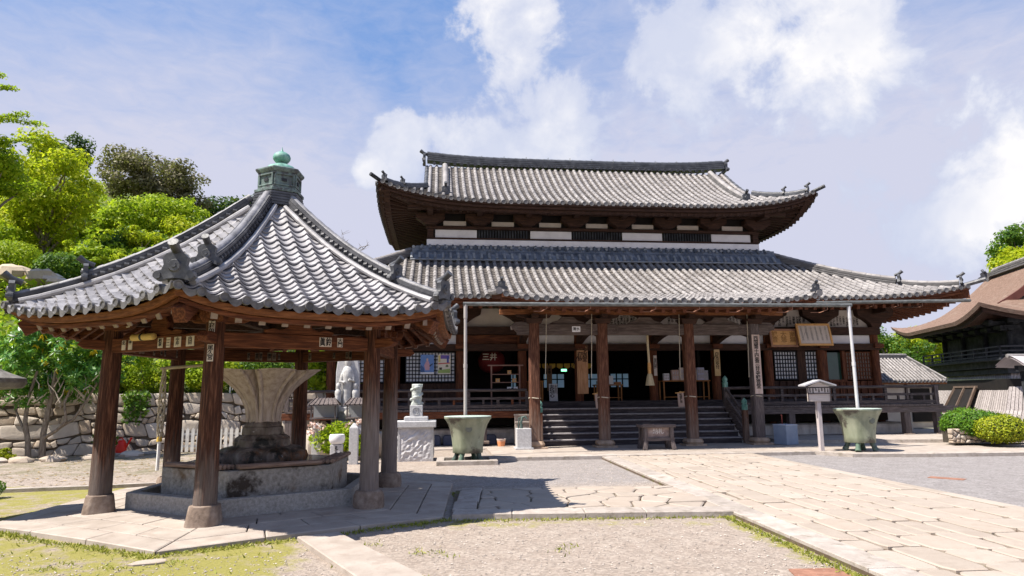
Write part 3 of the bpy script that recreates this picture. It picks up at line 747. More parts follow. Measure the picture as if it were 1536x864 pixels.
        vg = MB(); vp = [(sx*6.5, y, uz(y-.6)-.02) for y in np.linspace(4.9, 2.3, 10)]
        for a, b in zip(vp, vp[1:]): vg.tube([b, a], [.09, .08], 8)
        sweep(vg, [(p[0]-sx*.05, p[1], p[2]-.24) for p in vp], [(-.04, 0), (.04, 0), (.04, .24), (-.04, .24)])
        build('verge', vg, tile_dark, hall)
upper_roof()

# ---- lower main roof
mz = lambda y: 4.50+1.55*(y/4.28)+.55*(y/4.28)**2
mlift = lambda x, y: .50*min(1., abs(x)/11.6)**6*max(0., 1-y/3.6)**1.3
mym = lambda x: min(4.26, max(0., (11.62-abs(x))/4.6*4.28))
def lower_roof():
    cov, pan = MB(), MB()
    tile_slope(cov, pan, 11.55, mz, mym, mlift, T(0, -2.2))
    sz = lambda y: mz(y*4.28/4.6); sl = lambda x, y: .50*min(1., abs(x)/7.2)**6*max(0., 1-y/3.6)**1.3
    sym = lambda x: min(4.58, max(0., (7.22-abs(x))/4.28*4.6))
    for sx, rz in ((1, math.pi/2), (-1, -math.pi/2)): tile_slope(cov, pan, 7.12, sz, sym, sl, T(sx*11.6, 5, 0, rz))
    sheet(pan, 11.6, mz, mym, mlift, T(0, 12.2, 0, math.pi), 0.)
    pan.box((0, 5, 6.5), (14., 5.9, .1))
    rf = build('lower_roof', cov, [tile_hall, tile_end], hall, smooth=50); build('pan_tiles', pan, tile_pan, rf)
    # stepped flashing of dark tiles against the upper storey
    fl = MB()
    for j, (y0, z0, y1, z1) in enumerate(((1.55, 6.40, 1.70, 6.62), (1.70, 6.64, 1.84, 6.78), (1.84, 6.80, 1.98, 6.98))):
        x = -6.95+j*.18
        while x < 6.95-j*.18:
            w = .28
            fl.add([(x, y0, z0), (x+w-.012, y0, z0), (x+w-.012, y1, z1), (x, y1, z1), (x, y0, z0-.05), (x+w-.012, y0, z0-.05)], [(0, 1, 2, 3), (4, 5, 1, 0)])
            fl.m = 1 if j == 0 else 0
            if j != 1: fl.tube([(x, y0-.015, z0+.03), (x, y1, z1+.03)], .05, 7)
            fl.m = 0
            x += w
    fl.m = 1
    for s_ in range(46): fl.tube([(-6.9+s_*.3, 1.93, 6.93), (-6.9+s_*.3, 1.86, 6.92)], .055, 8)
    fl.tube([(-7.0, 1.52, 6.385), (7.0, 1.52, 6.385)], .028, 6); fl.m = 0
    fl.box((0, 2.0, 6.78), (13.6, .08, .42))
    for sx in (-1, 1): fl.bar((sx*6.7, 1.9, 6.7), (sx*6.7, 8, 6.7), .5, .5)
    build('roof_flashing', fl, [tile_blue, mat('highlight_blue_tile', [(.14, .155, .18), (.22, .235, .26), (.30, .315, .33)], 5, rough=.5, bump=.2)], hall)  # paler tubes and bottom lip: highlights put into the tile colour
    # eave boards
    eb = MB(); N = 44
    for (z0, z1, d0, d1_) in ((-.10, -.02, .02, .25), (-.20, -.11, .12, .36)):
        vs = []
        for i in range(N+1):
            x = -11.5+23.*i/N; zz = mz(0)+mlift(x, 0); vs += [(x, -2.2+d0, zz+z0), (x, -2.2+d0, zz+z1), (x, -2.2+d1_, zz+z1), (x, -2.2+d1_, zz+z0)]
        eb.add(vs, [(i*4+k, i*4+(k+1) % 4, (i+1)*4+(k+1) % 4, (i+1)*4+k) for i in range(N) for k in range(4)]+[(3, 2, 1, 0), (N*4, N*4+1, N*4+2, N*4+3)])
        for sx in (-1, 1):
            vs = []
            for i in range(N+1):
                y = -7.1+14.2*i/N; zz = mz(0)+sl(y, 0); vs += [(sx*(11.55-d0), 5+y, zz+z0), (sx*(11.55-d0), 5+y, zz+z1), (sx*(11.55-d1_), 5+y, zz+z1), (sx*(11.55-d1_), 5+y, zz+z0)]
            eb.add(vs, [(i*4+k, i*4+(k+1) % 4, (i+1)*4+(k+1) % 4, (i+1)*4+k) for i in range(N) for k in range(4)])
    build('eave_board', eb, red_x, hall)
    so = MB(); zi = 4.78
    so.grid([[(x, -1.9, mz(0)+mlift(x, 0)-.19) for x in np.linspace(-11.3, 11.3, 45)], [(max(-9.4, min(9.4, x)), .05, zi) for x in np.linspace(-11.3, 11.3, 45)]])
    for sx in (-1, 1): so.grid([[(sx*11.3, 5+y, mz(0)+sl(y, 0)-.19) for y in np.linspace(-6.9, 6.9, 31)], [(sx*9.4, 5+max(-5, min(5, y)), zi) for y in np.linspace(-6.9, 6.9, 31)]])
    x = -11.3
    while x < 11.35:
        so.bar((x, -2.0, mz(0)+mlift(x, 0)-.28), (max(-9.5, min(9.5, x)), .1, zi-.10), .10, .12); x += .30
    for sx in (-1, 1):
        y = -6.9
        while y < 6.9: so.bar((sx*11.4, 5+y, mz(0)+sl(y, 0)-.28), (sx*9.4, 5+max(-5., min(5., y)), zi-.10), .10, .12); y += .30
        so.bar((sx*11.5, -2.1, mz(0)+.50-.28), (sx*9.4, 0, zi-.2), .22, .26)
    build('eave_soffit', so, red_y, hall)
    for sx in (-1, 1):
        f = lambda t: (sx*(11.5-(11.5-7.0)*t), -2.1+4.2*t, mz(4.28*t)+mlift(11.5-4.5*t, 4.28*t)+.03)
        build('hip_ridge', ridge_mesh([f(t) for t in np.linspace(.34, 1., 10)], .34, .22, .10, 3), [tile_side, tile_hall], hall, smooth=40)
        oni(hall, Vector(f(.32))+Vector((0, 0, .16)), sx*R(47), .6)
        build('hip_ridge', ridge_mesh([f(t) for t in np.linspace(.04, .33, 7)], .28, .14, .09, 2), [tile_side, tile_hall], hall, smooth=40)
        oni(hall, Vector(f(.03))+Vector((0, 0, .12)), sx*R(47), .55)
        cap = MB(); cap.tube([f(.03), (sx*11.85, -2.45, mz(0)+.66)], .075, 8); build('corner_tile', cap, tile_orn, hall, smooth=40)
    # main eave gutters at both ends
    for sx in (-1, 1):
        g = MB(); g.tube([(sx*5.6, -2.32, 4.34), (sx*11.3, -2.32, 4.40+.06)], .055, 8)
        o = build('gutter', g, zinc, hall, smooth=40)
        x = 6.2
        while x < 11.2: h = MB(); h.tube([(sx*x, -2.32, 4.44), (sx*x, -2.32, 4.27), (sx*x, -2.02, 4.24), (sx*x, -1.9, 4.3)], .011, 4); x += .85; build('gutter_bracket', h, rust, o)
lower_roof()

# ---- porch roof
pz = lambda y: 3.98+.165*y+.010*y*y
plift = lambda x, y: .20*min(1., abs(x)/4.35)**5*max(0., 1-y/4)
def porch_roof():
    cov, pan = MB(), MB()
    tile_slope(cov, pan, 4.32, pz, lambda x: 3.3, plift, T(0, -5.1))
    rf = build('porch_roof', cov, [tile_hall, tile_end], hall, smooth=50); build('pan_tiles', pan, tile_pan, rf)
    eb = MB(); N = 20
    for (z0, z1, d0, d1_) in ((-.10, -.02, .02, .25), (-.19, -.11, .12, .36)):
        vs = []
        for i in range(N+1):
            x = -4.35+8.7*i/N; zz = pz(0)+plift(x, 0); vs += [(x, -5.1+d0, zz+z0), (x, -5.1+d0, zz+z1), (x, -5.1+d1_, zz+z1), (x, -5.1+d1_, zz+z0)]
        eb.add(vs, [(i*4+k, i*4+(k+1) % 4, (i+1)*4+(k+1) % 4, (i+1)*4+k) for i in range(N) for k in range(4)]+[(3, 2, 1, 0), (N*4, N*4+1, N*4+2, N*4+3)])
    for sx in (-1, 1):
        vp = [(sx*4.42, -5.05+y, pz(y)+plift(4.35, y)) for y in np.linspace(0, 3.0, 10)]
        sweep(eb, [(p[0]-sx*.08, p[1]+.12, p[2]-.13) for p in vp], [(-.03, 0), (.03, 0), (.03, .12), (-.03, .12)])
    build('porch_eave_board', eb, red_x, hall)
    so = MB()
    so.grid([[(x, y-5.1, pz(y)+plift(x, y)-.16) for x in np.linspace(-4.3, 4.3, 15)] for y in np.linspace(.2, 3.2, 5)])
    x = -4.2
    while x < 4.25:
        so.bar((x, -4.95, pz(.1)+plift(x, 0)-.25), (x, -2.3, pz(2.8)-.25), .10, .12); x += .30
    build('porch_soffit', so, red_y, hall)
    for sx in (-1, 1):
        vg = MB()
        for a, b in zip(vp, vp[1:]): vg.tube([(sx*abs(a[0]), a[1], a[2]+.06), (sx*abs(b[0]), b[1], b[2]+.06)], [.095, .085], 8)
        build('verge_tiles', vg, tile_hall, hall, smooth=40)
        oni(hall, (sx*4.35, -5.0, pz(0)+.36), 0, .42)
    g = MB(); g.tube([(-5.36, -5.22, 3.86), (5.2, -5.22, 3.88)], .052, 10); gt = build('porch_gutter', g, zinc, hall, smooth=40)
    for x in (-3.2, -2.05, -.3, .9, 2.1, 3.5, 4.5): h = MB(); h.tube([(x, -5.22, 3.94), (x, -5.22, 3.76), (x-.12, -5.05, 3.70), (x-.3, -4.9, 3.72)], .012, 4); build('gutter_bracket', h, rust, gt)
    for x, m, zt in ((-5.30, pipe_m, 3.84), (5.12, pipe_w, 3.86)):
        d = MB(); d.tube([(x, -5.22, zt), (x, -5.22, zt-.35)], .05, 10); d.tube([(x, -5.22, zt-.33), (x, -5.22, 2.3)], .042, 10); d.tube([(x, -5.22, 2.34), (x, -5.22, 2.24)], .052, 10); d.tube([(x, -5.22, 2.28), (x, -5.22, .92)], .045, 10)
        build('downpipe', d, m, gt, smooth=40)
porch_roof()

# ---- upper storey walls
def upper_walls():
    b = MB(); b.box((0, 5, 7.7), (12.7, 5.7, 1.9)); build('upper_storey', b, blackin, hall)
    w = MB(); w.box((0, 5, 7.135), (12.86, 5.94, .23)); build('upper_white_band', w, plaster, hall, bev=.01)
    wins = [(-6.12, -4.58, 1), (-4.54, -2.60, 0), (-2.56, -.99, 1), (-.95, .95, 0), (.99, 2.56, 1), (2.60, 4.50, 0), (4.54, 6.12, 1)]
    for x0, x1, wh in wins:
        if wh:
            p = MB(); p.box(((x0+x1)/2, 2.13, 7.47), (x1-x0, .06, .32)); build('white_panel', p, plaster, hall)
        else:
            p = MB(); x = x0+.05
            while x < x1: p.box((x, 2.12, 7.47), (.055, .08, .36)); x += .105
            build('slatted_window', p, blackwood, hall)
    t = MB(); t.box((0, 2.06, 7.69), (12.9, .16, .10)); t.box((0, 2.08, 7.29), (12.86, .14, .05))
    for sx in (-1, 1): t.box((sx*6.3, 2.12, 7.9), (.22, .22, 1.3))
    build('upper_beam', t, wood_x, hall)
    for k in range(8):
        x = -6.3+k*1.8
        br = MB(); br.xz([(x-.18, 7.75), (x+.18, 7.75), (x+.30, 7.84), (x+.52, 7.98), (x+.52, 8.16), (x-.52, 8.16), (x-.52, 7.98), (x-.30, 7.84)], 1.72, 2.1)
        br.box((x, 1.5, 8.13), (.2, 1., .16)); build('eave_bracket', br, wood_x, hall)
        if k < 7:
            p = MB(); p.box((x+.9, 2.11, 7.87), (.84, .06, .17)); build('white_panel', p, plaster_w, hall)
    t = MB(); t.box((0, 1.75, 8.26), (12.9, .2, .16)); t.box((0, 1.2, 8.22), (14.2, .18, .14)); build('upper_purlin', t, wood_x, hall)
upper_walls()

frost = bpy.data.materials.new('frosted_glass'); frost.use_nodes = True; _g = NT(frost.node_tree); _g.t.links.new(_g.n('BsdfTranslucent', {'Color': (.50, .58, .72, 1)}).outputs[0], _g.n('OutputMaterial').inputs[0])
# ---- ground storey
PX = [-9.4, -7.35, -5.25, -3.2, -1.28, 1.28, 3.5, 5.42, 7.35, 9.4]
def walls():
    pl = MB(); N = 9
    prof = [(.42, .03), (.45, .25), (.40, .42), (.25, .53), (0, .56)]
    pl.box((0, 5.0, .26), (20.2, 11.5, .5)); o = build('plaster_plinth', pl, plinthm, hall, bev=.14)
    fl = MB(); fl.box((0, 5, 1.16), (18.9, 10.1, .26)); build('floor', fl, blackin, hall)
    bk = MB()
    # rear and side walls enclosing a dark room; the rear wall has openings to the daylight
    Y = 9.9; holes = [(-2.75, -2.2), (-1.95, -1.4), (-.9, .1), (.7, 1.75), (2.4, 3.3)]
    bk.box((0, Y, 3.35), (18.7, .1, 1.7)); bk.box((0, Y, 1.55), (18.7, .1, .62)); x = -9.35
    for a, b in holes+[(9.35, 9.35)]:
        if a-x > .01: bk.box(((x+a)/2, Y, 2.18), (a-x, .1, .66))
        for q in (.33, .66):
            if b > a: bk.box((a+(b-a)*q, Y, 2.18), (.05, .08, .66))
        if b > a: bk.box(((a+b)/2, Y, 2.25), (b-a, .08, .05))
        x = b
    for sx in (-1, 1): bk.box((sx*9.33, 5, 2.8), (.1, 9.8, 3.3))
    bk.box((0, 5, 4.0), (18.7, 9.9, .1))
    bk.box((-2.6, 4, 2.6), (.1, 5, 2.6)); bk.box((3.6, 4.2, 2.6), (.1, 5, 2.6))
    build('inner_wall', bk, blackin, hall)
    for a, b in holes: pn = MB(); pn.box(((a+b)/2, Y+.06, 2.18), (b-a, .01, .66)); build('frosted_pane', pn, frost, hall)
    for x in PX:
        p = MB(); p.lathe([(.15, .5), (.15, 4.4)], 14); build('pillar', p, red_z, hall, smooth=40, loc=(x, 0, 0))
    th = MB(); th.box((0, -.02, 1.22), (19., .38, .21)); build('threshold', th, stepwood, hall, bev=.01)
    ng = MB(); ng.box((0, -.03, 3.10), (19.0, .37, .22)); build('lintel', ng, wood_x, hall, bev=.01)
    hb = MB(); hb.box((0, -.03, 3.66), (19.1, .37, .26)); build('head_beam', hb, wood_x, hall, bev=.01)
    for x in PX:
        e = MB(); e.box((x, -.26, 3.13), (.34, .12, .15)); build('lintel_end', e, red_x, hall, bev=.01)
    kanji = '山川田中村本藤木松井上野高橋岡林清水石原佐伊加大小三西東北南谷森池坂堀宮'
    for i, (a, b) in enumerate(zip(PX, PX[1:])):
        mid = (a+b)/2
        up = MB(); up.box((mid, .03, 4.1), (b-a-.28, .08, .62)); build('upper_panel', up, plaster_w, hall)
        lo = MB(); lo.box((mid, .03, 3.375), (b-a-.28, .08, .29))
        build('frieze_panel', lo, red_x if i == 2 else plaster, hall)
    for x in PX:
        br = MB(); br.xz([(x-.16, 3.79), (x+.16, 3.79), (x+.22, 3.92), (x+.40, 4.06), (x+.66, 4.20), (x+.70, 4.44), (x-.70, 4.44), (x-.66, 4.20), (x-.40, 4.06), (x-.22, 3.92)], -.25, .0)
        br.box((x, -.5, 4.36), (.2, .9, .2)); build('bracket', br, wood_x, hall)
    tp = MB(); tp.box((0, -.3, 4.52), (19.4, .3, .18)); tp.box((0, -1.1, 4.46), (21., .2, .16)); build('eave_purlin', tp, wood_x, hall)
    # votive name slips pasted on the white panels
    for i, (a, b) in enumerate(zip(PX, PX[1:])):
        if i < 4: continue
        x = a+.50; k = 0
        while x < b-.42:
            h = rnd.uniform(.26, .36); zc = 4.06 if i != 7 else 4.08
            if i in (7, 8) or (x-a > .55 and b-x > .55):
                text('name_slip', ''.join(rnd.sample(kanji, rnd.choice((3, 4, 4)))), rnd.uniform(.085, .11), ink, hall, (x, -.015, zc+h/2-.03), depth=.001)
            x += rnd.uniform(.095, .15); k += 1
    # lattice bays
    def lattice(x0, x1, z0, z1, nx, nz, wood, back, name='lattice_panel'):
        f = MB(); f.box(((x0+x1)/2, .06, (z0+z1)/2), (x1-x0, .02, z1-z0)); p = build(name, f, back, hall)
        l = MB(); cw = (x1-x0)/nx; ch = (z1-z0)/nz; q = .27
        for k in range(nx+1): l.box((x0+k*cw, .025, (z0+z1)/2), (cw*q, .034, z1-z0+ch*q))
        for k in range(nz+1): l.box(((x0+x1)/2, .015, z0+k*ch), (x1-x0+cw*q, .036, ch*q))
        build('lattice_bars', l, wood, p)
        return p
    def dado(x0, x1, z1=1.94, m=None):
        d = MB(); d.box(((x0+x1)/2, .05, (1.3+z1)/2), (x1-x0, .06, z1-1.3)); x = x0
        while x <= x1: d.box((x, .0, (1.3+z1)/2), (.05, .06, z1-1.3)); x += .26
        build('dado_boards', d, m or wood_z, hall)
    def header(x0, x1, z0=2.98): 
        d = MB(); d.box(((x0+x1)/2, .05, (z0+3.02)/2), (x1-x0, .1, max(.02, 3.02-z0))); build('header', d, wood_x, hall)
    lattice(-9.2, -7.5, 2.0, 2.95, 14, 8, blackwood, paper); dado(-9.25, -7.5)
    lattice(-7.02, -5.44, 2.0, 2.95, 15, 8, blackwood, paper); dado(-7.2, -5.4)
    rw = MB(); rw.box((-4.22, 3.2, 2.2), (2.0, .08, 1.9)); build('inner_screen', rw, blackin, hall)
    lattice(5.66, 6.46, 2.0, 2.95, 8, 7, blackwood, paper)
    lattice(6.80, 7.22, 2.0, 2.95, 4, 7, blackwood, paper)
    dr = MB(); dr.box((6.63, .02, 2.2), (.30, .10, 1.75)); build('door_stile', dr, wood_z, hall); dado(5.55, 7.25)
    gl = MB(); gl.box((7.83, .10, 2.42), (.70, .02, 1.0)); build('window', gl, mat('green_reflection_glass', [(.02, .05, .035), (.03, .07, .05)], 2, rough=.15, bump=0, spec=.6), hall)  # green reflection put into the colour of the pane
    fr = MB(); fr.box((7.52, .02, 2.45), (.12, .12, 1.05)); fr.box((8.20, .02, 2.45), (.12, .12, 1.05)); fr.box((7.85, .02, 1.93), (.8, .12, .08)); build('window_frame', fr, red_z, hall)
    lattice(8.32, 9.22, 1.98, 2.92, 9, 7, red_z, mat('dim_paper', [(.16, .13, .11), (.22, .18, .15)], 3, bump=0)); dado(7.5, 9.25, 1.92, red_z)
walls()

# ---- veranda, railing, stair
def veranda():
    dk = MB(); x = -10.4
    while x < 10.4: dk.box((x+.105, -.86, 1.10), (.20, 1.34 if abs(x) < 9.6 else 1.34, .06)); x += .21
    build('veranda_deck', dk, grey_y, hall)
    sd = MB()
    for sx in (-1, 1): sd.box((sx*10.0, 5, 1.095), (.9, 10.4, .06))
    build('veranda_deck', sd, grey_x, hall)
    for x0, x1 in ((-10.55, -3.25), (3.25, 11.1)):
        b = MB(); b.box(((x0+x1)/2, -1.42, .965), (x1-x0, .16, .20)); build('veranda_beam', b, grey_x if x0 > 0 else red_x, hall, bev=.01)
    bk = MB(); bk.box((0, -.2, .82), (19, .1, .5)); build('underfloor_shade', bk, blackin, hall)  # black sheet stands in for the shade under the veranda
    for x in (-10.35, -8.4, -6.5, -4.6, 5.33, 7.3, 9.32, 10.45):
        p = MB(); p.box((x, -1.38, .52), (.21, .21, .72)); o = build('veranda_post', p, grey_z, hall, bev=.012)
        s = MB(); s.box((x, -1.38, .14), (.36, .36, .09)); build('post_base', s, stone_b, o, bev=.02)
    for x0, x1 in ((-10.42, -3.25), (3.25, 10.42)):
        r = MB(); L = x1-x0; c = (x0+x1)/2
        r.tube([(x0-.15, -1.45, 1.70), (x1 + (.12 if x1 > 5 else 0), -1.45, 1.70)], .045, 8); r.box((c, -1.45, 1.45), (L, .06, .075)); r.box((c, -1.45, 1.21), (L, .10, .10))
        o = build('veranda_railing', r, railwood, hall)
        n = round(L/1.9)*2
        for i in range(n+1):
            b = MB(); x = x0+L*i/n; b.box((x, -1.45, 1.41 if i % 2 == 0 else 1.32), (.085, .085, .5 if i % 2 == 0 else .2)); build('baluster', b, railwood, o)
            if i < n: b = MB(); b.box((x+L/n/2, -1.45, 1.33), (.07, .07, .16)) if i % 2 else b.box((x+L/n/2, -1.45, 1.33), (.06, .06, .16)); build('baluster', b, red_z if x0 < 0 and i % 2 else railwood, o)
    for sx in (-1, 1):
        r = MB()
        for z, w in ((1.70, .08), (1.45, .07), (1.21, .1)): r.box((sx*10.4, 3.6, z), (w, 10.1, w))
        o = build('veranda_railing', r, grey_y, hall)
        p = MB(); p.box((sx*10.42, -1.45, 1.42), (.12, .12, .62)); build('corner_post', p, grey_z, o)
    # stair: six risers
    st = MB(); ns = MB()
    for i in range(6):
        y0 = -2.62+i*.222; z1 = .08+.175*(i+1)
        st.box((.05, (y0-1.3)/2, .06+(z1-.06)/2-.005), (6.02, -1.3-y0, z1-.07))
        ns.box((.05, y0+.10, z1-.018), (6.06, .27, .036))
    build('stair', st, stepwood, hall); build('stair_tread', ns, nosewood, hall, bev=.006)
    for i, zt in enumerate((.30, .52, .74, .95)): sd = MB(); sd.box((-3.42, -2.30+i*.22, .08+(zt-.08)/2), (.46, .22, zt-.09)); sd.box((-3.42, -2.32+i*.22, zt), (.50, .27, .04)); build('side_step', sd, mat('sunlit_step_planks', [(.20, .16, .14), (.34, .29, .26), (.46, .41, .37)], 3, stretch=(1, 8, 8), bump=.3), hall)  # sun on the stair wood put into a paler colour
    for sx in (-1, 1):
        x = .05+sx*3.10
        s = MB(); s.xz([(0, 0), (1, 0), (1, 1), (0, 1)], 0, 1) if False else None
        sb = MB()
        sb.bar((x, -2.72, .22), (x, -1.36, 1.26), .07, .30); o = build('stringer', sb, grey_y, hall, bev=.01)
        hr = MB(); hr.tube([(x, -2.70, .96), (x, -1.42, 1.72)], .04, 8); hr.bar((x, -2.70, .62), (x, -1.42, 1.42), .06, .12); build('stair_handrail', hr, grey_y, hall)
        for (y, z0, z1, m) in ((-2.74, .08, 1.05, post_porch), (-1.46, 1.13, 1.74, grey_z)):
            p = MB(); p.box((x, y, (z0+z1)/2), (.15, .15, z1-z0)); o = build('newel_post', p, m if sx < 0 or y < -2 else grey_z, hall, bev=.01)
            c = MB(); c.lathe([(.085, 0), (.085, .12), (.095, .125), (.095, .15), (.08, .155), (.06, .19), (.075, .20), (.085, .24), (.075, .285), (.04, .325), (.012, .36), (0.001, .37)], 14, (x, y, z1-.01)); build('bronze_finial', c, verdigris, o, smooth=40)
veranda()

# ---- porch posts and frame
def porch():
    xs = [-3.27, -1.28, 1.30, 3.30]
    for x in xs:
        p = MB(); p.prism(chaikin([(-.145, -.145), (.145, -.145), (.145, .145), (-.145, .145)], 1, .12), .27, 3.56)
        o = build('porch_post', p, post_porch if x != 3.30 else mat('grey_post_wood', W_GREY, 3, stretch=(16, 16, 1), bump=.5), hall, smooth=30, loc=(x, -3.25, 0))
        b = MB(); b.box((0, 0, .10), (.62, .54, .05)); q4 = chaikin([(-.22, -.22), (.22, -.22), (.22, .22), (-.22, .22)], 1, .15); b.prism(q4, .125, .19, 1.16); b.prism([(x_*1.16, y_*1.16) for x_, y_ in q4], .19, .275, .84); build('base_stone', b, mat('sandy_base_stone', [(.24, .16, .11), (.36, .26, .185), (.45, .34, .26)], 5, bump=.4), o, bev=.01)
        r = MB(); r.tube([(.155*math.cos(t)*1.08, .155*math.sin(t)*1.08, 1.46+.01*math.sin(2*t)) for t in np.linspace(0, 2*math.pi, 20)], .014, 6); build('rope_band', r, ropem, o)
        bl = MB(); bl.prism([(-.20, -.20), (.20, -.20), (.20, .20), (-.20, .20)], 3.56, 3.70, 1.25); bl.xz([(-.52, 3.82), (-.46, 3.74), (-.2, 3.70), (.2, 3.70), (.46, 3.74), (.52, 3.82)], -.09, .09); bl.box((0, -.0, 3.76), (.18, .9, .10)); build('bracket', bl, wood_x, o)
    b = MB(); b.box((0, -3.25, 3.395), (7.5, .20, .31)); bm = build('porch_beam', b, mat('carved_grey_brown_beam', [(.05, .035, .03), (.10, .075, .065), (.17, .135, .12)], 3, stretch=(1, 10, 10), bump=.4), hall, bev=.015)
    # carved scrolls on the beam and carved noses beyond the outer posts
    sc = MB()
    for x in (-2.95, -1.62, -.95, .97, 1.62, 2.95):
        sg = 1 if x in (-2.95, -.95, 1.62) else -1
        pts = [(x+sg*(.02+.017*t)*math.cos(t), -3.354, 3.39+(.02+.014*t)*math.sin(t)) for t in np.linspace(0, 8.5, 26)]
        sc.tube(pts, .008, 5)
    build('carved_scroll', sc, grey_x, bm)
    for sx in (-1, 1):
        n = MB(); q = [(0, 3.25), (.18, 3.27), (.33, 3.30), (.42, 3.40), (.50, 3.38), (.52, 3.50), (.40, 3.60), (.2, 3.62), (0, 3.58)]
        q = [(sx*(3.44+a if sx > 0 else 3.42+a), z) for a, z in q]; q = q if sx > 0 else q[::-1]
        n.xz(q, -3.34, -3.16); build('carved_nose', n, MATS['carved_grey_brown_beam'], bm, bev=.012)
    for x in (-2.28, .01, 2.30):
        k = MB(); half = [(0, 3.74), (.14, 3.73), (.18, 3.68), (.30, 3.64), (.42, 3.57), (.5, 3.555), (.2, 3.555), (.1, 3.60)]
        o = [(x+a, z) for a, z in half[::-1]]+[(x-a, z) for a, z in half[1:]]
        k.xz([(x-.55, 3.555), (x+.55, 3.555), (x+.44, 3.62), (x+.28, 3.66), (x+.18, 3.76), (x-.18, 3.76), (x-.28, 3.66), (x-.44, 3.62)], -3.30, -3.20); build('frog_leg_strut', k, MATS['carved_grey_brown_beam'], bm, bev=.012)
    pu = MB(); pu.box((0, -3.25, 3.90), (8.5, .17, .15)); build('porch_purlin', pu, eavewood, hall, bev=.01)
    for x, x2 in zip(xs, (-3.2, -1.28, 1.28, 3.5)):
        e = MB(); pts = [(x+(x2-x)*t, -3.12+3.0*t, 3.30+.22*math.sin(math.pi*t)) for t in np.linspace(0, 1, 9)]
        sweep(e, pts, [(-.09, -.12), (.09, -.12), (.09, .12), (-.09, .12)]); build('tie_beam', e, wood_y, hall)
    # inscribed board on the grey right-hand post
    b = MB(); b.box((3.30, -3.412, 2.38), (.235, .02, 1.72)); o = build('inscribed_board', b, mat('bleached_board', [(.42, .30, .24), (.55, .43, .37), (.62, .52, .47)], 3, stretch=(10, 10, 1), bump=.15), hall)
    text('inscription', '西国第十四番三井寺観音堂', .148, ink, o, (3.30, -3.424, 3.20))
    for x in (-2.92, -1.6, 1.0, 3.08):
        w = MB(); w.tube([(x, -3.42, 3.83), (x-.03, -3.43, 2.9), (x-.06, -3.43, 2.0)], .009, 4); build('bell_wire', w, ropem, hall)
    s = MB(); s.box((-2.05, -3.356, 3.40), (.24, .006, .16)); o = build('paper_slip', s, paper, bm); text('slip_lettering', '清水', .10, ink, o, (-2.05, -3.361, 3.40), vertical=False)
porch()
# ================================================================ HEXAGONAL WATER PAVILION
pav = thing('water_pavilion', 'hexagonal open water pavilion with wavy grey tiles and a green bronze finial', 'pavilion', (PC.x, PC.y, 0))
def pol(r, a, z=0.): return Vector((r*math.cos(a), r*math.sin(a), z))
def side(k):   # outward normal angle of side k (between post k and k+1)
    return PA[k]+R(30)
def pv_posts():
    for k in range(6):
        b = MB()
        p = MB(); n = 14; prof = [(.135, .30), (.128, 1.0), (.118, 2.0), (.112, 2.58)]
        p.lathe(prof, n, mod=lambda t, z: 1+.03*math.cos(4*t)+.015*math.sin(5*t+z*2))
        o = build('post', p, post_pale if k in (2, 3) else post_pav, pav, smooth=50, loc=pol(2.06, PA[k]), rot=(0, 0, PA[k]))
        s = MB()
        if k in (0, 1): s.prism(chaikin([(-.20, -.20), (.20, -.20), (.20, .20), (-.20, .20)], 2, .2), .05, .31, .80)
        else: s.lathe([(.20, .05), (.212, .12), (.205, .24), (.18, .30), (.15, .315)], 20)
        build('base_stone', s, stone_b, o, smooth=40, bev=.012)
pv_posts()
EZ = 2.60                                   # tile height at the middle of an eave
AP = 2.86                                   # apothem of the eave
def pvz(a): s = 1-a/AP; return EZ+1.38*s+.86*s*s
def pvlift(x, a):
    hw = a*math.tan(R(30)); s = 1-a/AP
    return .165*min(1., abs(x)/max(.05, hw))**3.2*max(0., 1-s*1.6)**1.5
tile_crown = mat('ridge_crown_tile', [(.09, .09, .097), (.165, .163, .175), (.25, .247, .262)], 4, rough=.5, bump=.3, bscale=25, spots=[(7, (.07, .065, .06), .56, .74)])
tile_hip = mat('weathered_ridge_tile', [(.022, .022, .026), (.05, .05, .056), (.10, .10, .108)], 4, island=.18, rough=.5, bump=.3, bscale=25, spec=.45)
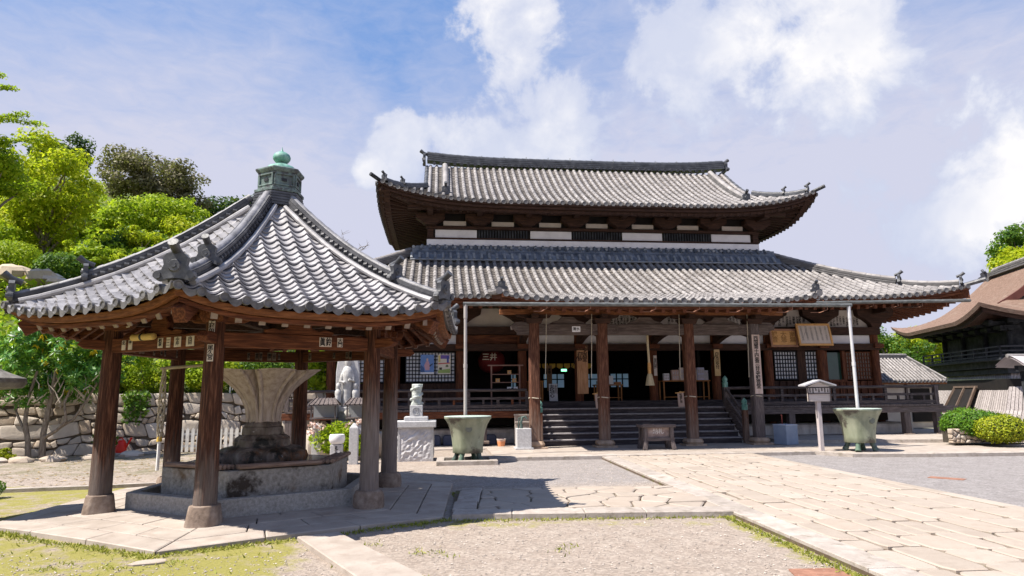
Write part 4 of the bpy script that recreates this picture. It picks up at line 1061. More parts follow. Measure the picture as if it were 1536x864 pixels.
def pv_roof():
    """one face, tiles as overlapping wavy courses; built facing -y, copied round the hexagon"""
    mb = MB(); tw = .235; per = 8; nc = 22
    a_s = [AP-(AP-.36)*i/nc for i in range(nc+1)]
    wave = lambda x: (lambda u: .036*math.exp(-((u-.2)/.13)**2)+.012*math.cos(2*math.pi*(u-.2))-.012*math.sin(math.pi*min(1., max(0., (u-.42)/.55))))((x/tw) % 1.)
    for i in range(nc):
        a0, a1 = a_s[i], a_s[i+1]; h0, h1 = a0*math.tan(R(30)), a1*math.tan(R(30))
        n = int(2*h0/tw*per)+2; xs = np.linspace(-h0, h0, n)
        P = []
        for (a, h, dz) in ((a0-.045, h0, .004), (a0+.010, h0, .024), (a0+.018, h0, .050), ((a0+a1)/2, (h0+h1)/2, .027), (a1-.05, h1, .000)):
            row = []
            for x in xs:
                xc = max(-h, min(h, x)); row.append((xc, -a, pvz(min(a, AP))+pvlift(xc, min(a, AP))+wave(x)+dz+.004*math.sin(37*math.floor(x/tw)+11*i)))
            P.append(row)
        mb.grid(P)
    # round eave tile ends
    mb.m = 1
    hw = AP*math.tan(R(30)); x = (math.floor(-hw/tw)+.2)*tw
    while x < hw:
        if abs(x) < hw-.05:
            z = pvz(AP)+pvlift(x, AP)+.034; r = .052
            for y0, y1, rr in ((-AP-.05, -AP+.02, r),):
                ring = [(x+rr*math.cos(2*math.pi*q/12), y0, z+rr*math.sin(2*math.pi*q/12)) for q in range(12)]
                back = [(p[0], y1, p[2]) for p in ring]; inn = [(x+.66*(p[0]-x), y0+.008, z+.66*(p[2]-z)) for p in ring]; i2 = [(p[0], y0, p[2]) for p in [(x+.74*(w[0]-x), 0, z+.74*(w[2]-z)) for w in ring]]
                mb.add(ring+back+i2+inn, [(q, q+12, 12+(q+1) % 12, (q+1) % 12) for q in range(12)]+[(q, (q+1) % 12, 24+(q+1) % 12, 24+q) for q in range(12)]+[(24+q, 24+(q+1) % 12, 36+(q+1) % 12, 36+q) for q in range(12)]+[tuple(range(36, 48))])
            # hanging lip of the flat eave tile beside it
            vs = []
            for q in range(9):
                xx = x+.04+(tw-.08)*q/8; d = .030*math.sin(math.pi*q/8)
                if abs(xx) > hw: xx = math.copysign(hw, xx)
                zz = pvz(AP)+pvlift(xx, AP)+wave(xx); vs += [(xx, -AP-.024, zz+.05), (xx, -AP-.024, zz-.012-d*.6)]
            mb.add(vs, [(2*q, 2*q+1, 2*q+3, 2*q+2) for q in range(8)])
        x += tw
    first = None
    for k in range(6):
        if first is None: o = first = build('roof_face', mb, [tile_pav, tile_end], pav, smooth=35)
        else: o = first.copy(); link(o, pav)
        o.rotation_euler = (0, 0, side(k)+math.pi/2)
    # fascia boards, soffit and rafters of one side
    eb = MB(); N = 16
    for q_, (z0, z1, y0, y1) in enumerate(((-.105, -.03, AP-.06, AP-.17), (-.165, -.115, AP-.15, AP-.27))):
        vs = []; eb.m = q_
        for i in range(N+1):
            x = -1+2*i/N
            f = lambda a, dz: (x*a*math.tan(R(30)), -a, pvz(AP)+pvlift(x*AP*math.tan(R(30)), AP)*1.15+dz)
            vs += [f(y0, z0), f(y0, z1), f(y1, z1), f(y1, z0)]
        eb.add(vs, [(i*4+q, i*4+(q+1) % 4, (i+1)*4+(q+1) % 4, (i+1)*4+q) for i in range(N) for q in range(4)])
    so = MB(); rows = []
    for a in (AP-.1, 2.3, 1.8, 1.2, .5): rows.append([(x*a*math.tan(R(30)), -a, pvz(a)+pvlift(x*a*math.tan(R(30)), a)-.10) for x in np.linspace(-1, 1, 13)])
    so.grid(rows)
    ra = MB(); x = -1.45
    while x < 1.46:
        top = max(1.0, abs(x)/math.tan(R(30))+.05)
        if top < AP-.3: ra.m = 0; A_, B_ = Vector((x, -(AP-.20), pvz(AP-.20)-.255+pvlift(x, AP))), Vector((x, -top, pvz(top)-.22)); ra.bar(A_, B_, .07, .09); ra.m = 1; d_ = (B_-A_).normalized(); ra.bar(A_-d_*.012, A_+d_*.004, .074, .094); ra.m = 0
        x += .262
    f1 = f2 = f3 = None
    for k in range(6):
        rot = (0, 0, side(k)+math.pi/2)
        if k == 0: f1 = build('eave_board', eb, [eavewood, red_x], pav, rot=rot); f2 = build('roof_boarding', so, red_y, pav, rot=rot); f3 = build('rafters', ra, [red_y, mat('pale_end_grain', [(.16, .12, .10), (.30, .24, .21)], 9, bump=.2)], pav, rot=rot)
        else:
            for f in (f1, f2, f3): c = f.copy(); link(c, pav); c.rotation_euler = rot
    # hip rafters with their square ends
    h0 = None
    for k in range(6):
        rot = (0, 0, PA[k])
        if h0 is None:
            h = MB(); zc = pvz(AP)+.165-.26; h.bar((3.10, 0, zc-.03), (.5, 0, pvz(.43)-.3), .15, .19); h0 = build('hip_rafter', h, red_x, pav, rot=rot, bev=.01)
        else: c = h0.copy(); link(c, pav); c.rotation_euler = rot
    # hip ridges in two steps with tile ornaments
    def hip(r): a = r*math.cos(R(30)); return (r, 0, pvz(min(a, AP))+.165*max(0., 1-(1-a/AP)*1.6)**1.5+.03)
    base = {}
    for k in range(6):
        rot = (0, 0, PA[k])
        if k == 0:
            hr_ = ridge_mesh([hip(r) for r in np.linspace(.36, 2.42, 12)], .20, .15, .062, 3, .24)
            for r in np.linspace(.6, 2.35, 20):
                for s in (-1, 1):
                    p = Vector(hip(r))+Vector((0, s*.088, .085)); hr_.tube([p-Vector((.03, 0, 0)), p+Vector((.03, 0, 0))], .03, 6)
            base['a'] = build('hip_ridge', hr_, [tile_hip, tile_crown], pav, smooth=40, rot=rot)
            base['b'] = build('hip_ridge', ridge_mesh([hip(r) for r in np.linspace(2.42, 3.22, 6)], .18, .10, .052, 2, .24), [tile_hip, tile_crown], pav, smooth=40, rot=rot)
            sd = MB()
            for s, key in ((-1, 'c'), (1, 'd')):
                P = [Vector(hip(r))+Vector((0, s*.145, -.01)) for r in np.linspace(.4, 3.15, 14)]; sd = MB()
                sd.tube(P, [.036+.004*(i % 2) for i in range(14)], 8)
                base[key] = build('ridge_side_tile', sd, tile_pav, pav, smooth=40, rot=rot)
        else:
            for q in ('a', 'b', 'c', 'd'): c = copy_tree(base[q], pav); c.rotation_euler = rot
        p = pol(2.46, PA[k], hip(2.46)[2]+.12); oni(pav, p, PA[k]+math.pi/2, .46)
        p = pol(3.25, PA[k], hip(3.2)[2]+.09); oni(pav, p, PA[k]+math.pi/2, .56 if k == 1 else .5)
    hx = lambda r: [(r*math.cos(PA[k]), r*math.sin(PA[k])) for k in range(6)]
    f = MB(); z = 4.54
    for i in range(5): f.prism(hx(.47-.012*i), z, z+.034); f.prism(hx(.44-.012*i), z+.034, z+.046); z += .046
    fin = build('finial_base', f, tile_dark, pav, loc=(.07, 0, 0), rot=(0, 0, 0)); fin.scale = (.92, .92, 1)
    c = MB(); c.prism(hx(.44), 4.77, 4.815); c.prism(hx(.385), 4.815, 4.86); c.prism(hx(.36), 4.86, 5.08)
    c.prism(hx(.385), 5.06, 5.09); c.prism(hx(.395), 5.09, 5.13, 1.1); c.prism(hx(.435), 5.13, 5.16); c.prism(hx(.43), 5.16, 5.20, .72)
    for k in range(6):
        a, b = pol(.365, PA[k]), pol(.365, PA[k+1] if k < 5 else PA[0]); m = (a+b)/2; u = (b-a).normalized(); nrm = pol(1, side(k))
        for (t0, t1, z0, z1) in ((-.16, .16, 4.865, 4.89), (-.16, .16, 5.04, 5.065), (-.175, -.145, 4.865, 5.065), (.145, .175, 4.865, 5.065)):
            p = m+nrm*.010+u*((t0+t1)/2); c.box((p.x, p.y, (z0+z1)/2), (t1-t0, .03, z1-z0), rz=side(k)+math.pi/2)
    box = build('finial_box', c, mat('aged_copper_sheet', [(.06, .075, .075), (.12, .16, .15), (.19, .27, .24)], 5, rough=.5, bump=.15, spots=[(8, (.06, .06, .065), .48, .62)]), pav, bev=.006, loc=(.08, 0, 0)); box.scale = (.89, .89, 1)
    for k in range(6):
        d = MB(); p = pol(.322, side(k)); d.box((p.x, p.y, 4.965), (.09, .012, .05), rz=side(k)+math.pi/2); build('emblem', d, blackwood, box)
    j = MB(); j.lathe([(.27, 5.165), (.262, 5.20), (.22, 5.25), (.14, 5.285), (.08, 5.295), (.085, 5.32), (.07, 5.325), (.075, 5.33), (.115, 5.345), (.145, 5.385), (.15, 5.42), (.132, 5.465), (.08, 5.50), (.03, 5.515), (.012, 5.55), (.002, 5.60)], 24)
    build('jewel_finial', j, verdigris, pav, smooth=40, loc=(.09, 0, 0)).scale = (.93, .93, 1)
pv_roof()
def pv_frame():
    L = 2.06
    for k in range(6):
        rz = side(k)+math.pi/2; nrm = pol(1, side(k)); mid = pol(2.06*math.cos(R(30)), side(k))
        b = MB(); b.box((0, 0, 0), (L-.16, .13, .19)); o = build('tie_beam', b, red_x, pav, bev=.012, loc=(mid.x, mid.y, 2.29), rot=(0, 0, rz))
        k2 = MB(); k2.xz([(-.44, .0), (.44, 0), (.46, .05), (.34, .075), (.26, .055), (.16, .09), (.17, .17), (.11, .25), (-.11, .25), (-.17, .17), (-.16, .09), (-.26, .055), (-.34, .075), (-.46, .05)], -.05, .05); k2.box((0, 0, .275), (.15, .15, .06))
        build('frog_leg_strut', k2, red_x, o, bev=.012, loc=(0, 0, .097))
        w = MB(); w.box((0, 0, 0), (L+.55, .14, .15)); build('eave_purlin', w, red_x, pav, bev=.01, loc=(mid.x*1.0, mid.y*1.0, 2.735+.01*(k % 2)), rot=(0, 0, rz))
        for s in (-1, 1):   # boat-shaped bracket arms from each post
            a = MB(); a.xz([(0, -.05), (.34, -.02), (.47, .05), (.47, .09), (0, .09)] if s > 0 else [(0, .09), (-.47, .09), (-.47, .05), (-.34, -.02), (0, -.05)], -.055, .055); a.box((s*.36, 0, .12), (.13, .13, .07)); a.box((s*.36, -.09, .06), (.1, .1, .1))
            build('bracket_arm', a, red_x, pav, bev=.01, loc=(mid.x-s*0, mid.y, 2.53), rot=(0, 0, rz)).location = Vector((mid.x, mid.y, 2.53))+Matrix.Rotation(rz, 3, 'Z') @ Vector((-s*L/2, 0, 0))
    for k in range(6):
        c = MB(); c.box((0, 0, 2.62), (.30, .30, .10)); c.prism([(-.12, -.12), (.12, -.12), (.12, .12), (-.12, .12)], 2.50, 2.575, 1.25); build('bearing_block', c, red_x, pav, loc=pol(2.06, PA[k]), rot=(0, 0, PA[k]), bev=.01)
        n = MB(); n.xz([(0, -.07), (.28, -.05), (.36, .0), (.30, .07), (0, .07)], -.06, .06); build('beam_nose', n, red_x, pav, bev=.012, loc=pol(2.12, PA[k], 2.30), rot=(0, 0, PA[k]))
    # radial inner beams carrying the roof centre
    for k in range(3):
        a, b = pol(1.95, PA[k], 2.66), pol(1.95, PA[k]+math.pi, 2.66); m = MB(); m.bar(a, b, .13, .16); build('cross_beam', m, wood_x, pav)
    # paper name slips pasted on beams and posts
    def slip(k, x, z, w, h, chars, size, ring='beam'):
        rz = side(k)+math.pi/2; mid = pol(2.06*math.cos(R(30))+.068, side(k)); u = Matrix.Rotation(rz, 3, 'Z') @ Vector((x, 0, 0))
        s = MB(); s.box((0, 0, 0), (w, .006, h)); o = build('paper_slip', s, mat('aged_paper', [(.50, .42, .36), (.66, .60, .54)], 6, bump=0), pav, loc=(mid.x+u.x, mid.y+u.y, z), rot=(0, 0, rz))
        n = len(chars)
        for i, ch in enumerate(chars): text('slip_lettering', ch, size, ink, o, (-w/2+w*(i+.5)/n, -.005, h/2-.008), squash=min(1.3, w/n/size*.92), depth=.001)
    slip(1, .34, 2.30, .165, .125, ['眞', '鈴'], .12)
    slip(1, .54, 2.30, .075, .125, ['大門'], .062)
    for (x, w, ch) in ((.08, .10, '和泉'), (.24, .075, '一二'), (.42, .13, '中井'), (.66, .15, '内田'), (-.68, .08, '北'), (-.54, .08, '平')): slip(0, x, 2.285, w, .13, [ch], min(.058, w*.8))
    slip(0, -.62, 2.58, .07, .11, ['田中'], .05)
    for k, n in ((4, 9), (5, 8), (3, 5)):
        for i in range(n):
            rz = side(k)+math.pi/2; mid = pol(2.06*math.cos(R(30))-.068, side(k)); x = rnd.uniform(-.8, .8); u = Matrix.Rotation(rz, 3, 'Z') @ Vector((x, 0, 0))
            s = MB(); s.box((0, 0, 0), (rnd.uniform(.04, .07), .006, rnd.uniform(.1, .15))); o = build('paper_slip', s, mat('faded_paper', [(.14, .10, .075), (.30, .24, .19)], 6, bump=0), pav, loc=(mid.x+u.x, mid.y+u.y, 2.29), rot=(0, 0, rz))
            text('slip_lettering', rnd.choice(['山田', '小林', '中川', '清水', '高木']), .05, ink, o, (0, .005, .05), rot=(math.pi/2, 0, math.pi), depth=.001)
    # slips on the front post
    for z, h, ch in ((2.44, .21, '上村田'), (2.12, .21, '尾久宮')):
        p = pol(2.06+.121, PA[1], z); s = MB(); s.box((0, 0, 0), (.075, .008, h)); o = build('paper_slip', s, MATS['aged_paper'], pav, loc=p, rot=(0, 0, PA[1]+math.pi/2)); text('slip_lettering', ch, .07, ink, o, (0, -.006, h/2-.01), depth=.001)
    r = MB(); p = pol(2.02, PA[2]-.0, 2.20)
pv_frame()

# ---- things of the pavilion
y0 = pol(2.06*math.cos(R(30))+.13, side(0)); u = Matrix.Rotation(side(0)+math.pi/2, 3, 'Z')
t = MB(); t.tube([(-.22, 0, 0), (.17, 0, 0), (.215, 0, 0), (.225, 0, 0)], [.046, .046, .040, .02], 14); t.tube([(-.06, 0, 0), (-.02, 0, 0)], .0485, 14)
q = Vector(PC)+y0+u @ Vector((-.18, 0, 0))
b = build('bamboo_tube', t, mat('yellow_bamboo', [(.50, .34, .11), (.62, .45, .18)], 4, bump=.05, rough=.45), smooth=40, loc=(q.x, q.y, 2.37), rot=(0, R(0), side(0)+math.pi/2))
tag(b, 'yellow bamboo tube fixed along the left beam of the water pavilion', 'bamboo tube')
r = MB(); r.tube([(-.04, 0, 0), (.0, 0, 0)], .0495, 14); build('dark_band', r, blackwood, b)

def basin():
    t = thing('stone_basin', 'low hexagonal granite trough around the fountain in the water pavilion', 'trough', (PC.x, PC.y, .06))
    hx = lambda r, z: [pol(r, PA[k], z) for k in range(6)]
    o = MB()
    for r0, r1, z0, z1 in ((1.76, 1.60, 0, .25),):
        A, B_, C_, D_ = hx(r0, z0), hx(r0, z1), hx(r1, z1), hx(r1, z0)
        for k in range(6):
            j = (k+1) % 6; o.add([tuple(v) for v in (A[k], A[j], B_[j], B_[k], C_[k], C_[j], D_[j], D_[k])], [(0, 1, 2, 3), (3, 2, 5, 4), (4, 5, 6, 7)])
    build('trough_wall', o, granite, t, bev=.012)
    f = MB(); f.prism([tuple(v)[:2] for v in hx(1.62, 0)], 0, .05); build('trough_floor', f, darkgap, t)
    g = MB(); g.prism([tuple(v)[:2] for v in hx(1.34, 0)], .04, .555)
    m = mat('water_stained_granite', [(.19, .17, .15), (.30, .275, .245), (.40, .375, .34)], 20, detail=8, bump=.25, bscale=50, spots=[(2.2, (.05, .038, .03), .56, .66), (1.6, (.20, .12, .06), .60, .76)])
    build('inner_basin', g, m, t, bev=.015)
    w = MB(); w.prism([tuple(v)[:2] for v in hx(1.18, 0)], .50, .562); build('water', w, mat('dark_water', [(.02, .022, .018), (.03, .032, .026)], 3, rough=.04, bump=.05, spec=.6), t)
    st = MB(); st.lathe([(.10, .0), (.11, .08), (.07, .17), (0.001, .2)], 10, (pol(1.48, R(286)).x, pol(1.48, R(286)).y, .05)); build('blue_stone', st, mat('blue_grey_pebble', [(.10, .13, .18), (.18, .22, .28)], 5, bump=.2), t, smooth=50)
    # wooden ladle rests laid along the rim
    wood = mat('brown_ladle_rail', [(.12, .075, .055), (.25, .17, .13), (.34, .25, .20)], 3, stretch=(1, 10, 10), bump=.4)
    for k in (0, 1, 2):
        rz = side(k)+math.pi/2; mid = pol(1.34*math.cos(R(30)), side(k)); L = 1.1 if k != 2 else 1.25
        for i in range(4):
            s = MB(); s.tube([(-L/2, 0, 0), (L/2, 0, 0)], .032, 8)
            q = mid+pol(-.20+.067*i+.03, side(k)); build('ladle_rail', s, wood, t, smooth=40, loc=(q.x, q.y, .59+.004*i), rot=(0, 0, rz))
    return t
basin()
def fountain():
    """stone lotus vase: lobed foot, stepped stem and a flaring six-petalled cup"""
    t = thing('stone_lotus_fountain', 'tall stone fountain shaped as a flaring lotus vase on a dark wet lobed foot', 'fountain', (PC.x, PC.y, .615))
    m_cup = mat('streaked_beige_stone', [(.30, .235, .19), (.44, .365, .31), (.56, .48, .42)], 3.0, stretch=(5, 5, .6), detail=8, bump=.35, bscale=18, spots=[(3, (.09, .075, .06), .62, .78)])
    m_foot = mat('wet_mossy_stone', [(.045, .035, .028), (.13, .10, .08), (.26, .225, .195)], 4, stretch=(1.6, 1.6, .7), detail=8, bump=.5, bscale=14, rough=.55, spots=[(3, (.016, .015, .012), .50, .60), (2.4, (.18, .075, .025), .60, .72), (9, (.45, .42, .40), .66, .76)])
    lob = lambda n, d, ph=0.: (lambda a, z: 1+d*(abs(math.cos(n*(a-ph)/2))-.6))
    f = MB(); f.lathe([(.58, -.05), (.63, .0), (.655, .08), (.63, .155), (.55, .205), (.44, .23)], 60, mod=lob(8, .17)); build('lobed_foot', f, m_foot, t, smooth=50)
    oc = lambda r: [(r*math.cos(PA[0]+i*math.pi/4), r*math.sin(PA[0]+i*math.pi/4)) for i in range(8)]
    s = MB(); s.prism(oc(.43), .20, .34, .97); s.prism(oc(.42), .34, .40, .80); s.prism(oc(.315), .395, .52, .96); s.prism(oc(.29), .52, .60, .86); build('stepped_stem', s, m_foot, t, bev=.02)
    c = MB(); n = 96; prof = [(.235, .585), (.222, .64), (.232, .74), (.268, .85), (.335, .97), (.44, 1.10), (.585, 1.225), (.715, 1.315), (.79, 1.358), (.80, 1.372), (.74, 1.37), (.5, 1.30), (.3, 1.15), (0.02, 1.0)]
    vs = []; fs = []
    for i, (r, z) in enumerate(prof):
        g = min(1., max(0.12, (z-.60)/.5))
        for k in range(n):
            a = 2*math.pi*k/n; ph = ((a-PA[1]) % (math.pi/3))/(math.pi/3); pet = math.sin(math.pi*ph)
            rr = r*(1+.42*g*(pet**.42-.90)); zz = z
            rib = math.exp(-((min(ph, 1-ph)-.075)/.030)**2); rr += .034*rib*min(1, (1.40-z)*3+.35)*min(1., .3+g); rr -= .05*math.exp(-((min(ph, 1-ph))/.022)**2)*g
            if z > 1.2: zz = z-.05*(1-pet**.5)*((z-1.2)/.2)+.03*math.exp(-((min(ph, 1-ph))/.05)**2)*((z-1.2)/.2)
            vs.append((rr*math.cos(a), rr*math.sin(a), zz))
    for i in range(len(prof)-1):
        for k in range(n): k2 = (k+1) % n; fs.append((i*n+k, i*n+k2, (i+1)*n+k2, (i+1)*n+k))
    fs.append(tuple((len(prof)-1)*n+k for k in range(n))); c.add(vs, fs)
    cup = build('petalled_cup', c, m_cup, t, smooth=60)
    for k in range(6):
        for s_ in (-1, 1):
            rb = MB(); P = []
            for (r, z) in prof[:9]:
                g = min(1., max(0.12, (z-.60)/.5)); w = .10+.06*g; ph = w; pet = math.sin(math.pi*ph); rr = r*(1+.42*g*(pet**.42-.90))+.012
                a = PA[k]+s_*ph*math.pi/3; P.append((rr*math.cos(a), rr*math.sin(a), z-(.05*(1-pet**.5)*((z-1.2)/.2) if z > 1.2 else 0)))
            rb.tube(P, [.022, .026, .028, .030, .032, .034, .036, .034, .024], 8); build('petal_edge', rb, m_cup, cup, smooth=60)
        rb = MB(); P = []
        for (r, z) in prof[:8]:
            g = min(1., max(0.12, (z-.60)/.5)); rr = r*(1-.42*g*.86)+.004; P.append((rr*math.cos(PA[k]), rr*math.sin(PA[k]), z))
        rb.tube(P, [.020, .022, .024, .026, .028, .028, .026, .016], 8); build('centre_rib', rb, m_cup, cup, smooth=60)
fountain()
# bamboo bar across two posts with a hanging bundle of ladles' rope
bar = MB(); bar.tube([(-5.88, 11.16, 2.06), (-4.9, 10.62, 2.085)], [.027, .024], 8)
tag(build('bamboo_bar', bar, mat('grey_bamboo', [(.30, .25, .17), (.46, .40, .29)], 4, bump=.1), smooth=40), 'thin horizontal bamboo bar tied to the rear left post of the water pavilion', 'bamboo bar')
t = thing('hanging_rope_bundle', 'twisted white rope bundle hanging from the bamboo bar beside the rear left post', 'rope', (-5.80, 11.10, .35))
rp = MB()
for i in range(5):
    ph = i*2*math.pi/5; rp.tube([((.018+.02*math.sin(math.pi*q))*math.cos(ph+q*9)*(1+.6*(1-q)), (.018+.02*math.sin(math.pi*q))*math.sin(ph+q*9)*(1+.6*(1-q)), .55+1.17*q) for q in np.linspace(0, 1, 26)], .013, 6)
build('twisted_rope', rp, ropem, t)
rp = MB(); rp.tube([(0, 0, .06), (.005, 0, .55)], [.026, .03], 8); build('hanging_end', rp, whitep, t)
k = MB(); k.tube([(0, 0, .52), (0, 0, .60)], .042, 10); build('yellow_tie', k, mat('yellow_cord', [(.55, .36, .05), (.66, .45, .09)], 9, bump=.2), t)
# ================================================================ THINGS IN THE COURT
def rain_pot(loc, label, emblem, rz=0.):
    t = thing('rain_pot', label, 'rain pot', loc, rz, 'bronze rain pots below the porch downpipes')
    ang = lambda a, z: 1+.012*math.cos(8*a)
    p = MB(); prof = [(.345, .20), (.355, .21), (.36, .35), (.385, .55), (.42, .72), (.47, .86), (.535, .97), (.555, .985), (.56, 1.0), (.56, 1.03), (.525, 1.03), (.515, .99), (.46, .88), (.40, .7), (.36, .5), (.34, .28)]
    p.lathe(prof, 40, mod=lambda a, z: 1+(.035 if z < .98 else .01)*(abs(math.cos(4*(a+.39)))**6)); build('pot_body', p, potm, t, smooth=45)
    for i in range(4):
        a = math.pi/4+i*math.pi/2+.25; f = MB(); f.tube([(.27*math.cos(a), .27*math.sin(a), .24), (.30*math.cos(a), .30*math.sin(a), .12), (.36*math.cos(a), .36*math.sin(a), .0)], [.075, .055, .075], 10); build('foot', f, bronze_d if i % 2 else mat('green_bronze_foot', [(.06, .10, .075), (.13, .19, .14)], 5, bump=.1), t, smooth=40)
    e = MB(); zc = .76; yy = -.425
    if emblem == 'disc':
        e.tube([(0, -.415, .76), (0, -.445, .76)], .075, 20); build('round_emblem', e, mat('grey_emblem', [(.14, .15, .12), (.20, .21, .17)], 8, bump=.4), t, smooth=40)
    else:
        q = [(.0, -.07), (.055, -.03), (.065, .06), (0, .08), (-.065, .06), (-.055, -.03)]
        e.xz([(x+.17, z+.74) for x, z in q], -.432, -.38); e.xz([(x*.35+.10, z*.35+.84) for x, z in q], -.456, -.40); build('shield_emblem', e, mat('grey_emblem', [(.14, .15, .12), (.20, .21, .17)], 8, bump=.4), t)
    rm = MB(); rm.lathe([(.54, 1.028), (.562, 1.03), (.562, 1.042), (.54, 1.045)], 40); build('pot_rim', rm, mat('pale_verdigris', [(.30, .38, .33), (.42, .50, .45)], 6, bump=.1), t, smooth=40)
    return t
rain_pot((-1.08, 16.05, .03), 'green bronze rain pot with a round emblem in a square stone curb', 'disc', .12)
rain_pot((8.80, 17.25, .09), 'green bronze rain pot with a shield emblem beside the small roofed notice', 'shield', -.1)
def square_curb(c, w, d, rz, h, label):
    t = thing('stone_curb', label, 'stone curb', (*c, 0), rz)
    for (x, y, a, b) in ((0, -d/2+.09, w, .18), (0, d/2-.09, w, .18), (-w/2+.09, 0, .18, d-.37), (w/2-.09, 0, .18, d-.37)):
        m = MB(); m.box((x, y, h/2-.02), (a, b, h+.04)); build('curb_stone', m, stone_k, t, bev=.015)
    m = MB(); m.box((0, 0, .005), (w-.34, d-.34, .03)); build('curb_bed', m, darkgap, t)
square_curb((-1.10, 15.98), 1.40, 1.2, .09, .10, 'square stone curb around the bronze pot with the round emblem')

def pedestal_statue():
    t = thing('pillar_statue', 'small carved grey dragon pillar on a rough hewn white granite pedestal', 'statue', (-2.40, 16.72, 0), .11)
    p = MB(); N = 14
    # rough front faces: displaced grids on a block
    def face(f): 
        G = []
        for j in range(N+1):
            row = []
            for i in range(N+1):
                u, v = i/N, j/N; ed = min(1, 5*min(u, 1-u, v, 1-v)); row.append(f(u, v, ed*(rnd.uniform(-.005, .03))))
            G.append(row)
        p.grid(G)
    w, d, h = .84, .70, .80
    face(lambda u, v, q: (-w/2+w*u, -d/2-q, h*v)); face(lambda u, v, q: (w/2+q, -d/2+d*u, h*v)); face(lambda u, v, q: (-w/2-q, d/2-d*u, h*v)); face(lambda u, v, q: (w/2-w*u, d/2+q, h*v))
    build('rough_block', p, rough_w, t)
    for x in (-.40, .40):
        s = MB(); s.box((x, -.352, .40), (.05, .03, .80)); build('dressed_edge', s, granite_w, t)
    c = MB(); c.box((0, 0, .875), (.98, .84, .15)); build('cap_slab', c, granite_w, t, bev=.015)
    c = MB(); c.box((0, 0, 1.0), (.58, .52, .11)); build('upper_slab', c, granite_w, t, bev=.02)
    c = MB(); c.box((0, 0, 1.19), (.31, .31, .28)); o = build('die_block', c, granite_w, t, bev=.012)
    e = MB(); e.tube([(.09*math.cos(a)+.0, -.16, 1.19+.09*math.sin(a)) for a in np.linspace(.5, 5.6, 18)], .013, 6); e.tube([(.045*math.cos(a), -.16, 1.19+.05*math.sin(a)) for a in np.linspace(-1.2, 2.6, 12)], .012, 6); build('emblem', e, mat('carved_grey', [(.24, .24, .25), (.34, .34, .35)], 9, bump=.2), o)
    s = MB(); m = 90
    s.lathe([(.125, 1.33), (.135, 1.36), (.115, 1.42), (.125, 1.5), (.115, 1.6), (.125, 1.7), (.13, 1.80), (.125, 1.84), (.10, 1.85)], 28, mod=lambda a, z: 1+.10*math.sin(3*a+z*22)+.06*math.sin(5*a-z*31))
    s.tube([((.125+.015*math.sin(q*3))*math.cos(q), (.125+.015*math.sin(q*3))*math.sin(q), 1.36+.47*q/13) for q in np.linspace(0, 13, 70)], [.03+.012*math.sin(i*.9) for i in range(70)], 7)
    build('carved_dragon', s, mat('mottled_carved_stone', [(.26, .29, .26), (.42, .45, .42), (.58, .60, .58)], 12, bump=.6, bscale=20), t, smooth=50)
pedestal_statue()

def kannon():
    t = thing('stele_statue', 'pale stone relief stele of a standing robed figure with two small attendants behind the flowers', 'statue', (-4.42, 17.9, 0), .11)
    p = MB(); p.xz([(-.30, 1.28), (.30, 1.28), (.31, 2.2), (.26, 2.55), (.12, 2.72), (-.12, 2.72), (-.27, 2.55), (-.31, 2.2)], -.02, .18); build('stele', p, granite_w, t, bev=.02)
    b = MB(); b.lathe([(.11, 1.30), (.13, 1.45), (.12, 1.75), (.15, 2.05), (.155, 2.2), (.10, 2.32), (.055, 2.36), (.06, 2.38), (.085, 2.45), (.08, 2.54), (.04, 2.62), (.03, 2.68), (0.002, 2.70)], 18, (0, -.04, 0), mod=lambda a, z: 1+.05*math.sin(9*a+z*6))
    b.tube([(-.12, -.08, 2.16), (-.17, -.13, 1.95), (-.05, -.2, 1.92)], [.05, .05, .035], 8); b.tube([(.12, -.08, 2.16), (.17, -.13, 1.95), (.05, -.2, 2.0)], [.05, .05, .035], 8)
    m = mat('pale_figure_stone', [(.34, .33, .32), (.45, .44, .43), (.55, .54, .53)], 9, bump=.4)
    build('robed_figure', b, m, t, smooth=50)
    for sx in (-.22, .22):
        c = MB(); c.lathe([(.085, 1.30), (.09, 1.38), (.07, 1.5), (.085, 1.62), (.08, 1.70), (.035, 1.75), (.04, 1.77), (.06, 1.82), (.055, 1.88), (.02, 1.92)], 14, (sx, -.12, 0), mod=lambda a, z: 1+.08*math.sin(7*a+z*14)); build('attendant_figure', c, m, t, smooth=50)
    d = MB(); d.box((0, 0, 1.22), (.82, .5, .13)); build('base_slab', d, granite_w, t, bev=.02)
    d = MB(); d.box((0, .02, .85), (.74, .5, .62)); build('base_block', d, granite, t, bev=.02)
    d = MB(); d.ball((.12, -.38, 1.08), .16, 20, 12); build('stone_ball', d, granite, t, smooth=60)
    d = MB(); d.box((.10, -.40, .82), (.40, .3, .22)); build('offering_stone', d, granite_w, t, bev=.01)
kannon()
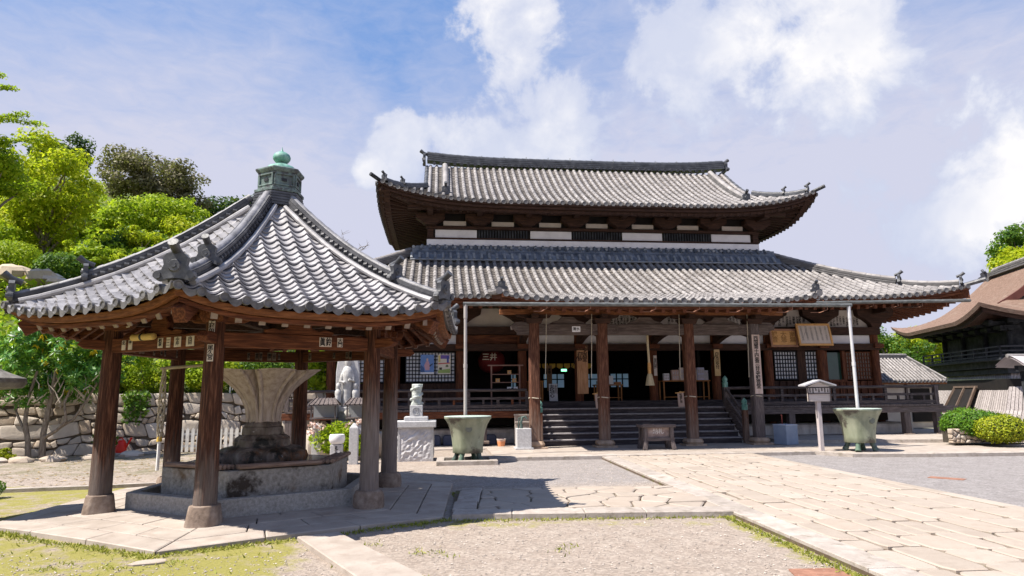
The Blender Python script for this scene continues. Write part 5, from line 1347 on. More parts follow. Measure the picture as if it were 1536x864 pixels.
def hut(loc, label):
    t = thing('candle_shelter', label, 'candle shelter', loc, .11, 'small roofed candle shelters beside the stone stele')
    r = MB(); L = .30
    P = [[(x*k, y, z) for x in np.linspace(-1, 1, 9)] for (k, y, z) in ((.40, -.24, .40), (.26, .0, .56), (.26, .02, .56), (.40, .26, .40))]
    r.grid(P); r.grid([[(x, y, z-.03) for x, y, z in row] for row in P][::-1])
    for x in np.linspace(-.36, .36, 7): r.bar((x, -.24, .41), (x*.65, 0, .57), .018, .02)
    build('shelter_roof', r, grey_y, t)
    for x in (-.30, .30):
        for y in (-.18, .2): p = MB(); p.box((x, y, .2), (.035, .035, .4)); build('leg', p, grey_z, t)
    f = MB(); f.box((0, 0, .05), (.66, .42, .03)); build('shelf', f, grey_x, t)
    g = MB(); g.box((0, .18, .22), (.6, .012, .3)); build('back_panel', g, mat('dim_glass_panel', [(.25, .26, .27), (.34, .35, .36)], 3, bump=0, rough=.2), t)
    return t
hut((-4.86, 17.35, .96), 'small grey roofed candle shelter left of the stone stele')
hut((-3.92, 17.25, .96), 'small grey roofed candle shelter right of the stone stele')
def rockery():
    t = thing('planted_rockery', 'mound of rocks under the stone stele, overgrown with leafy plants', 'rockery', (-4.35, 17.35, 0), .11)
    for (x, y, z, r) in ((-.65, 0, .35, (.34, .3, .45)), (.62, -.1, .4, (.32, .3, .48)), (0, .2, .45, (.6, .35, .48)), (-.35, -.25, .25, (.25, .2, .3)), (.3, -.3, .2, (.22, .2, .25)), (.95, .1, .3, (.25, .25, .35))):
        m = MB(); m.ball((x, y, z), r, 12, 8, .13); build('rock', m, wallstone, t, smooth=30)
    return t
rockery()
def pillar(loc, w, h, label, rz=.11, top=.1):
    m = MB(); m.box((0, 0, h/2-.02), (w, w*.9, h+.02)); m.prism([(-w/2, -w*.45), (w/2, -w*.45), (w/2, w*.45), (-w/2, w*.45)], h-.01, h+top, .25)
    return tag(build('stone_pillar', m, granite_w, loc=loc, rot=(0, 0, rz), bev=.008), label, 'stone pillar', 'pale stone gate pillars before the stele')
pillar((-4.93, 17.0, 0), .21, .80, 'pale square stone pillar left of the leafy rockery, seen beside the fountain')
pillar((-3.74, 15.9, 0), .20, .84, 'pale square stone pillar right of the leafy rockery, beside the front right post')
t = thing('inscribed_stone_post', 'short white stone post with a vertical inscription and a round bowl on top', 'stone post', (-4.15, 15.95, 0), .11)
m = MB(); m.box((0, 0, .22), (.27, .25, .46)); o = build('stone_shaft', m, granite_w, t, bev=.01)
text('inscription', 'まずめくじ', .085, ink, o, (.0, -.128, .42))
m = MB(); m.lathe([(.10, .45), (.16, .49), (.185, .56), (.18, .64), (.165, .68), (.15, .675), (.10, .66)], 24); build('bowl', m, mat('white_bowl_stone', [(.62, .61, .62), (.74, .73, .74)], 7, bump=.1), t, smooth=50)
t = thing('small_notice', 'small white notice on a thin post beside the right stone pillar', 'notice', (-3.54, 16.05, 0), .11)
m = MB(); m.tube([(0, 0, 0), (0, 0, .7)], .022, 8); build('post', m, whitep, t)
m = MB(); m.box((0, -.02, .79), (.25, .03, .22)); o = build('notice_board', m, granite_w, t); m = MB(); m.box((0, -.02, .915), (.30, .06, .025)); build('board_cap', m, grey_x, t)
text('notice_lettering', '水子', .085, ink, o, (0, -.037, .875))

def notice():
    t = thing('roofed_notice', 'small roofed wooden notice board on a single post by the right kerb', 'notice board', (7.80, 17.22, .05), .11)
    p = MB(); p.box((0, 0, .68), (.105, .105, 1.36)); build('post', p, mat('pale_notice_post', [(.38, .33, .33), (.52, .47, .46)], 3, stretch=(12, 12, 1), bump=.3), t, bev=.008)
    b = MB(); b.box((0, -.07, 1.44), (.62, .035, .34)); bd = build('notice_panel', b, mat('pale_panel_wood', [(.42, .36, .33), (.56, .50, .46)], 3, stretch=(1, 10, 10), bump=.2), t, bev=.005)
    b = MB(); b.box((0, -.095, 1.47), (.62, .02, .03)); b.box((-.30, -.095, 1.44), (.02, .02, .34)); b.box((.30, -.095, 1.44), (.02, .02, .34)); build('panel_frame', b, grey_x, bd)
    for i, s in enumerate(('三井寺', '観音堂', '西国', '十四番', '札所', '本尊如意', '輪観音')): text('notice_lettering', s, .042, ink, bd, (.24-.08*i, -.091, 1.605), depth=.001)
    r = MB()
    for s in (-1, 1):
        r.add([tuple(v) for v in ((0, -.2, 1.82), (s*.42, -.2, 1.69), (s*.42, .14, 1.69), (0, .14, 1.82), (0, -.2, 1.785), (s*.42, -.2, 1.655), (s*.42, .14, 1.655), (0, .14, 1.785))], [(0, 1, 2, 3), (7, 6, 5, 4), (0, 4, 5, 1), (1, 5, 6, 2), (3, 2, 6, 7)])
    build('notice_roof', r, mat('grey_metal_roof', [(.34, .33, .35), (.46, .45, .47)], 4, bump=.1, rough=.5), t)
    g = MB(); g.xz([(-.30, 1.64), (.30, 1.64), (0, 1.765)], -.09, -.05); build('gable_board', g, MATS['pale_panel_wood'], t)
notice()
def offering_box():
    t = thing('offering_table', 'low worn wooden offering box on splayed legs before the hall steps', 'offering box', (3.86, 18.33, .08), HY)
    top = MB(); top.box((0, 0, .62), (.94, .56, .08)); top.box((-.30, -.27, .635), (.3, .04, .09)); build('top', top, grey_x, t, bev=.01)
    for x in (-.36, .36):
        for y in (-.2, .2):
            l = MB(); l.bar((x*1.12, y*1.15, 0), (x, y, .2), .12, .12, (0, 1, 0)); l.bar((x, y, .19), (x, y, .6), .10, .10, (0, 1, 0)); build('leg', l, grey_z, t, bev=.008)
    b = MB(); b.box((0, 0, .44), (.66, .36, .29)); p = build('box_panel', b, mat('scuffed_panel_wood', [(.14, .10, .09), (.28, .21, .185), (.44, .37, .34)], 4, bump=.3), t)
    text('box_lettering', '納札', .15, mat('worn_white_lettering', [(.5, .46, .44), (.62, .58, .56)], 8, bump=0), p, (0, -.184, .47), vertical=False)
    s = MB(); s.box((0, -.2, .27), (.86, .08, .09)); s.box((0, .2, .27), (.86, .08, .09)); build('rail', s, grey_x, t, bev=.008)
offering_box()
t = thing('grey_cabinet', 'blue grey metal box standing right of the porch steps', 'metal box', tuple(Hw(3.95, -3.55, .085)), HY+.35)
m = MB(); m.box((0, 0, .27), (.46, .46, .54)); build('cabinet_body', m, bluegrey, t, bev=.01)
m = MB(); m.box((0, 0, .55), (.48, .48, .025)); build('lid', m, mat('pale_blue_lid', [(.36, .42, .52), (.42, .48, .58)], 4, bump=0), t)
m = MB(); m.tube([(.0, .1, .55), (.0, .1, .80)], .012, 6); m.tube([(0, .1, .80), (-.02, .1, .83)], .02, 6); build('red_handle', m, mat('dull_red_paint', [(.30, .07, .05), (.38, .1, .07)], 4, bump=0), t)
def spout():
    t = thing('granite_water_post', 'square pale granite post with a small dark spout left of the steps', 'water post', tuple(Hw(-3.62, -3.4, .08)), HY)
    m = MB(); m.box((0, 0, .28), (.40, .40, .56)); build('granite_block', m, granite_w, t, bev=.01)
    m = MB(); m.box((0, 0, .02), (.50, .50, .05)); build('plinth', m, granite_w, t, bev=.008)
    m = MB(); m.tube([(-.05, 0, .56), (-.06, 0, .72), (-.02, 0, .86), (.05, -.02, .88), (.1, -.05, .80)], [.045, .035, .04, .035, .02], 9); m.tube([(-.14, 0, .56), (-.12, 0, .84), (-.06, 0, .86)], .018, 7); build('spout', m, bronze_d, t, smooth=50)
spout()
t = thing('plastic_bucket', 'orange and white plastic bucket on the ground below the veranda', 'bucket', tuple(Hw(-4.08, -1.75, .03)), 0)
m = MB(); m.lathe([(.10, 0), (.115, .10), (.13, .2), (.138, .205), (.138, .225), (.122, .225), (.095, .03)], 20); build('bucket_body', m, mat('orange_plastic', [(.66, .24, .10), (.72, .32, .16)], 3, bump=0, rough=.4, zramp=(.24, .12, (.8, .76, .70), .02)), t, smooth=40)
m = MB(); m.tube([(.135*math.cos(a), .04*math.sin(a), .22-.10*math.sin(a)*0-.02*math.sin(a)) for a in np.linspace(0, math.pi, 12)], .006, 5); build('handle', m, whitep, t)
bc = None
for i, (x, y) in enumerate([(-9.2, 0), (-8.75, 0), (-8.32, .05), (-7.9, 0), (-7.35, 0), (-6.05, 0), (-5.65, .03), (-5.25, 0), (-4.7, 0), (-4.32, .02)]):
    if bc is None:
        bc = thing('blue_roof_tile_stack', 'dark blue arched tile leaning on the plinth under the veranda', 'arched tile', (0, 0, 0), HY, 'dark blue arched tiles below the veranda')
        m = MB(); o = [(-.17, 0), (.17, 0), (.17, .25), (.12, .31), (-.12, .31), (-.17, .25)]; m.xz(o, -.03, .10); build('tile_body', m, bluecrate, bc, bev=.02)
        m = MB(); m.xz([(x_*.82, z_*.88+.015) for x_, z_ in o], -.036, -.028); build('raised_face', m, mat('blue_plastic_face', [(.05, .065, .12), (.08, .10, .17)], 4, bump=0, rough=.4), bc)
        c = bc
    else: c = copy_tree(bc)
    c.location = Hw(x, -.92+y, .03)
# ---- hall fittings seen through the porch
def sign_plaque(loc, w, h, tilt, fm, pm, label, cat, name, chars=None, rows=None):
    t = thing(name, label, cat, loc, HY); t.rotation_euler = (tilt, 0, HY)
    f = MB()
    for (x, z, a, b) in ((0, h/2-.03, w, .07), (0, -h/2+.03, w, .07), (-w/2+.03, 0, .07, h-.14), (w/2-.03, 0, .07, h-.14)): f.box((x, 0, z), (a, .06, b))
    build('frame', f, fm, t, bev=.008)
    p = MB(); p.box((0, .01, 0), (w-.12, .03, h-.12)); o = build('panel', p, pm, t)
    if rows:
        for i, s in enumerate(rows): text('plaque_lettering', s, (h-.2)/max(len(s), 1)*1.02, chars, o, (w/2-.17-(w-.34)*i/max(1, len(rows)-1), -.008, h/2-.09), depth=.001)
carve = mat('carved_brown_strokes', [(.26, .13, .045), (.33, .17, .06)], 5, bump=0); faint = mat('faint_ink', [(.30, .27, .25), (.38, .34, .31)], 5, bump=0)
sign_plaque(Hw(5.80, -.45, 3.39), .98, .62, R(-6), mat('brown_plaque_frame', [(.28, .14, .085), (.40, .22, .14)], 4, bump=.2), goldw, 'carved pale wooden plaque with large characters in a brown frame above the lattice', 'plaque', 'carved_plaque', carve, ('南無', '大悲', '観音'))
sign_plaque(Hw(6.82, -.62, 3.49), 1.22, .78, R(-14), goldw, mat('bleached_panel', [(.52, .44, .38), (.62, .54, .48)], 3, stretch=(10, 10, 1), bump=.1), 'larger tilted plaque with faded writing in a golden frame above the lattice', 'plaque', 'framed_plaque', faint, ('西国三十三所観世', '十四番札所三井寺', '本尊如意輪観世音', '大慈大悲救苦観音', '奉納御詠歌参詣人', '昭和年月吉日奉納'))
def hanging_board(loc, w, h, m, label, s, size, name='hanging_signboard', extra=None):
    b = MB(); b.box((0, 0, -h/2), (w, .03, h)); o = tag(build(name, b, m, loc=loc, rot=(0, 0, HY), bev=.004), label, 'signboard')
    text('signboard_lettering', s, size, ink, o, (0 if not extra else w*.22, -.017, -.10), depth=.001)
    if extra: text('signboard_lettering', extra, size, ink, o, (-w*.22, -.017, -.22), depth=.001)
    return o
hanging_board(Hw(-1.20, -.20, 3.16), .37, 1.60, boardw, 'large tan signboard with black characters on the pillar between the two left porch posts', '釈迦堂', .17, extra='御詠')
hanging_board(Hw(3.48, -.20, 3.02), .20, .90, mat('yellow_board', [(.50, .33, .15), (.64, .46, .25)], 3, bump=.1), 'narrow yellow signboard on the pillar left of the dark doorway', '御朱印受付', .13)
hanging_board(Hw(1.30, -.20, 2.82), .11, .68, mat('pale_board', [(.52, .44, .40), (.62, .55, .50)], 3, bump=.1), 'narrow pale signboard on the pillar right of the hanging bell rope', '堂内納経', .10)
hanging_board(Hw(-1.85, 2.6, 2.62), .20, .95, mat('brown_board', [(.20, .11, .06), (.30, .17, .09)], 3, bump=.1), 'brown signboard hanging deep inside the hall left of the tan one', '本尊', .12)
def step_sign(x, label, s):
    t = thing('step_sign', label, 'sign', Hw(x, -1.62, 1.13), HY); t.rotation_euler = (R(8), R(-6), HY)
    b = MB(); b.box((0, 0, .22), (.20, .02, .44)); o = build('sign_board', b, mat('pinkish_board', [(.46, .33, .27), (.56, .43, .37)], 3, bump=.1), t)
    c = MB(); c.box((0, -.01, .455), (.34, .03, .03)); c.xz([(-.06, .46), (.06, .46), (0, .50)], -.02, .01); build('sign_cap', c, goldw, t)
    text('sign_lettering', s, .085, ink, o, (0, -.012, .42), depth=.001)
step_sign(-1.02, 'small leaning wooden sign on the top step below the tan signboard', '土足厳禁')
step_sign(1.62, 'small leaning wooden sign on the top step below the pale narrow board', '靴袋使用')
b = MB(); b.box((0, 0, .30), (.30, .03, .60)); o = tag(build('calligraphy_panel', b, paper, loc=Hw(-1.95, 1.2, 1.32), rot=(R(-6), 0, HY)), 'white panel with brushed black characters standing on the hall floor', 'sign')
text('brushed_lettering', '志納心', .17, ink, o, (-.05, -.018, .56), depth=.001); text('brushed_lettering', '本堂内', .12, faint, o, (.09, -.018, .56), depth=.001)
def bell_rope():
    t = thing('bell_rope', 'cream bell rope with a brush-like tassel hanging under the porch', 'bell rope', Hw(.28, -2.6, 0), HY)
    r = MB(); r.tube([(0, 0, 3.8), (.01, 0, 3.0), (.03, 0, 2.45)], .035, 8); build('rope', r, mat('cream_rope', [(.50, .40, .24), (.64, .54, .36)], 25, bump=.4), t)
    h = MB(); h.box((.03, 0, 2.30), (.085, .085, .34)); build('wooden_grip', h, goldw, t, bev=.01)
    s = MB(); s.lathe([(.06, 2.14), (.085, 2.05), (.13, 1.80), (.125, 1.79)], 18, (.03, 0, 0), mod=lambda a, z: 1+.05*math.sin(14*a)); build('tassel', s, mat('straw_tassel', [(.40, .33, .20), (.56, .48, .33)], 14, stretch=(6, 6, .5), bump=.4), t)
bell_rope()
l = thing('gong_lantern', 'dark red paper lantern with pale characters hanging left of the porch', 'lantern', Hw(-4.15, .9, 2.45), HY)
m = MB(); m.ball((0, 0, .25), (.48, .48, .42), 24, 14); build('lantern_body', m, mat('dark_red_paper', [(.10, .008, .008), (.16, .014, .012)], 3, stretch=(1, 1, 14), bump=.4), l, smooth=60)
text('lantern_lettering', '三井', .26, mat('cream_lettering', [(.50, .42, .33), (.6, .52, .42)], 4, bump=0), l, (-.10, -.485, .36), vertical=False)
m = MB(); m.tube([(0, 0, .64), (0, 0, .72)], .22, 16); m.tube([(0, 0, .7), (0, 0, .98)], .01, 6); build('lantern_top', m, blackwood, l)
def rack():
    t = thing('amulet_rack', 'open wooden rack with shelves holding a few small boxes left of the porch', 'rack', Hw(-3.80, -.42, 1.13), HY)
    for x in (-.46, .46): m = MB(); m.box((x, 0, .68), (.045, .05, 1.36)); build('leg', m, mat('pink_brown_wood', [(.20, .11, .085), (.32, .19, .15)], 3, bump=.1), t)
    for z in (.55, .82, 1.08): m = MB(); m.box((0, 0, z), (.90, .16, .025)); build('shelf', m, MATS['pink_brown_wood'], t)
    m = MB(); m.box((0, 0, 1.37), (1.16, .07, .04)); build('top_rail', m, MATS['pink_brown_wood'], t)
    return t
rack()
for i, (x, z, s, c) in enumerate(((-.26, .833, .13, 'left on the middle shelf of the open rack'), (.28, .833, .13, 'right on the middle shelf of the open rack'), (.12, 1.093, .12, 'alone on the top shelf of the open rack'), (.11, .563, .13, 'left of the pair on the lowest shelf of the open rack'), (.32, .563, .13, 'right of the pair on the lowest shelf of the open rack'))):
    m = MB(); m.box((0, 0, .05), (s, .10, .10), tap=.92); m.box((0, 0, .105), (s*1.05, .11, .018)); o = tag(build('small_box', m, goldw if i < 3 else paper, loc=Hw(-3.80+x, -.45, 1.13+z), rot=(0, 0, HY)), 'small pale box '+c, 'box', 'small boxes on the open rack')
    m = MB(); m.box((0, -.052, .05), (.05, .006, .05)); build('box_mark', m, faint, o)
def tablething(loc, w, h, d, label, m, solid=False):
    t = thing('display_table', label, 'table', loc, HY)
    a = MB(); a.box((0, 0, h-.02), (w, d, .04)); build('table_top', a, m, t)
    for x in (-w/2+.06, w/2-.06):
        for y in (-d/2+.05, d/2-.05): l = MB(); l.box((x, y, h/2-.02), (.045, .045, h-.04)); build('leg', l, m, t)
    l = MB(); l.box((0, -d/2+.05, .12), (w-.14, .03, .03)); build('stretcher', l, m, t)
    return t
amber = mat('amber_table_wood', [(.30, .13, .045), (.44, .20, .075)], 3, stretch=(1, 10, 10), bump=.1)
tablething(Hw(2.72, 1.0, 1.3), 1.75, .70, .55, 'long amber table of amulets right of the third porch post', amber)
tablething(Hw(-2.62, 1.0, 1.3), .55, .72, .5, 'small amber table behind the left porch post', amber)
tablething(Hw(.05, 1.4, 1.3), 1.0, .58, .5, 'low amber table behind the bell rope', amber)
items = [(2.02, 'white pages on a low stand', .20, .24, paper), (2.35, 'open pink box of amulet slips', .26, .36, mat('pink_card', [(.52, .33, .27), (.62, .43, .36)], 6, bump=0)), (2.62, 'open pale box of amulet slips', .20, .44, mat('cream_card', [(.56, .46, .40), (.66, .56, .5)], 6, bump=0)), (3.02, 'cream book stand', .22, .36, MATS['cream_card']), (3.28, 'lilac stand of leaflets', .26, .44, mat('lilac_card', [(.46, .46, .62), (.60, .60, .74)], 9, bump=0)), (3.47, 'grey leaflet holder', .16, .34, mat('grey_card', [(.40, .40, .44), (.5, .5, .54)], 9, bump=0))]
for x, lab, w, h, m in items:
    b = MB(); b.box((0, 0, h/2), (w, .14, h)); o = tag(build('amulet_stand', b, m, loc=Hw(x, .85, 2.003), rot=(0, 0, HY), bev=.004), lab+' on the long amber table', 'display stand', 'goods on the long amber table')
    s = MB()
    for i in range(3):
        for j in range(2): s.box((-w*.3+w*.3*i, -.074, h*(.28+.42*j)), (w*.2, .008, h*.30))
    build('slips', s, mat('printed_slips', [(.30, .25, .30), (.7, .66, .64)], 40, bump=0), o)
for x, lab, w, h, m in ((-.22, 'row of small white packets', .30, .14, paper), (.13, 'upright white card stand', .17, .30, paper), (.38, 'red and amber tray', .24, .08, amber)):
    b = MB(); b.box((0, 0, h/2), (w, .14, h)); b.box((0, -.06, h*.35), (w*.8, .04, h*.5)); tag(build('counter_item', b, m, loc=Hw(x, 1.3, 1.885), rot=(0, 0, HY), bev=.004), lab+' on the low amber table behind the bell rope', 'display item', 'goods on the low amber table')
g = MB()
for i in range(9):
    x = -2.1+i*.30; g.xz([(x-.12, 0), (x, -.06), (x+.12, 0), (x+.12, .15), (x-.12, .15)], -.015, .015)
tag(build('gold_valance', g, mat('gilt_brass', [(.42, .24, .03), (.60, .38, .06)], 8, metal=.4, rough=.45, bump=.1), loc=Hw(-.2, 4.5, 2.62), rot=(0, 0, HY)), 'gilt valance hanging across the dark interior of the hall', 'valance')
e = MB(); e.box((0, 0, 0), (.22, .03, .09)); m = bpy.data.materials.new('green_lamp'); m.use_nodes = True; bs = m.node_tree.nodes['Principled BSDF']; bs.inputs['Emission Color'].default_value = (.25, 1, .5, 1); bs.inputs['Emission Strength'].default_value = 1.2; bs.inputs['Base Color'].default_value = (.2, .6, .3, 1)
t = thing('exit_lamp', 'small lit green lamp inside the dark hall', 'lamp', Hw(-.95, 4.4, 2.50), HY); build('lamp_panel', e, m, t); e = MB(); e.box((0, .025, 0), (.26, .03, .13)); build('lamp_case', e, blackwood, t)
# posters on the left lattice
def poster(x, w, h, zc, label, shapes, bg):
    t = thing('poster', label, 'poster', Hw(x, -.035, zc), HY)
    p = MB(); p.box((0, 0, 0), (w, .006, h)); build('poster_sheet', p, bg, t)
    for i, (nm, pts, m) in enumerate(shapes):
        q = MB(); q.xz([(a*w, b*h) for a, b in pts], -.0045-.0006*i, -.0035); build(nm, q, m, t)
flat = lambda n, c: mat(n, [c, tuple(min(1, v*1.15) for v in c)], 6, bump=0, rough=.5)
poster(-6.33, .44, .63, 2.56, 'blue poster of a person in a pink robe on the left lattice',
       [('robe_print', [(-.14, -.30), (.16, -.30), (.20, -.05), (.10, .16), (-.08, .16), (-.22, -.05)], flat('pink_print', (.55, .32, .38))), ('face_print', [(-.06, .17), (.06, .17), (.08, .27), (0, .33), (-.08, .27)], flat('skin_print', (.6, .42, .36))), ('dark_print', [(-.48, -.42), (-.18, -.42), (-.26, -.16), (-.48, -.02)], flat('deep_blue_print', (.05, .10, .25))), ('sleeve_print', [(.18, -.14), (.42, .02), (.40, .06), (.16, -.04)], flat('dark_print', (.04, .05, .09))), ('caption_strip', [(-.5, -.5), (.5, -.5), (.5, -.40), (-.5, -.40)], paper)], flat('blue_print', (.13, .24, .52)))
poster(-5.78, .42, .64, 2.56, 'colourful festival poster with purple and green bands on the left lattice',
       [('purple_print', [(-.28, .28), (.42, .28), (.42, .47), (-.28, .47)], flat('purple_print', (.16, .10, .36))), ('yellow_print', [(-.44, .12), (-.30, .12), (-.30, .45), (-.44, .45)], flat('yellow_print', (.6, .48, .16))), ('blue_strip', [(.20, .06), (.36, .06), (.36, .42), (.20, .42)], flat('navy_print', (.06, .08, .32))), ('red_strip', [(-.46, .0), (.46, .04), (.46, .09), (-.46, .06)], flat('red_print', (.5, .09, .07))), ('green_print', [(-.46, -.44), (.46, -.44), (.46, -.22), (-.46, -.30)], flat('green_print', (.30, .40, .12))), ('ox_print', [(-.38, -.28), (-.18, -.28), (-.16, -.16), (-.38, -.16)], flat('brown_print', (.06, .04, .03))), ('bush_print', [(.10, -.14), (.34, -.14), (.30, -.02), (.14, -.02)], flat('bush_print', (.16, .17, .10)))], flat('cream_print', (.66, .60, .50)))
# ================================================================ VEGETATION
NR = np.random.default_rng(11)
def leaf_mesh(name, m, parent, C, size, aspect=.55, up=.35, jit=.35, N=None, tip=None):
    """many small separate leaf faces: C centres, N preferred normals, tip preferred leaf directions"""
    n = len(C); nr = NR.normal(size=(n, 3)); nr /= np.linalg.norm(nr, axis=1)[:, None]
    if N is not None: nr = nr*.75+N*.9
    nr[:, 2] += up; nr /= np.linalg.norm(nr, axis=1)[:, None]
    d = NR.normal(size=(n, 3)) if tip is None else tip+NR.normal(size=(n, 3))*.25
    d -= nr*(d*nr).sum(1)[:, None]; d /= np.linalg.norm(d, axis=1)[:, None]+1e-9
    w = np.cross(nr, d); s = size*(1+jit*NR.uniform(-1, 1, n))[:, None]
    b = C-d*s*.5; V = np.stack([b, C+w*s*aspect*.5-d*s*.05, C+d*s*.5, C-w*s*aspect*.5-d*s*.05], 1).reshape(-1, 3)
    me = bpy.data.meshes.new(name); me.vertices.add(4*n); me.vertices.foreach_set('co', V.astype(np.float32).ravel())
    me.loops.add(4*n); me.loops.foreach_set('vertex_index', np.arange(4*n, dtype=np.int32)); me.polygons.add(n)
    me.polygons.foreach_set('loop_start', np.arange(0, 4*n, 4, dtype=np.int32)); me.polygons.foreach_set('loop_total', np.full(n, 4, dtype=np.int32))
    me.materials.append(m); me.update(calc_edges=True)
    return link(bpy.data.objects.new(name, me), parent)
def clump_points(c, r, n, shell=.55):
    d = NR.normal(size=(n, 3)); d /= np.linalg.norm(d, axis=1)[:, None]
    q = NR.uniform(shell**3, 1, n)**(1/3); return np.array(c)+d*q[:, None]*np.array(r), d
def crown_clumps(c, r, k, cr, flat=.7, top=.2):
    out = []; lob = NR.uniform(.72, 1.18, 9)
    for i in range(k):
        d = NR.normal(size=3); d /= np.linalg.norm(d); d[2] = d[2]*.9+top; q = NR.uniform(.2, 1)**.5
        q *= lob[int((math.atan2(d[1], d[0])+math.pi)/(2*math.pi)*6) % 6]*(.9+.2*lob[6+int(2*(d[2] > .3))])
        p = np.array(c)+d*q*(np.array(r)-cr*.35); s = cr*NR.uniform(.45, 1.3); out.append((p, np.array([s, s*NR.uniform(.8, 1.2), s*flat*NR.uniform(.8, 1.2)])))
    return out
L_YEL = leafmat('yellow_green_leaves', [(.16, .25, .008), (.33, .42, .012), (.48, .53, .018), (.58, .58, .03)], .58)
L_BRI = leafmat('bright_green_leaves', [(.09, .18, .008), (.22, .34, .014), (.36, .47, .022), (.48, .53, .035)], .55)
L_MID = leafmat('mid_green_leaves', [(.016, .055, .010), (.045, .12, .016), (.09, .19, .022), (.17, .28, .035)])
L_DRK = leafmat('dark_green_leaves', [(.010, .035, .012), (.022, .065, .018), (.045, .10, .026)], .3)
L_OAK = leafmat('grey_brown_leaves', [(.05, .042, .022), (.115, .098, .052), (.19, .165, .092), (.25, .23, .14)], .3)
L_ROS = leafmat('glossy_rosette_leaves', [(.016, .07, .010), (.04, .16, .018), (.09, .26, .028), (.20, .36, .04)], .35, .36, .45)
L_OLD = leafmat('yellow_old_leaves', [(.55, .40, .015), (.68, .52, .03)], .4)
L_HDG = leafmat('clipped_green_leaves', [(.025, .08, .006), (.07, .17, .010), (.14, .26, .018)], .3)
L_HDY = leafmat('clipped_yellow_leaves', [(.10, .15, .006), (.24, .29, .010), (.40, .41, .02)], .3)
def trunk_mesh(base, tops, r0, bend=.3):
    mb = MB(); base = Vector(base)
    for i, (t, fork) in enumerate(tops):
        t = Vector(t); f = base.lerp(Vector((base.x*.75+t.x*.25, base.y*.75+t.y*.25, t.z)), fork) if fork else base
        pts = []
        n = 6
        for k in range(n+1):
            q = k/n; p = f.lerp(t, q); w = math.sin(math.pi*q)*bend
            p += Vector((rnd.uniform(-1, 1)*w*.3, rnd.uniform(-1, 1)*w*.3, w*.35)); pts.append(p)
        pts[0] = f; ra = r0*(1 if not fork else .5)
        mb.tube(pts, [ra*(1-.85*k/n) for k in range(n+1)], 7)
    return mb
def tree(name, label, cat, base, c, r, k, cr, n, leaf, m, tr=.18, flat=.7, aspect=.6, group=None, top=.2, up=.4, shell=.5, bare=0):
    t = thing(name, label, cat, base, 0, group); b = Vector(base)
    cc = [c[i]-b[i] for i in range(3)]
    k = int(k*1.6); cl = crown_clumps(cc, r, k, cr*.82, flat, top); pts = []; ns = []
    for p, s in cl: q, d = clump_points(p, s, max(20, int(n/k*1.1*(s[0]/(cr*.82))**2)), shell); q += NR.normal(size=q.shape)*leaf*.35; pts.append(q); ns.append(d)
    leaf_mesh('crown', m, t, np.concatenate(pts), leaf, aspect, up, .4, np.concatenate(ns))
    tops = [((cc[0]*.8, cc[1]*.8, cc[2]+r[2]*.4), 0)]+[(tuple(p), rnd.uniform(.35, .75)) for p, s in cl[:min(k, 16)]]
    build('trunk', trunk_mesh((0, 0, -.4), tops, tr), bark, t, smooth=60)
    return t
HG = 'trees on the hillside'
def hz(x, y): return hill_z(x, y)
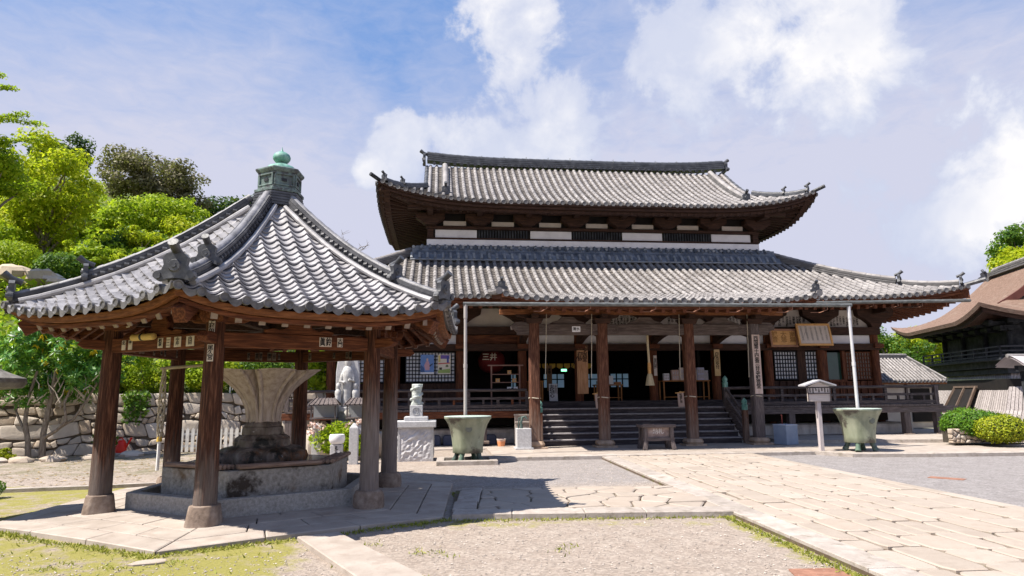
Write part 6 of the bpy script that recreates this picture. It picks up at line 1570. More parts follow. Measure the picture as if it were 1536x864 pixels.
def hill_trees():
    for (lab, x, y, zc, r, k, cr, n, lf, m, kw) in [
        ('bright yellow-green maple in the foreground of the hillside', -24.6, 34, 11.7, (2.9, 2.6, 3.2), 46, .95, 17000, .20, L_YEL, dict(tr=.16)),
        ('grey-brown oak with bare patches crowning the hill', -29.6, 52, 18.9, (4.3, 3.2, 2.5), 50, 1.15, 15000, .24, L_OAK, dict(tr=.3, flat=.6)),
        ('second grey-brown oak, smaller and right of the crowning oak', -27.4, 53, 16.9, (1.7, 1.8, 1.5), 18, .85, 5000, .24, L_OAK, dict(tr=.2, flat=.6)),
        ('layered bright green tree with flat sprays below the grey-brown oaks', -22.9, 42, 13.0, (3.6, 2.8, 1.9), 44, 1.2, 15000, .20, L_BRI, dict(flat=.28, tr=.16, up=.8)),
        ('yellow-green round tree right below the layered tree', -20.2, 41, 11.6, (2.0, 1.8, 1.5), 22, .85, 7000, .19, L_YEL, dict(flat=.5)),
        ('dark conifer-like tree on the far skyline left of the oaks', -44.5, 62, 24.6, (3.0, 2.4, 2.6), 26, 1.1, 7000, .30, L_DRK, dict(flat=.7)),
        ('dark evergreen at the right foot of the skyline above the pavilion roof', -26.6, 60, 17.9, (3.0, 2., 2.2), 28, 1.0, 7000, .28, L_DRK, dict(flat=.7)),
        ('dark evergreen nearest the pavilion finial on the skyline', -23.3, 60, 17.4, (1.9, 1.8, 2.0), 18, .9, 5000, .28, L_DRK, dict(flat=.7)),
        ('leafy mid-green tree on the left edge of the hillside', -22.4, 26.5, 11.3, (2.2, 2.2, 1.7), 26, .8, 9000, .17, L_BRI, dict(flat=.35, up=.7)),
        ('green tree low on the slope left of the yellow maple', -26.6, 33, 9.4, (1.8, 1.8, 1.7), 20, .8, 6000, .19, L_BRI, dict(flat=.6)),
        ('low bright tree on the slope right of the yellow maple', -21.8, 37, 9.9, (1.7, 1.6, 1.2), 18, .8, 5000, .18, L_MID, dict(flat=.6)),
        ('wide bright green tree between the layered tree and the maple', -26.3, 43, 12.2, (2.2, 1.8, 1.5), 20, .9, 6500, .2, L_BRI, dict(flat=.5)),
    ]:
        tree('hillside_tree', lab, 'tree', (x, y, hz(x, y)), (x, y, zc), r, k, cr, n, lf, m, group=HG, **kw)
    # tree whose sprays reach in at the upper left
    t = tree('overhanging_tree', 'slender tree reaching its leafy sprays into the upper left of the view', 'tree', (-23.2, 26, hz(-23.2, 26)), (-23.2, 26, 12.8), (1.6, 1.6, 2.2), 16, .6, 4500, .16, L_BRI, tr=.14, flat=.3, up=.8, group=HG)
    pts = []; ns = []; mb = MB(); b = Vector(t.location)
    for (x0, z0, x1, z1) in ((-22.6, 14.6, -20.7, 14.35), (-22.6, 13.2, -19.3, 12.75), (-22.4, 12.9, -20.0, 13.2), (-22.4, 12.0, -19.4, 12.1), (-22.4, 11.4, -20.2, 11.3), (-22.6, 15.4, -21.2, 14.9)):
        a = Vector((x0, 26, z0))-b; e = Vector((x1, 25.9, z1))-b; mb.tube([a, a.lerp(e, .5)+Vector((0, 0, .08)), e], [.035, .02, .006], 5)
        for q in np.linspace(.15, 1, 16):
            p = a.lerp(e, q); c, d = clump_points((p.x, p.y, p.z), (.22, .3, .09), 26, .2); pts.append(c); ns.append(d)
    leaf_mesh('leafy_spray', L_BRI, t, np.concatenate(pts), .13, .5, .9, .4, None); build('branch', mb, bark, t)
    # saplings filling the slope
    for i in range(60):
        x, y = rnd.uniform(-34, -15.5), rnd.uniform(27, 44); z = hz(x, y)
        if z < 3: continue
        r_ = rnd.uniform(.6, 1.25); m = rnd.choice((L_YEL, L_BRI, L_BRI, L_YEL))
        t = thing('slope_sapling', 'small leafy sapling among the undergrowth of the slope', 'sapling', (x, y, z), 0, 'saplings on the slope')
        cl = crown_clumps((0, 0, r_*1.0), (r_, r_*.9, r_*.95), 16, r_*.38, .55, .2); q = [clump_points(c, s, 95, .4) for c, s in cl]
        leaf_mesh('foliage', m, t, np.concatenate([v[0] for v in q]), .17, .55, .5, .4, np.concatenate([v[1] for v in q]))
        build('stem', trunk_mesh((0, 0, -.3), [((0, 0, r_*1.3), 0), ((r_*.4, 0, r_), .4), ((-r_*.4, 0, r_), .4)], .05), bark, t)
    # clipped and wild bushes, rocks
    for lab, x, y, z, r, m, n, lf in [('clipped green dome bush above the grey rocks on the left', -23.9, 31, 8.3, (1.35, 1.2, .85), L_BRI, 5000, .11), ('dark glossy bush beside the clipped dome bush', -21.4, 31, 7.8, (1.3, 1., .7), L_MID, 4000, .15),
        ('dark bush under the layered tree', -24.0, 38, 9.9, (1.6, 1.2, .8), L_MID, 4000, .17), ('yellow-green bush right above the pavilion roof', -18.6, 37, 9.2, (1.5, 1.2, .8), L_YEL, 4000, .16), ('long-bladed green bush on the slope', -22.0, 39, 10.6, (1.2, 1., .8), L_MID, 3000, .3)]:
        t = thing('hillside_bush', lab, 'bush', (x, y, z-.6), 0, 'bushes on the hillside'); p, d = clump_points((0, 0, .5), r, n, .8); p += NR.normal(size=p.shape)*.06
        leaf_mesh('foliage', m, t, p, lf, .6, .4, .4, d)
        build('stem', trunk_mesh((0, 0, -.6), [((.4, 0, .5), 0), ((-.4, .1, .5), 0), ((0, -.2, .6), 0)], .05), bark, t)
    for i, (x, y, z, r, lab) in enumerate(((-22.3, 29, 7.05, (.9, .5, .42), 'grey rock at the left edge of the slope'), (-20.9, 29, 6.85, (.85, .5, .40), 'broad grey rock right of the first one on the slope'), (-19.9, 28.6, 6.5, (.5, .4, .3), 'small grey rock at the right end of the row on the slope'))):
        m = MB(); m.ball((0, 0, 0), r, 11, 7, .16); tag(build('slope_rock', m, wallstone, loc=(x, y, z), smooth=25), lab, 'rock', 'grey rocks on the slope')
    # undergrowth: uncountable
    n = 52000; X = NR.uniform(-48, -11, n); Y = NR.uniform(20, 58, n); Z = np.array([hz(a, b) for a, b in zip(X, Y)]); ok = Z > 2.0
    B_ = .55+.45*np.sin(X*.9+Y*.5)*np.sin(Y*.7-X*.35); P = np.stack([X, Y, Z+NR.uniform(.0, 1, n)**.6*(.35+1.1*np.maximum(0, B_))], 1)[ok]
    tag(leaf_mesh('hillside_undergrowth', L_BRI, None, P, .27, .55, .5, .5), 'mixed green undergrowth covering the hillside', 'undergrowth', kind='stuff')
    n = 16000; X = NR.uniform(-25.5, -18.0, n); Y = NR.uniform(33.2, 39., n); Z = np.array([hz(a, b) for a, b in zip(X, Y)]); up = np.tile([[0., 0., 1.]], (n, 1))
    tag(leaf_mesh('tall_grass', leafmat('yellow_grass', [(.16, .19, .03), (.32, .32, .06), (.44, .42, .10)], .4), None, np.stack([X, Y, Z+.3], 1), .7, .07, -.6, .4, None, up+NR.normal(size=(n, 3))*.3), 'tall yellow-green grass on the slope', 'grass', kind='stuff')
hill_trees()

# ---- stone retaining wall with its hedge, vine and trees
def stone_wall():
    P0 = Vector((-16.8, 17.3, 0)); d = Vector((.943, .333, 0)); nrm = Vector((.333, -.943, 0))
    bt = .20   # the wall leans back
    mt = Matrix(((d.x, -nrm.x*bt, nrm.x, P0.x), (d.y, -nrm.y*bt, nrm.y, P0.y), (0, 1, 0, 0), (0, 0, 0, 1)))
    Lw = 15.; H = 1.72
    mb = MB(); ys = [0.]
    while ys[-1] < H-.18: ys.append(min(H, ys[-1]+rnd.choice((.20, .27, .34, .42))))
    ys[-1] = H; ph = [rnd.uniform(0, 9) for _ in ys]
    yl = lambda k, x: ys[k]+(0 if k in (0, len(ys)-1) else .045*math.sin(x*2.3+ph[k])+.035*math.sin(x*5.1-ph[k]*2)+.02*math.sin(x*11+ph[k]))
    for k in range(len(ys)-1):
        h = ys[k+1]-ys[k]; x = -.3; s0 = 0.
        while x < Lw:
            w = h*rnd.choice((.7, 1.0, 1.4, 1.9, 2.6)); s1 = rnd.uniform(-.09, .09); x1 = x+w; xm = (x+x1)/2
            A_, B_, C_, D_ = (x-s0, yl(k, x-s0)), (x1-s1, yl(k, x1-s1)), (x1+s1, yl(k+1, x1+s1)), (x+s0, yl(k+1, x+s0))
            mt_, mb_ = (xm+rnd.uniform(-.05, .05), yl(k+1, xm)+rnd.uniform(-.02, .012)), (xm+rnd.uniform(-.05, .05), yl(k, xm)+rnd.uniform(-.012, .02))
            dp = rnd.uniform(.07, .13)
            if h > .3 and rnd.random() < .18:
                q = rnd.uniform(.4, .6); e1 = (x+(B_[0]-A_[0])*0, A_[1]+(D_[1]-A_[1])*q); e2 = (x1, B_[1]+(C_[1]-B_[1])*(q+rnd.uniform(-.1, .1)))
                cobble(mb, [A_, mb_, B_, e2, e1], -.1, dp, .005, mt, True); cobble(mb, [e1, e2, C_, mt_, D_], -.1, dp, .005, mt, True)
            else: cobble(mb, [A_, mb_, B_, C_, mt_, D_], -.1, dp, .005, mt, True)
            x = x1; s0 = s1
    wl = thing('stone_wall', 'dry stone retaining wall of large pale irregular blocks below the hedge', 'stone wall')
    build('stonework', mb, wallstone, wl, smooth=60)
    b = MB(); b.box((Lw/2, H/2-.1, -.35), (Lw, H-.06+.2, .7)); bb = MB(); bb.merge(b, mt); build('wall_core', bb, mat('earth_fill', [(.07, .055, .04), (.15, .12, .09)], 6, bump=.5), wl)
    return mt
WM = stone_wall()
def wp(a, out, z): v = WM @ Vector((a, z, out)); return v
def hedge_shrubs():
    for i, (a, w, zc, rz, m, lab, lf) in enumerate([(6.3, 1.15, 2.35, .85, L_BRI, 'bright small-leaved shrub on the stone wall, seen between the left posts', .085), (8.0, 1.2, 2.4, .85, L_BRI, 'bright small-leaved shrub on the stone wall, seen left of the front post', .085), (9.8, 1.2, 2.3, .8, L_MID, 'darker shrub on the stone wall, seen behind the fountain', .09), (11.6, 1.2, 2.2, .8, L_BRI, 'bright shrub at the far right end of the stone wall', .09), (4.4, 1.1, 2.3, .85, L_MID, 'deep green shrub on the stone wall behind the glossy tree', .10)]):
        p = wp(a, -.55, 1.6); t = thing('wall_shrub', lab, 'shrub', p, 0, 'shrubs along the top of the stone wall')
        cl = crown_clumps((0, 0, zc-1.6), (w, .8, rz), 26, .42, .8, .1); q = [clump_points(c, s, 360, .6) for c, s in cl]
        leaf_mesh('foliage', m, t, np.concatenate([x[0] for x in q]), lf, .62, .3, .4, np.concatenate([x[1] for x in q]))
        build('stem', trunk_mesh((0, 0, -.4), [((.5, 0, .7), 0), ((-.5, .1, .7), 0), ((0, -.2, .9), 0)], .05), bark, t)
    # trailing vine
    t = thing('wall_vine', 'green vine trailing down the stone wall right of the front left post', 'vine', wp(6.25, .0, 1.6)); pts = []; mb = MB()
    for k in range(9):
        x = Vector((.943, .333, 0))*rnd.uniform(-.30, .32); L = rnd.uniform(.5, 1.15); o = Vector((.333, -.943, 0))*.20
        for z in np.linspace(0, -L, 16): v = x+o+Vector((rnd.uniform(-.07, .07), rnd.uniform(-.07, .07), z+.1)); pts.append(v)
        mb.tube([x+Vector((0, 0, .2)), x+o+Vector((0, 0, -L))], .008, 4)
    pts = np.repeat(np.array([tuple(p) for p in pts]), 4, 0)+NR.normal(size=(len(pts)*4, 3))*.05
    leaf_mesh('vine_leaves', L_MID, t, pts, .10, .8, .1, .3, np.tile([[.333, -.943, .3]], (len(pts), 1))); build('vine_stem', mb, bark, t)
hedge_shrubs()
def rosette_tree():
    t = thing('glossy_leaved_tree', 'tree with rosettes of long glossy leaves, some yellow, before the stone wall', 'tree', (-12.25, 17.6, 0))
    ros = []; cl = crown_clumps((.0, .1, 2.75), (2.0, 1.3, 1.05), 46, .5, .8, .1)
    cl += crown_clumps((1.0, .5, 2.35), (.9, .8, .8), 14, .4, .8, 0)+crown_clumps((-1.1, .2, 1.9), (1.0, .8, .6), 14, .36, .8, 0)+crown_clumps((.2, .5, 1.75), (.9, .4, .35), 7, .3, .8, 0)
    C = []; N = []; Tp = []; oldC = []; oldT = []
    for p, s in cl:
        for _ in range(11):
            q, d = clump_points(p, s, 1, .7); c = q[0]; ax = d[0]*.8+np.array([0, -.15, .75]); ax /= np.linalg.norm(ax)
            a = np.cross(ax, [.3, .8, .2]); a /= np.linalg.norm(a); b = np.cross(ax, a); k = NR.integers(10, 14)
            for i in range(k):
                th = 2*math.pi*i/k+NR.uniform(-.2, .2); el = NR.uniform(-.25, .45); dr = (a*math.cos(th)+b*math.sin(th))*math.cos(el)+ax*math.sin(el)
                L = .17; C.append(c+dr*L*.55); Tp.append(dr*3); N.append(ax-dr*math.sin(el))
            if NR.random() < .10:
                for _ in range(5): dr = NR.normal(size=3)*.5+np.array([0, 0, -1.]); oldC.append(c+dr*.06-ax*.06); oldT.append(dr*3)
    leaf_mesh('crown', L_ROS, t, np.array(C), .19, .26, .1, .2, np.array(N)*1.6, np.array(Tp))
    leaf_mesh('yellow_leaves', L_OLD, t, np.array(oldC), .17, .28, .0, .2, None, np.array(oldT))
    for (x0, y0, pts, r) in ((-.30, 0, [(-.30, 0, 0), (-.36, 0, .5), (-.52, .05, 1.0), (-.46, 0, 1.6), (-.3, 0, 2.3)], .075), (-.05, .1, [(-.02, .1, 0), (-.04, .1, .7), (.04, .1, 1.4), (.15, .1, 2.4)], .085), (0, 0, [(-.04, .1, .55), (.35, .0, .75), (.62, -.05, 1.0), (.50, 0, 1.45), (.65, .1, 2.1)], .05), (0, 0, [(.40, 0, .8), (.75, .05, 1.05), (1.0, .1, 1.5), (1.2, .2, 2.0)], .04), (0, 0, [(-.36, 0, .55), (-.6, .05, .9), (-.85, .1, 1.3), (-1.0, .2, 2.)], .04)):
        m = MB(); m.tube(pts, [r*(1-.14*i) for i in range(len(pts))], 9); build('trunk', m, bark, t, smooth=60)
    tw = MB()
    for _ in range(60):
        c = Vector((rnd.uniform(-1.3, 1.3), rnd.uniform(-.3, .5), rnd.uniform(1.3, 2.1))); e = c+Vector((rnd.uniform(-.35, .35), rnd.uniform(-.2, .2), rnd.uniform(.1, .5))); tw.tube([c, c.lerp(e, .5)+Vector((rnd.uniform(-.06, .06), 0, rnd.uniform(-.04, .06))), e], [.016, .012, .006], 5)
    build('loose_twigs', tw, mat('pale_twig_bark', [(.30, .25, .19), (.46, .40, .33)], 8, bump=.2), t)  # many separate twigs kept in one mesh
rosette_tree()
def small_plant(loc, label, r, n, lf, m, name='small_shrub', stems=4, zc=.45):
    t = thing(name, label, 'shrub', loc)
    cl = crown_clumps((0, 0, zc), r, 12, min(r)*.5, .6, .1); q = [clump_points(c, s, n//12, .3) for c, s in cl]
    leaf_mesh('foliage', m, t, np.concatenate([x[0] for x in q]), lf, .5, .6, .4)
    build('stem', trunk_mesh((0, 0, -.02), [(tuple(c*.9), 0) for c, s in cl[:stems]], .014, .1), bark, t)
small_plant((-12.15, 20.0, 0), 'sparse light green shrub at the wall foot left of the front left post', (.45, .35, .35), 480, .085, L_BRI, zc=.55)
small_plant((-13.0, 17.3, 0), 'low yellow-green cushion bush at the left edge by the wall', (.42, .35, .30), 2200, .05, L_HDY, 'cushion_bush', zc=.10)
small_plant((-11.0, 18.3, 0), 'thin straggly shrub right of the glossy tree trunk', (.35, .3, .3), 300, .07, L_MID, zc=.45)
small_plant((-8.9, 11.0, 0), 'low dark cushion shrub casting its shadow at the left edge of the moss', (.62, .45, .28), 2600, .05, L_HDG, 'cushion_bush', zc=.04)
for x, y, r, lab in ((-12.9, 17.0, .17, 'leftmost'), (-12.35, 17.05, .20, 'second'), (-11.7, 17.3, .22, 'third'), (-11.0, 17.75, .18, 'fourth'), (-10.4, 18.5, .22, 'rightmost')):
    m = MB(); m.ball((0, 0, .04), (r*1.5, r, r*.55), 11, 7, .12); tag(build('edging_stone', m, wallstone, loc=(x, y, 0), smooth=30), lab+' of the low stones edging the bed before the wall', 'stone', 'low edging stones before the wall')
t = thing('red_watering_can', 'red plastic watering can by the stone wall behind the front left post', 'watering can', (-10.95, 18.95, .07))
m = MB(); m.lathe([(.13, 0), (.14, .05), (.13, .24), (.09, .32), (.07, .34)], 16); build('can_body', m, mat('bright_red_plastic', [(.60, .02, .015), (.68, .035, .02)], 3, bump=0, rough=.35), t, smooth=40)
m = MB(); m.tube([(.11, 0, .10), (.2, 0, .26), (.27, 0, .40)], [.03, .024, .034], 8); m.tube([(-.12, 0, .08), (-.2, 0, .2), (-.12, 0, .36), (0, 0, .40), (.06, 0, .33)], .016, 6); build('spout_and_handle', m, MATS['bright_red_plastic'], t, smooth=40)
m = MB(); m.box((0, 0, .035), (1.0, .4, .07)); tag(build('flat_stone', m, granite, loc=(-10.6, 19.1, 0), rot=(0, 0, .5), bev=.02), 'flat grey stone under the red watering can', 'stone')
def fence():
    a, b = Vector((-9.95, 19.55, 0)), Vector((-6.9, 19.75, 0)); L = (b-a).length; ang = math.atan2(b.y-a.y, b.x-a.x)
    t = thing('picket_fence', 'low weathered white picket fence between the pavilion posts', 'fence', a, ang)
    m = MB(); m.box((L/2, .03, .18), (L, .03, .06)); m.box((L/2, .03, .52), (L, .03, .06)); build('rail', m, picketm, t)
    n = int(L/.155)
    for i in range(n):
        m = MB(); x = .06+i*.155; h = .70+rnd.uniform(-.02, .02); m.xz([(x-.045, 0.02), (x+.045, .02), (x+.045, h-.06), (x, h), (x-.045, h-.06)], -.012, .012); build('picket', m, picketm, t)
fence()
t = thing('hook_pole', 'thin white pole with a hooked top standing behind the picket fence', 'pole', (-8.70, 20.6, 0))
m = MB(); m.tube([(0, 0, 0), (0, 0, 1.86)], .022, 8); build('shaft', m, whitep, t); m = MB(); m.tube([(0, 0, 1.84), (0, 0, 1.96), (.05, 0, 2.0), (.09, 0, 1.95), (.07, 0, 1.78)], .016, 8); build('hook', m, whitep, t, smooth=50)
def lantern():
    t = thing('stone_lantern', 'dark weathered stone lantern at the left edge, only its roof reaching into view', 'stone lantern', (-7.32, 9.0, 0))
    m = mat('lichen_stone', [(.07, .065, .06), (.16, .15, .14), (.26, .25, .23)], 7, detail=8, bump=.6, bscale=16)
    for nm, prof, n in (('base', [(.42, -.02), (.42, .12), (.34, .2)], 6), ('shaft', [(.16, .18), (.15, .7), (.14, .75), (.17, .8), (.14, .85), (.16, 1.25)], 20), ('platform', [(.2, 1.24), (.36, 1.36), (.36, 1.44)], 6), ('light_box', [(.24, 1.43), (.24, 1.72)], 6), ('lantern_roof', [(.30, 1.70), (.60, 1.73), (.64, 1.80), (.63, 1.86), (.45, 1.93), (.25, 2.02), (.12, 2.12), (.10, 2.16)], 12), ('jewel', [(.10, 2.14), (.13, 2.2), (.14, 2.26), (.08, 2.36), (.01, 2.42)], 14)):
        b = MB(); b.lathe(prof, n); build(nm, b, m, t, smooth=40, bev=.01 if nm != 'shaft' else 0)
lantern()
# ---- plants of the rockery
t = thing('rockery_plant', 'bushy bright green plant with pink flowers over the rockery below the stele', 'plant', (-4.35, 17.0, .1))
cl = crown_clumps((0, 0, .45), (.62, .4, .42), 24, .24, .9, .1)+crown_clumps((.55, -.2, .2), (.2, .2, .25), 6, .15, .9, 0); q = [clump_points(c, s, 150, .4) for c, s in cl]
leaf_mesh('foliage', L_BRI, t, np.concatenate([x[0] for x in q]), .10, .45, .3, .4)
pinkm = leafmat('pale_pink_petals', [(.62, .30, .30), (.74, .52, .48), (.78, .68, .62)], .3)
for x, z in ((-.62, .78), (-.45, .72), (.42, .80), (.62, .86), (.30, .74), (-.70, .60)): leaf_mesh('flower_cluster', pinkm, t, clump_points((x, -.2, z), (.13, .1, .09), 34, .5)[0], .075, .8, .3, .3)
build('stem', trunk_mesh((0, 0, -.1), [((.3, 0, .4), 0), ((-.3, 0, .4), 0), ((0, -.1, .5), 0)], .02, .1), bark, t)
# ---- right hand side: hedges, rubble edging, trees
def mound(loc, r, m, label, n, lf):
    t = thing('clipped_hedge', label, 'hedge', loc, .11, 'clipped hedges on the right')
    p, d = clump_points((0, 0, r[2]*.9), r, n, .93); p[:, 2] = np.maximum(p[:, 2], .02); ds = 1+.05*np.sin(p[:, 0:1]*7+p[:, 2:3]*5)*np.sin(p[:, 1:2]*6-p[:, 2:3]*4)+.03*np.sin(p[:, 0:1]*15)*np.sin(p[:, 2:3]*13); p = p*ds+NR.normal(size=p.shape)*.03
    leaf_mesh('foliage', m, t, p, lf, .6, .2, .4, d*1.2)
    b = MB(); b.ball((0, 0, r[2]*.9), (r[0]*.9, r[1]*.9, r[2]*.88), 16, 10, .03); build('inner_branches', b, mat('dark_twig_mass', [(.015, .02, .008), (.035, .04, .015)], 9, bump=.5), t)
mound((12.95, 19.0, .28), (.92, .65, .38), L_HDG, 'rounded dark green clipped hedge right of the hall veranda', 9000, .06)
mound((13.15, 18.2, .20), (.72, .5, .36), L_HDY, 'rounded yellow-green clipped hedge in front of the dark green one', 6500, .055)
mound((13.9, 20.9, .2), (.6, .5, .42), L_HDG, 'dark green clipped bush half behind the veranda corner post', 4000, .06)
t = thing('rubble_edging', 'low edging of small pale rubble stones below the clipped hedges', 'stone edging')
m = MB(); seeds = jitter_seeds(0, .02, 2.6, .42, .17, .13)
mt = Matrix(((.98, 0, .2, 11.95), (.12, 0, -.98, 18.6), (0, 1, 0, .13), (0, 0, 0, 1)))
for c in voronoi(seeds, [(0, 0), (2.6, 0), (2.6, .40), (0, .40)]): cobble(m, c, -.05, .07, .008, mt)
build('rubble', m, wallstone, t, smooth=60); m = MB(); b = MB(); b.box((1.4, .17, -.3), (2.3, .34, .4)); m.merge(b, mt); build('rubble_core', m, darkgap, t)
for (x, y, h, w, lab) in ((14.35, 18.6, .72, .20, 'square pale stone post at the right edge'), (14.9, 18.9, .55, .18, 'shorter pale stone post at the right edge')):
    m = MB(); m.box((0, 0, h/2), (w, w, h), tap=.92); tag(build('stone_post', m, stone_k, loc=(x, y, 0), rot=(0, 0, .2), bev=.02), lab, 'stone post')
def right_trees():
    for (lab, x, y, zb, zc, r, k, cr, n, lf, m, kw) in [
        ('round yellow-green tree rising over the bark roof at the right edge', 36.2, 46, 1.0, 9.6, (2.6, 2.4, 2.0), 36, .95, 12000, .22, L_YEL, {}),
        ('darker green tree top behind the yellow-green one at the right edge', 38.9, 49, 1.0, 11.6, (2.6, 2.3, 2.4), 30, 1., 9000, .26, L_MID, {}),
        ('yellow-green tree seen between the hall and the bark-roofed tower', 26.6, 44, .4, 4.3, (2.3, 2., 1.5), 34, .75, 10000, .17, L_YEL, dict(flat=.6)),
        ('green tree low behind the small tiled house', 24.2, 43, .2, 3.6, (1.9, 1.8, 1.6), 24, .75, 7000, .17, L_MID, {}),
        ('mid-green tree filling the gap left of the tower', 28.8, 46, .4, 3.8, (2.2, 2., 1.8), 26, .8, 8000, .18, L_BRI, {})]:
        tree('background_tree', lab, 'tree', (x, y, zb), (x, y, zc), r, k, cr, n, lf, m, group='trees behind the halls on the right', **kw)
right_trees()
t = thing('bare_tree', 'leafless thin-branched tree showing over the pavilion roof left of the hall', 'tree', (-11.0, 45, 3.)); m = MB()
for i in range(8):
    a = Vector((0, 0, 5+i*.45)); e = Vector((rnd.uniform(-1.6, 1.4), rnd.uniform(-.5, .5), 8.2+rnd.uniform(0, 1.9))); q = a.lerp(e, .5)+Vector((rnd.uniform(-.2, .2), 0, .2)); m.tube([a, q, e], [.05, .03, .008], 5)
    for j in range(9): s = a.lerp(e, rnd.uniform(.4, .98)); m.tube([s, s+Vector((rnd.uniform(-.6, .6), 0, rnd.uniform(.05, .5)))], [.014, .005], 4)
build('branches', m, bark, t); m = MB(); m.tube([(0, 0, -2), (0, 0, 4), (.1, 0, 8)], [.16, .11, .05], 8); build('trunk', m, bark, t)
# ---- grass tufts along the stone edges and fallen leaves: uncountable
def tufts():
    P = []
    def along(a, b, n, w): 
        for _ in range(n): q = rnd.random(); P.append((a[0]+(b[0]-a[0])*q+rnd.gauss(0, w), a[1]+(b[1]-a[1])*q+rnd.gauss(0, w), .0))
    e = lambda a, b: tuple((E1*a+E2*b))[:2]
    along(e(3.46, 8.6), e(3.46, 3.5), 1500, .035); along((-.75, 8.74), (2.85, 8.84), 700, .05); along((-1.15, 8.4), (-1.0, 11.2), 500, .06)
    for k in (0, 1): along(hexp(3.36, k), hexp(3.36, k+1), 1100, .06)
    for _ in range(14):
        c = (rnd.uniform(-4.5, 3), rnd.uniform(4.5, 8)); along(c, (c[0]+rnd.uniform(-.2, .2), c[1]+.2), 30, .08)
    for _ in range(900): P.append((rnd.uniform(-9, -2.2), rnd.uniform(5.3, 8.4), 0))
    P = np.array([p for p in P if math.hypot(p[0]-PC.x, p[1]-PC.y) > 2.9]); n = len(P); P[:, 2] += .012
    tag(leaf_mesh('grass_tufts', leafmat('moss_grass', [(.12, .15, .02), (.24, .26, .04), (.36, .34, .08)], .3), None, P, .055, .22, -.5, .5, None, NR.normal(size=(n, 3))*.5+np.array([0, 0, 1.])), 'short grass tufts along the stone edges', 'grass', kind='stuff')
    n = 700; X = NR.uniform(-11, -6.3, n); Y = NR.uniform(12.5, 18.5, n)
    tag(leaf_mesh('fallen_leaves', leafmat('dry_leaves', [(.12, .07, .03), (.26, .17, .07), (.40, .30, .14)], .1), None, np.stack([X, Y, np.full(n, .012)], 1), .075, .55, 6., .4), 'dry fallen leaves on the ground left of the pavilion', 'leaves', kind='stuff')
tufts()
def pebbles():
    n = 15000; X = NR.uniform(-6.5, 4.0, n); Y = 4.2+NR.uniform(0, 1, n)**1.3*4.5; k = int(n*.25)
    X[:k] = NR.uniform(-1.2, 3.4, k); Y[:k] = NR.uniform(11.4, 15.4, k)
    side = X+.087*Y; ok = (side < 3.5) & (np.hypot(X-PC.x, Y-PC.y) > 3.4) & ~((np.abs(Y-10.1) < 1.5) & (X > -1.1)) & ~((X > -2.5+(7.9-Y)*.55) & (X < -1.75+(7.9-Y)*.62) & (Y < 8))
    X, Y = X[ok], Y[ok]; n = len(X); r = .005+.011*NR.random(n)**2.5; V = np.zeros((n, 6, 3)); a = NR.uniform(0, 6.28, n); e = NR.uniform(.7, 1.4, n)
    for j, (dx, dy, dz) in enumerate(((1, 0, .25), (0, 1, .3), (-1, 0, .2), (0, -1, .3), (.1, .1, .85), (0, 0, -.6))):
        V[:, j, 0] = X+r*(dx*np.cos(a)*e-dy*np.sin(a)); V[:, j, 1] = Y+r*(dx*np.sin(a)*e+dy*np.cos(a)); V[:, j, 2] = r*dz+.001
    F = []
    for i in range(n): b = 6*i; F += [(b, b+1, b+4), (b+1, b+2, b+4), (b+2, b+3, b+4), (b+3, b, b+4)]
    me = bpy.data.meshes.new('loose_gravel'); me.from_pydata([tuple(v) for v in V.reshape(-1, 3)], [], F); me.materials.append(mat('gravel_stone', [(.24, .20, .17), (.36, .31, .27), (.46, .41, .37)], 9, bump=0, island=.35))
    tag(link(bpy.data.objects.new('loose_gravel', me)), 'loose gravel stones scattered over the court', 'gravel', kind='stuff')
pebbles()

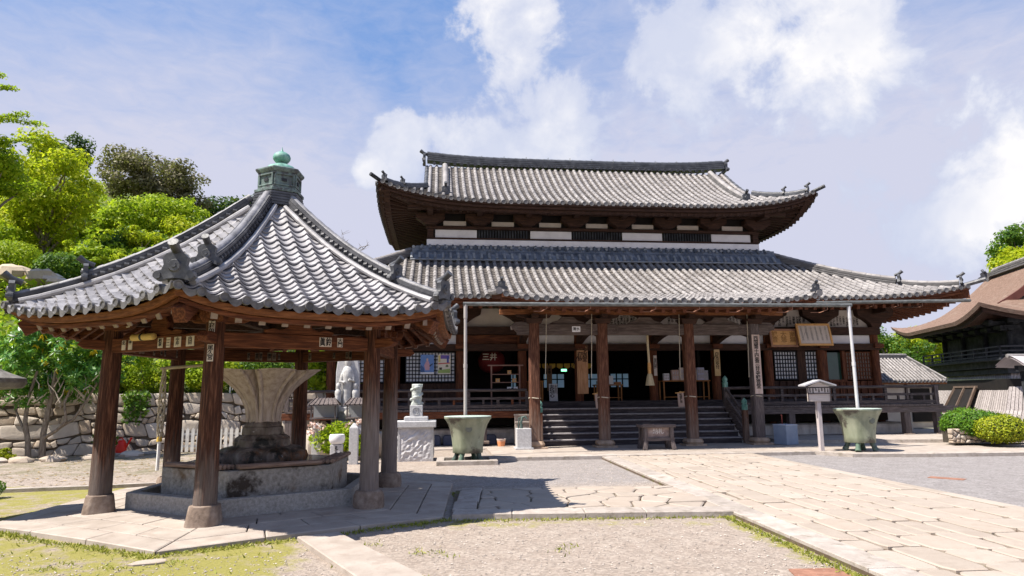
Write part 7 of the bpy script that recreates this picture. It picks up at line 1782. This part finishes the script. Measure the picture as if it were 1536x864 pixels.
# ================================================================ BUILDINGS ON THE RIGHT
def tower():
    o = Vector((18.45, 26.0, 0)); a = Vector((.215, .977, 0)); b = Vector((.977, -.215, 0)); ang = math.atan2(b.y, b.x)
    t = thing('bark_roofed_tower', 'dark wooden tower with a brown bark roof and flared board skirt, right edge', 'tower hall', o, ang)
    Wd, Ln = 8.2, 10.4; ze = 4.45
    def zz(p, q):
        dp = min(p, Wd-p); dt = min(q, Ln-q)
        d = dp if 1.9 <= q <= Ln-1.9 else min(dp, dt, 1.9)
        up = .55*max(0., 1-dp/2.6)**1.6*max(0., 1-dt/2.6)**1.6
        # corners of the eaves turn up
        return ze+.30*d+.088*d*d+up
    N = 72
    ps = np.linspace(0, Wd, 60); qs = np.unique(np.concatenate([np.linspace(0, Ln, 60), [1.89, 1.9, Ln-1.9, Ln-1.89]]))
    m = MB(); m.grid([[(p, q, zz(p, q)) for p in ps] for q in qs]); build('bark_roof', m, hiwada, t, smooth=50)
    e = MB(); ring = [(p, 0) for p in ps]+[(Wd, q) for q in qs[1:]]+[(p, Ln) for p in ps[::-1][1:]]+[(0, q) for q in qs[::-1][1:-1]]
    def band(d0, z0, d1, z1):
        vs = []; f = lambda p, q, d: (min(max(p, d), Wd-d), min(max(q, d), Ln-d))
        for p, q in ring: z = zz(p, q); x0, y0_ = f(p, q, d0); x1, y1_ = f(p, q, d1); vs += [(x0, y0_, z+z0), (x1, y1_, z+z1)]
        n = len(ring); return vs, [(2*i, 2*((i+1) % n), 2*((i+1) % n)+1, 2*i+1) for i in range(n)]
    e.add(*band(0, 0, .05, -.16)); build('bark_eave', e, hiwada, t)
    e = MB(); e.add(*band(.05, -.16, .35, -.20)); e.add(*band(.16, -.18, .18, -.32)); e.add(*band(.18, -.32, 1.9, .05)); build('eave_board', e, wood_x, t)
    g = MB(); g.add([(1.9, 1.86, zz(1.9, 2)), (Wd-1.9, 1.86, zz(1.9, 2)), (Wd/2, 1.86, zz(Wd/2, 5))], [(0, 1, 2)]); build('gable_panel', g, blackwood, t)
    g = MB()
    for s in (-1, 1): sweep(g, [(Wd/2+s*(Wd/2-p), 1.78, zz(p, 4)-.02) for p in np.linspace(1.5, Wd/2, 9)], [(-.06, -.22), (.06, -.22), (.06, .08), (-.06, .08)])
    build('bargeboard', g, mat('dull_red_board', [(.07, .022, .018), (.12, .04, .03)], 3, bump=.1), t)
    r = MB(); rp = [(Wd/2, q, zz(Wd/2, q)-.02) for q in np.linspace(1.7, Ln-1.7, 8)]; build('main_ridge', ridge_mesh(rp, .5, .30, .12, 3), [tile_side, tile_hall], t, smooth=40)
    for q, an in ((1.65, 0), (Ln-1.65, math.pi)): oni(t, (Wd/2, q, zz(Wd/2, 5)+.1), an, .7)
    c = MB(); c.box((Wd/2, Ln/2, 3.4), (Wd-3.7, Ln-3.9, 2.6)); build('tower_body', c, blackwood, t)
    for i in range(7):
        bk = MB(); q = 1.7+i*(Ln-3.4)/6
        for z, l in ((4.05, .5), (4.28, .9)): bk.box((1.85-l/2, q, z), (l, .22, .16)); bk.box((1.85-l, q, z+.05), (.16, .6, .14))
        build('bracket_set', bk, blackwood, t)
    for i in range(6):
        bk = MB(); p = 1.7+i*(Wd-3.4)/5
        for z, l in ((4.05, .5), (4.28, .9)): bk.box((p, 1.95-l/2, z), (.22, l, .16)); bk.box((p, 1.95-l, z+.05), (.6, .16, .14))
        build('bracket_set', bk, blackwood, t)
    for x, q in [(1.82, v) for v in (1.95, 4.1, 6.3, Ln-1.95)]+[(v, 1.92) for v in (3.4, 4.9, 6.4)]: po = MB(); po.tube([(x, q, 2.5), (x, q, 4.3)], .13, 8); build('post', po, blackwood, t)
    d = MB(); d.box((Wd/2, Ln/2, 2.82), (Wd-2.0, Ln-2.2, .12)); d.box((Wd/2, Ln/2, 2.62), (Wd-2.6, Ln-2.8, .3)); build('balcony_floor', d, blackwood, t)
    for i, (p0, p1) in enumerate((((1.05, 1.15), (1.05, Ln-1.15)), ((1.05, 1.15), (Wd-1.05, 1.15)))):
        m = MB()
        for z in (3.30, 3.12, 2.95): m.bar((*p0, z), (*p1, z), .06, .06)
        L = math.dist(p0, p1); n = 7
        for k in range(n+1): m.box((p0[0]+(p1[0]-p0[0])*k/n, p0[1]+(p1[1]-p0[1])*k/n, 3.08), (.07, .07, .5))
        build('balcony_railing', m, mat('dark_grey_wood', [(.035, .035, .04), (.08, .08, .085)], 4, bump=.2), t)
    # flared skirt of vertical boards, split in planks
    zt, zb = 2.25, -.1
    T0, T1, B0, B1 = (1.6, 1.75), (Wd-1.6, Ln-1.75), (.25, .35), (Wd-.25, Ln-.35)
    sk = MB(); n = 44
    def skirt(f, lo=0., hi=1.):
        for i in range(n):
            u0, u1 = i/n+.0015, (i+1)/n-.0015
            if not (lo <= (u0+u1)/2 <= hi): continue
            P = []
            for k, (s, z) in enumerate(((0, zb), (.45, .75), (1, zt))):
                s2 = s**.8; P.append((f(u0, s2), f(u1, s2), z))
            vs = []
            for (x0, x1, z) in P: vs += [(*x0, z), (*x1, z)]
            sk.add(vs, [(0, 1, 3, 2), (2, 3, 5, 4)])
    l = lambda a_, b_, u: a_+(b_-a_)*u
    left = lambda u, s: (l(B0[0], T0[0], s), l(l(B0[1], T0[1], s), l(B1[1], T1[1], s), u))
    front = lambda u, s: (l(l(B0[0], T0[0], s), l(B1[0], T1[0], s), u), l(B0[1], T0[1], s))
    skirt(left); skirt(front); build('board_skirt', sk, greyboard, t)
    cp = MB(); cp.box((Wd/2, Ln/2, 2.33), (Wd-2.9, Ln-3.2, .22)); build('skirt_capping', cp, blackwood, t)
    # window with a dark opening, in the left face of the skirt
    w = MB(); pu = lambda u, s, d=0.: (left(u, s)[0]-d, left(u, s)[1])
    s0, s1 = .30, .74; z0, z1 = .55, 1.70
    w.add([(*pu(.34, s0, .05), z0), (*pu(.62, s0, .05), z0), (*pu(.62, s1, .05), z1), (*pu(.34, s1, .05), z1)], [(0, 1, 2, 3)]); o2 = build('skirt_window', w, blackin, t)
    f = MB()
    for u0, q0, u1, q1, za, zb_ in ((.34, s0, .34, s1, z0, z1), (.62, s0, .62, s1, z0, z1), (.48, s0, .48, s1, z0, z1), (.34, s0, .62, s0, z0, z0), (.33, s1, .63, s1, z1, z1)): f.bar((*pu(u0, q0, .08), za), (*pu(u1, q1, .08), zb_), .09, .09)
    build('window_frame', f, mat('brown_grey_frame', [(.09, .06, .045), (.16, .115, .09)], 4, bump=.2), o2)
    g = MB(); g.box((Wd/2, Ln/2, 1.0), (Wd-2.6, Ln-3.0, 2.0)); build('inner_core', g, blackin, t)
tower()
def small_house():
    t = thing('small_tiled_house', 'small cream-walled outbuilding with a grey tiled roof between the hall and the tower', 'outbuilding', (16.9, 28.6, 0), .16)
    w = MB(); w.box((0, 1.2, .92), (2.4, 2.2, 1.9)); build('wall', w, mat('cream_wall', [(.50, .42, .33), (.60, .53, .44)], 3, bump=.05), t)
    d = MB(); d.box((.55, .07, .95), (.9, .06, 1.4)); build('dark_doorway', d, blackin, t)
    for x in (-1.2, -.1, 1.2): p = MB(); p.box((x, .08, .95), (.1, .1, 1.9)); build('corner_post', p, grey_z, t)
    cov, pan = MB(), MB(); f = lambda y: 1.93+.72*y
    tile_slope(cov, pan, 1.62, f, lambda x: 1.5 if abs(x) < .95 else max(0, (1.65-abs(x))*2.1), lambda x, y: 0, T(0, -.3), .17, .2, .05, True, 4)
    for sx, rz in ((1, math.pi/2), (-1, -math.pi/2)): tile_slope(cov, pan, 1.48, lambda y: 1.93+1.5*y, lambda x: min(.70, (1.5-abs(x))*.47), lambda x, y: 0, T(sx*1.65, 1.2, 0, rz), .17, .2, .05, True, 4)
    sheet(pan, 1.62, f, lambda x: 1.5 if abs(x) < .95 else max(0, (1.65-abs(x))*2.1), lambda x, y: 0, T(0, 2.7, 0, math.pi), 0.)
    r = build('tiled_roof', cov, [tile_hall, tile_end], t, smooth=50); build('pan_tiles', pan, tile_pan, r)
    for sx in (-1, 1): build('hip_ridge', ridge_mesh([(sx*(1.6-.65*q), -.25+1.45*q, 1.97+1.06*q) for q in np.linspace(0, 1, 6)], .16, .08, .05, 2), [tile_side, tile_hall], t, smooth=40)
    build('main_ridge', ridge_mesh([(-.98, 1.2, 3.0), (.98, 1.2, 3.0)], .22, .14, .06, 2), [tile_side, tile_hall], t, smooth=40)
    e = MB(); e.box((0, -.22, 1.86), (3.2, .1, .08)); build('eave_board', e, eavewood, t)
small_house()
def gate():
    t = thing('small_gate', 'small gate with a pale bark roof cut by the right edge of the view', 'gate', (18.9, 23.6, 0), .1)
    for x in (-.9, .9): p = MB(); p.box((x, 0, 1.2), (.18, .18, 2.4)); build('gate_post', p, blackwood, t)
    b = MB(); b.box((0, 0, 2.3), (2.4, .16, .2)); build('lintel', b, blackwood, t)
    r = MB()
    P = [[(x, y, 2.72-.62*abs(y)**1.25+.03*abs(x)) for x in np.linspace(-1.45, 1.45, 9)] for y in np.linspace(-.62, .62, 9)]
    r.grid(P); r.grid([[(x, y, z-.07) for x, y, z in row] for row in P][::-1]); build('gate_roof', r, mat('pale_shingles', [(.36, .32, .33), (.50, .46, .47)], 6, stretch=(6, 1, 1), bump=.3), t, smooth=50)
    e = MB(); e.tube([(-1.5, 0, 2.74), (1.5, 0, 2.74)], .07, 8); build('gate_ridge', e, tile_hall, t)
gate()
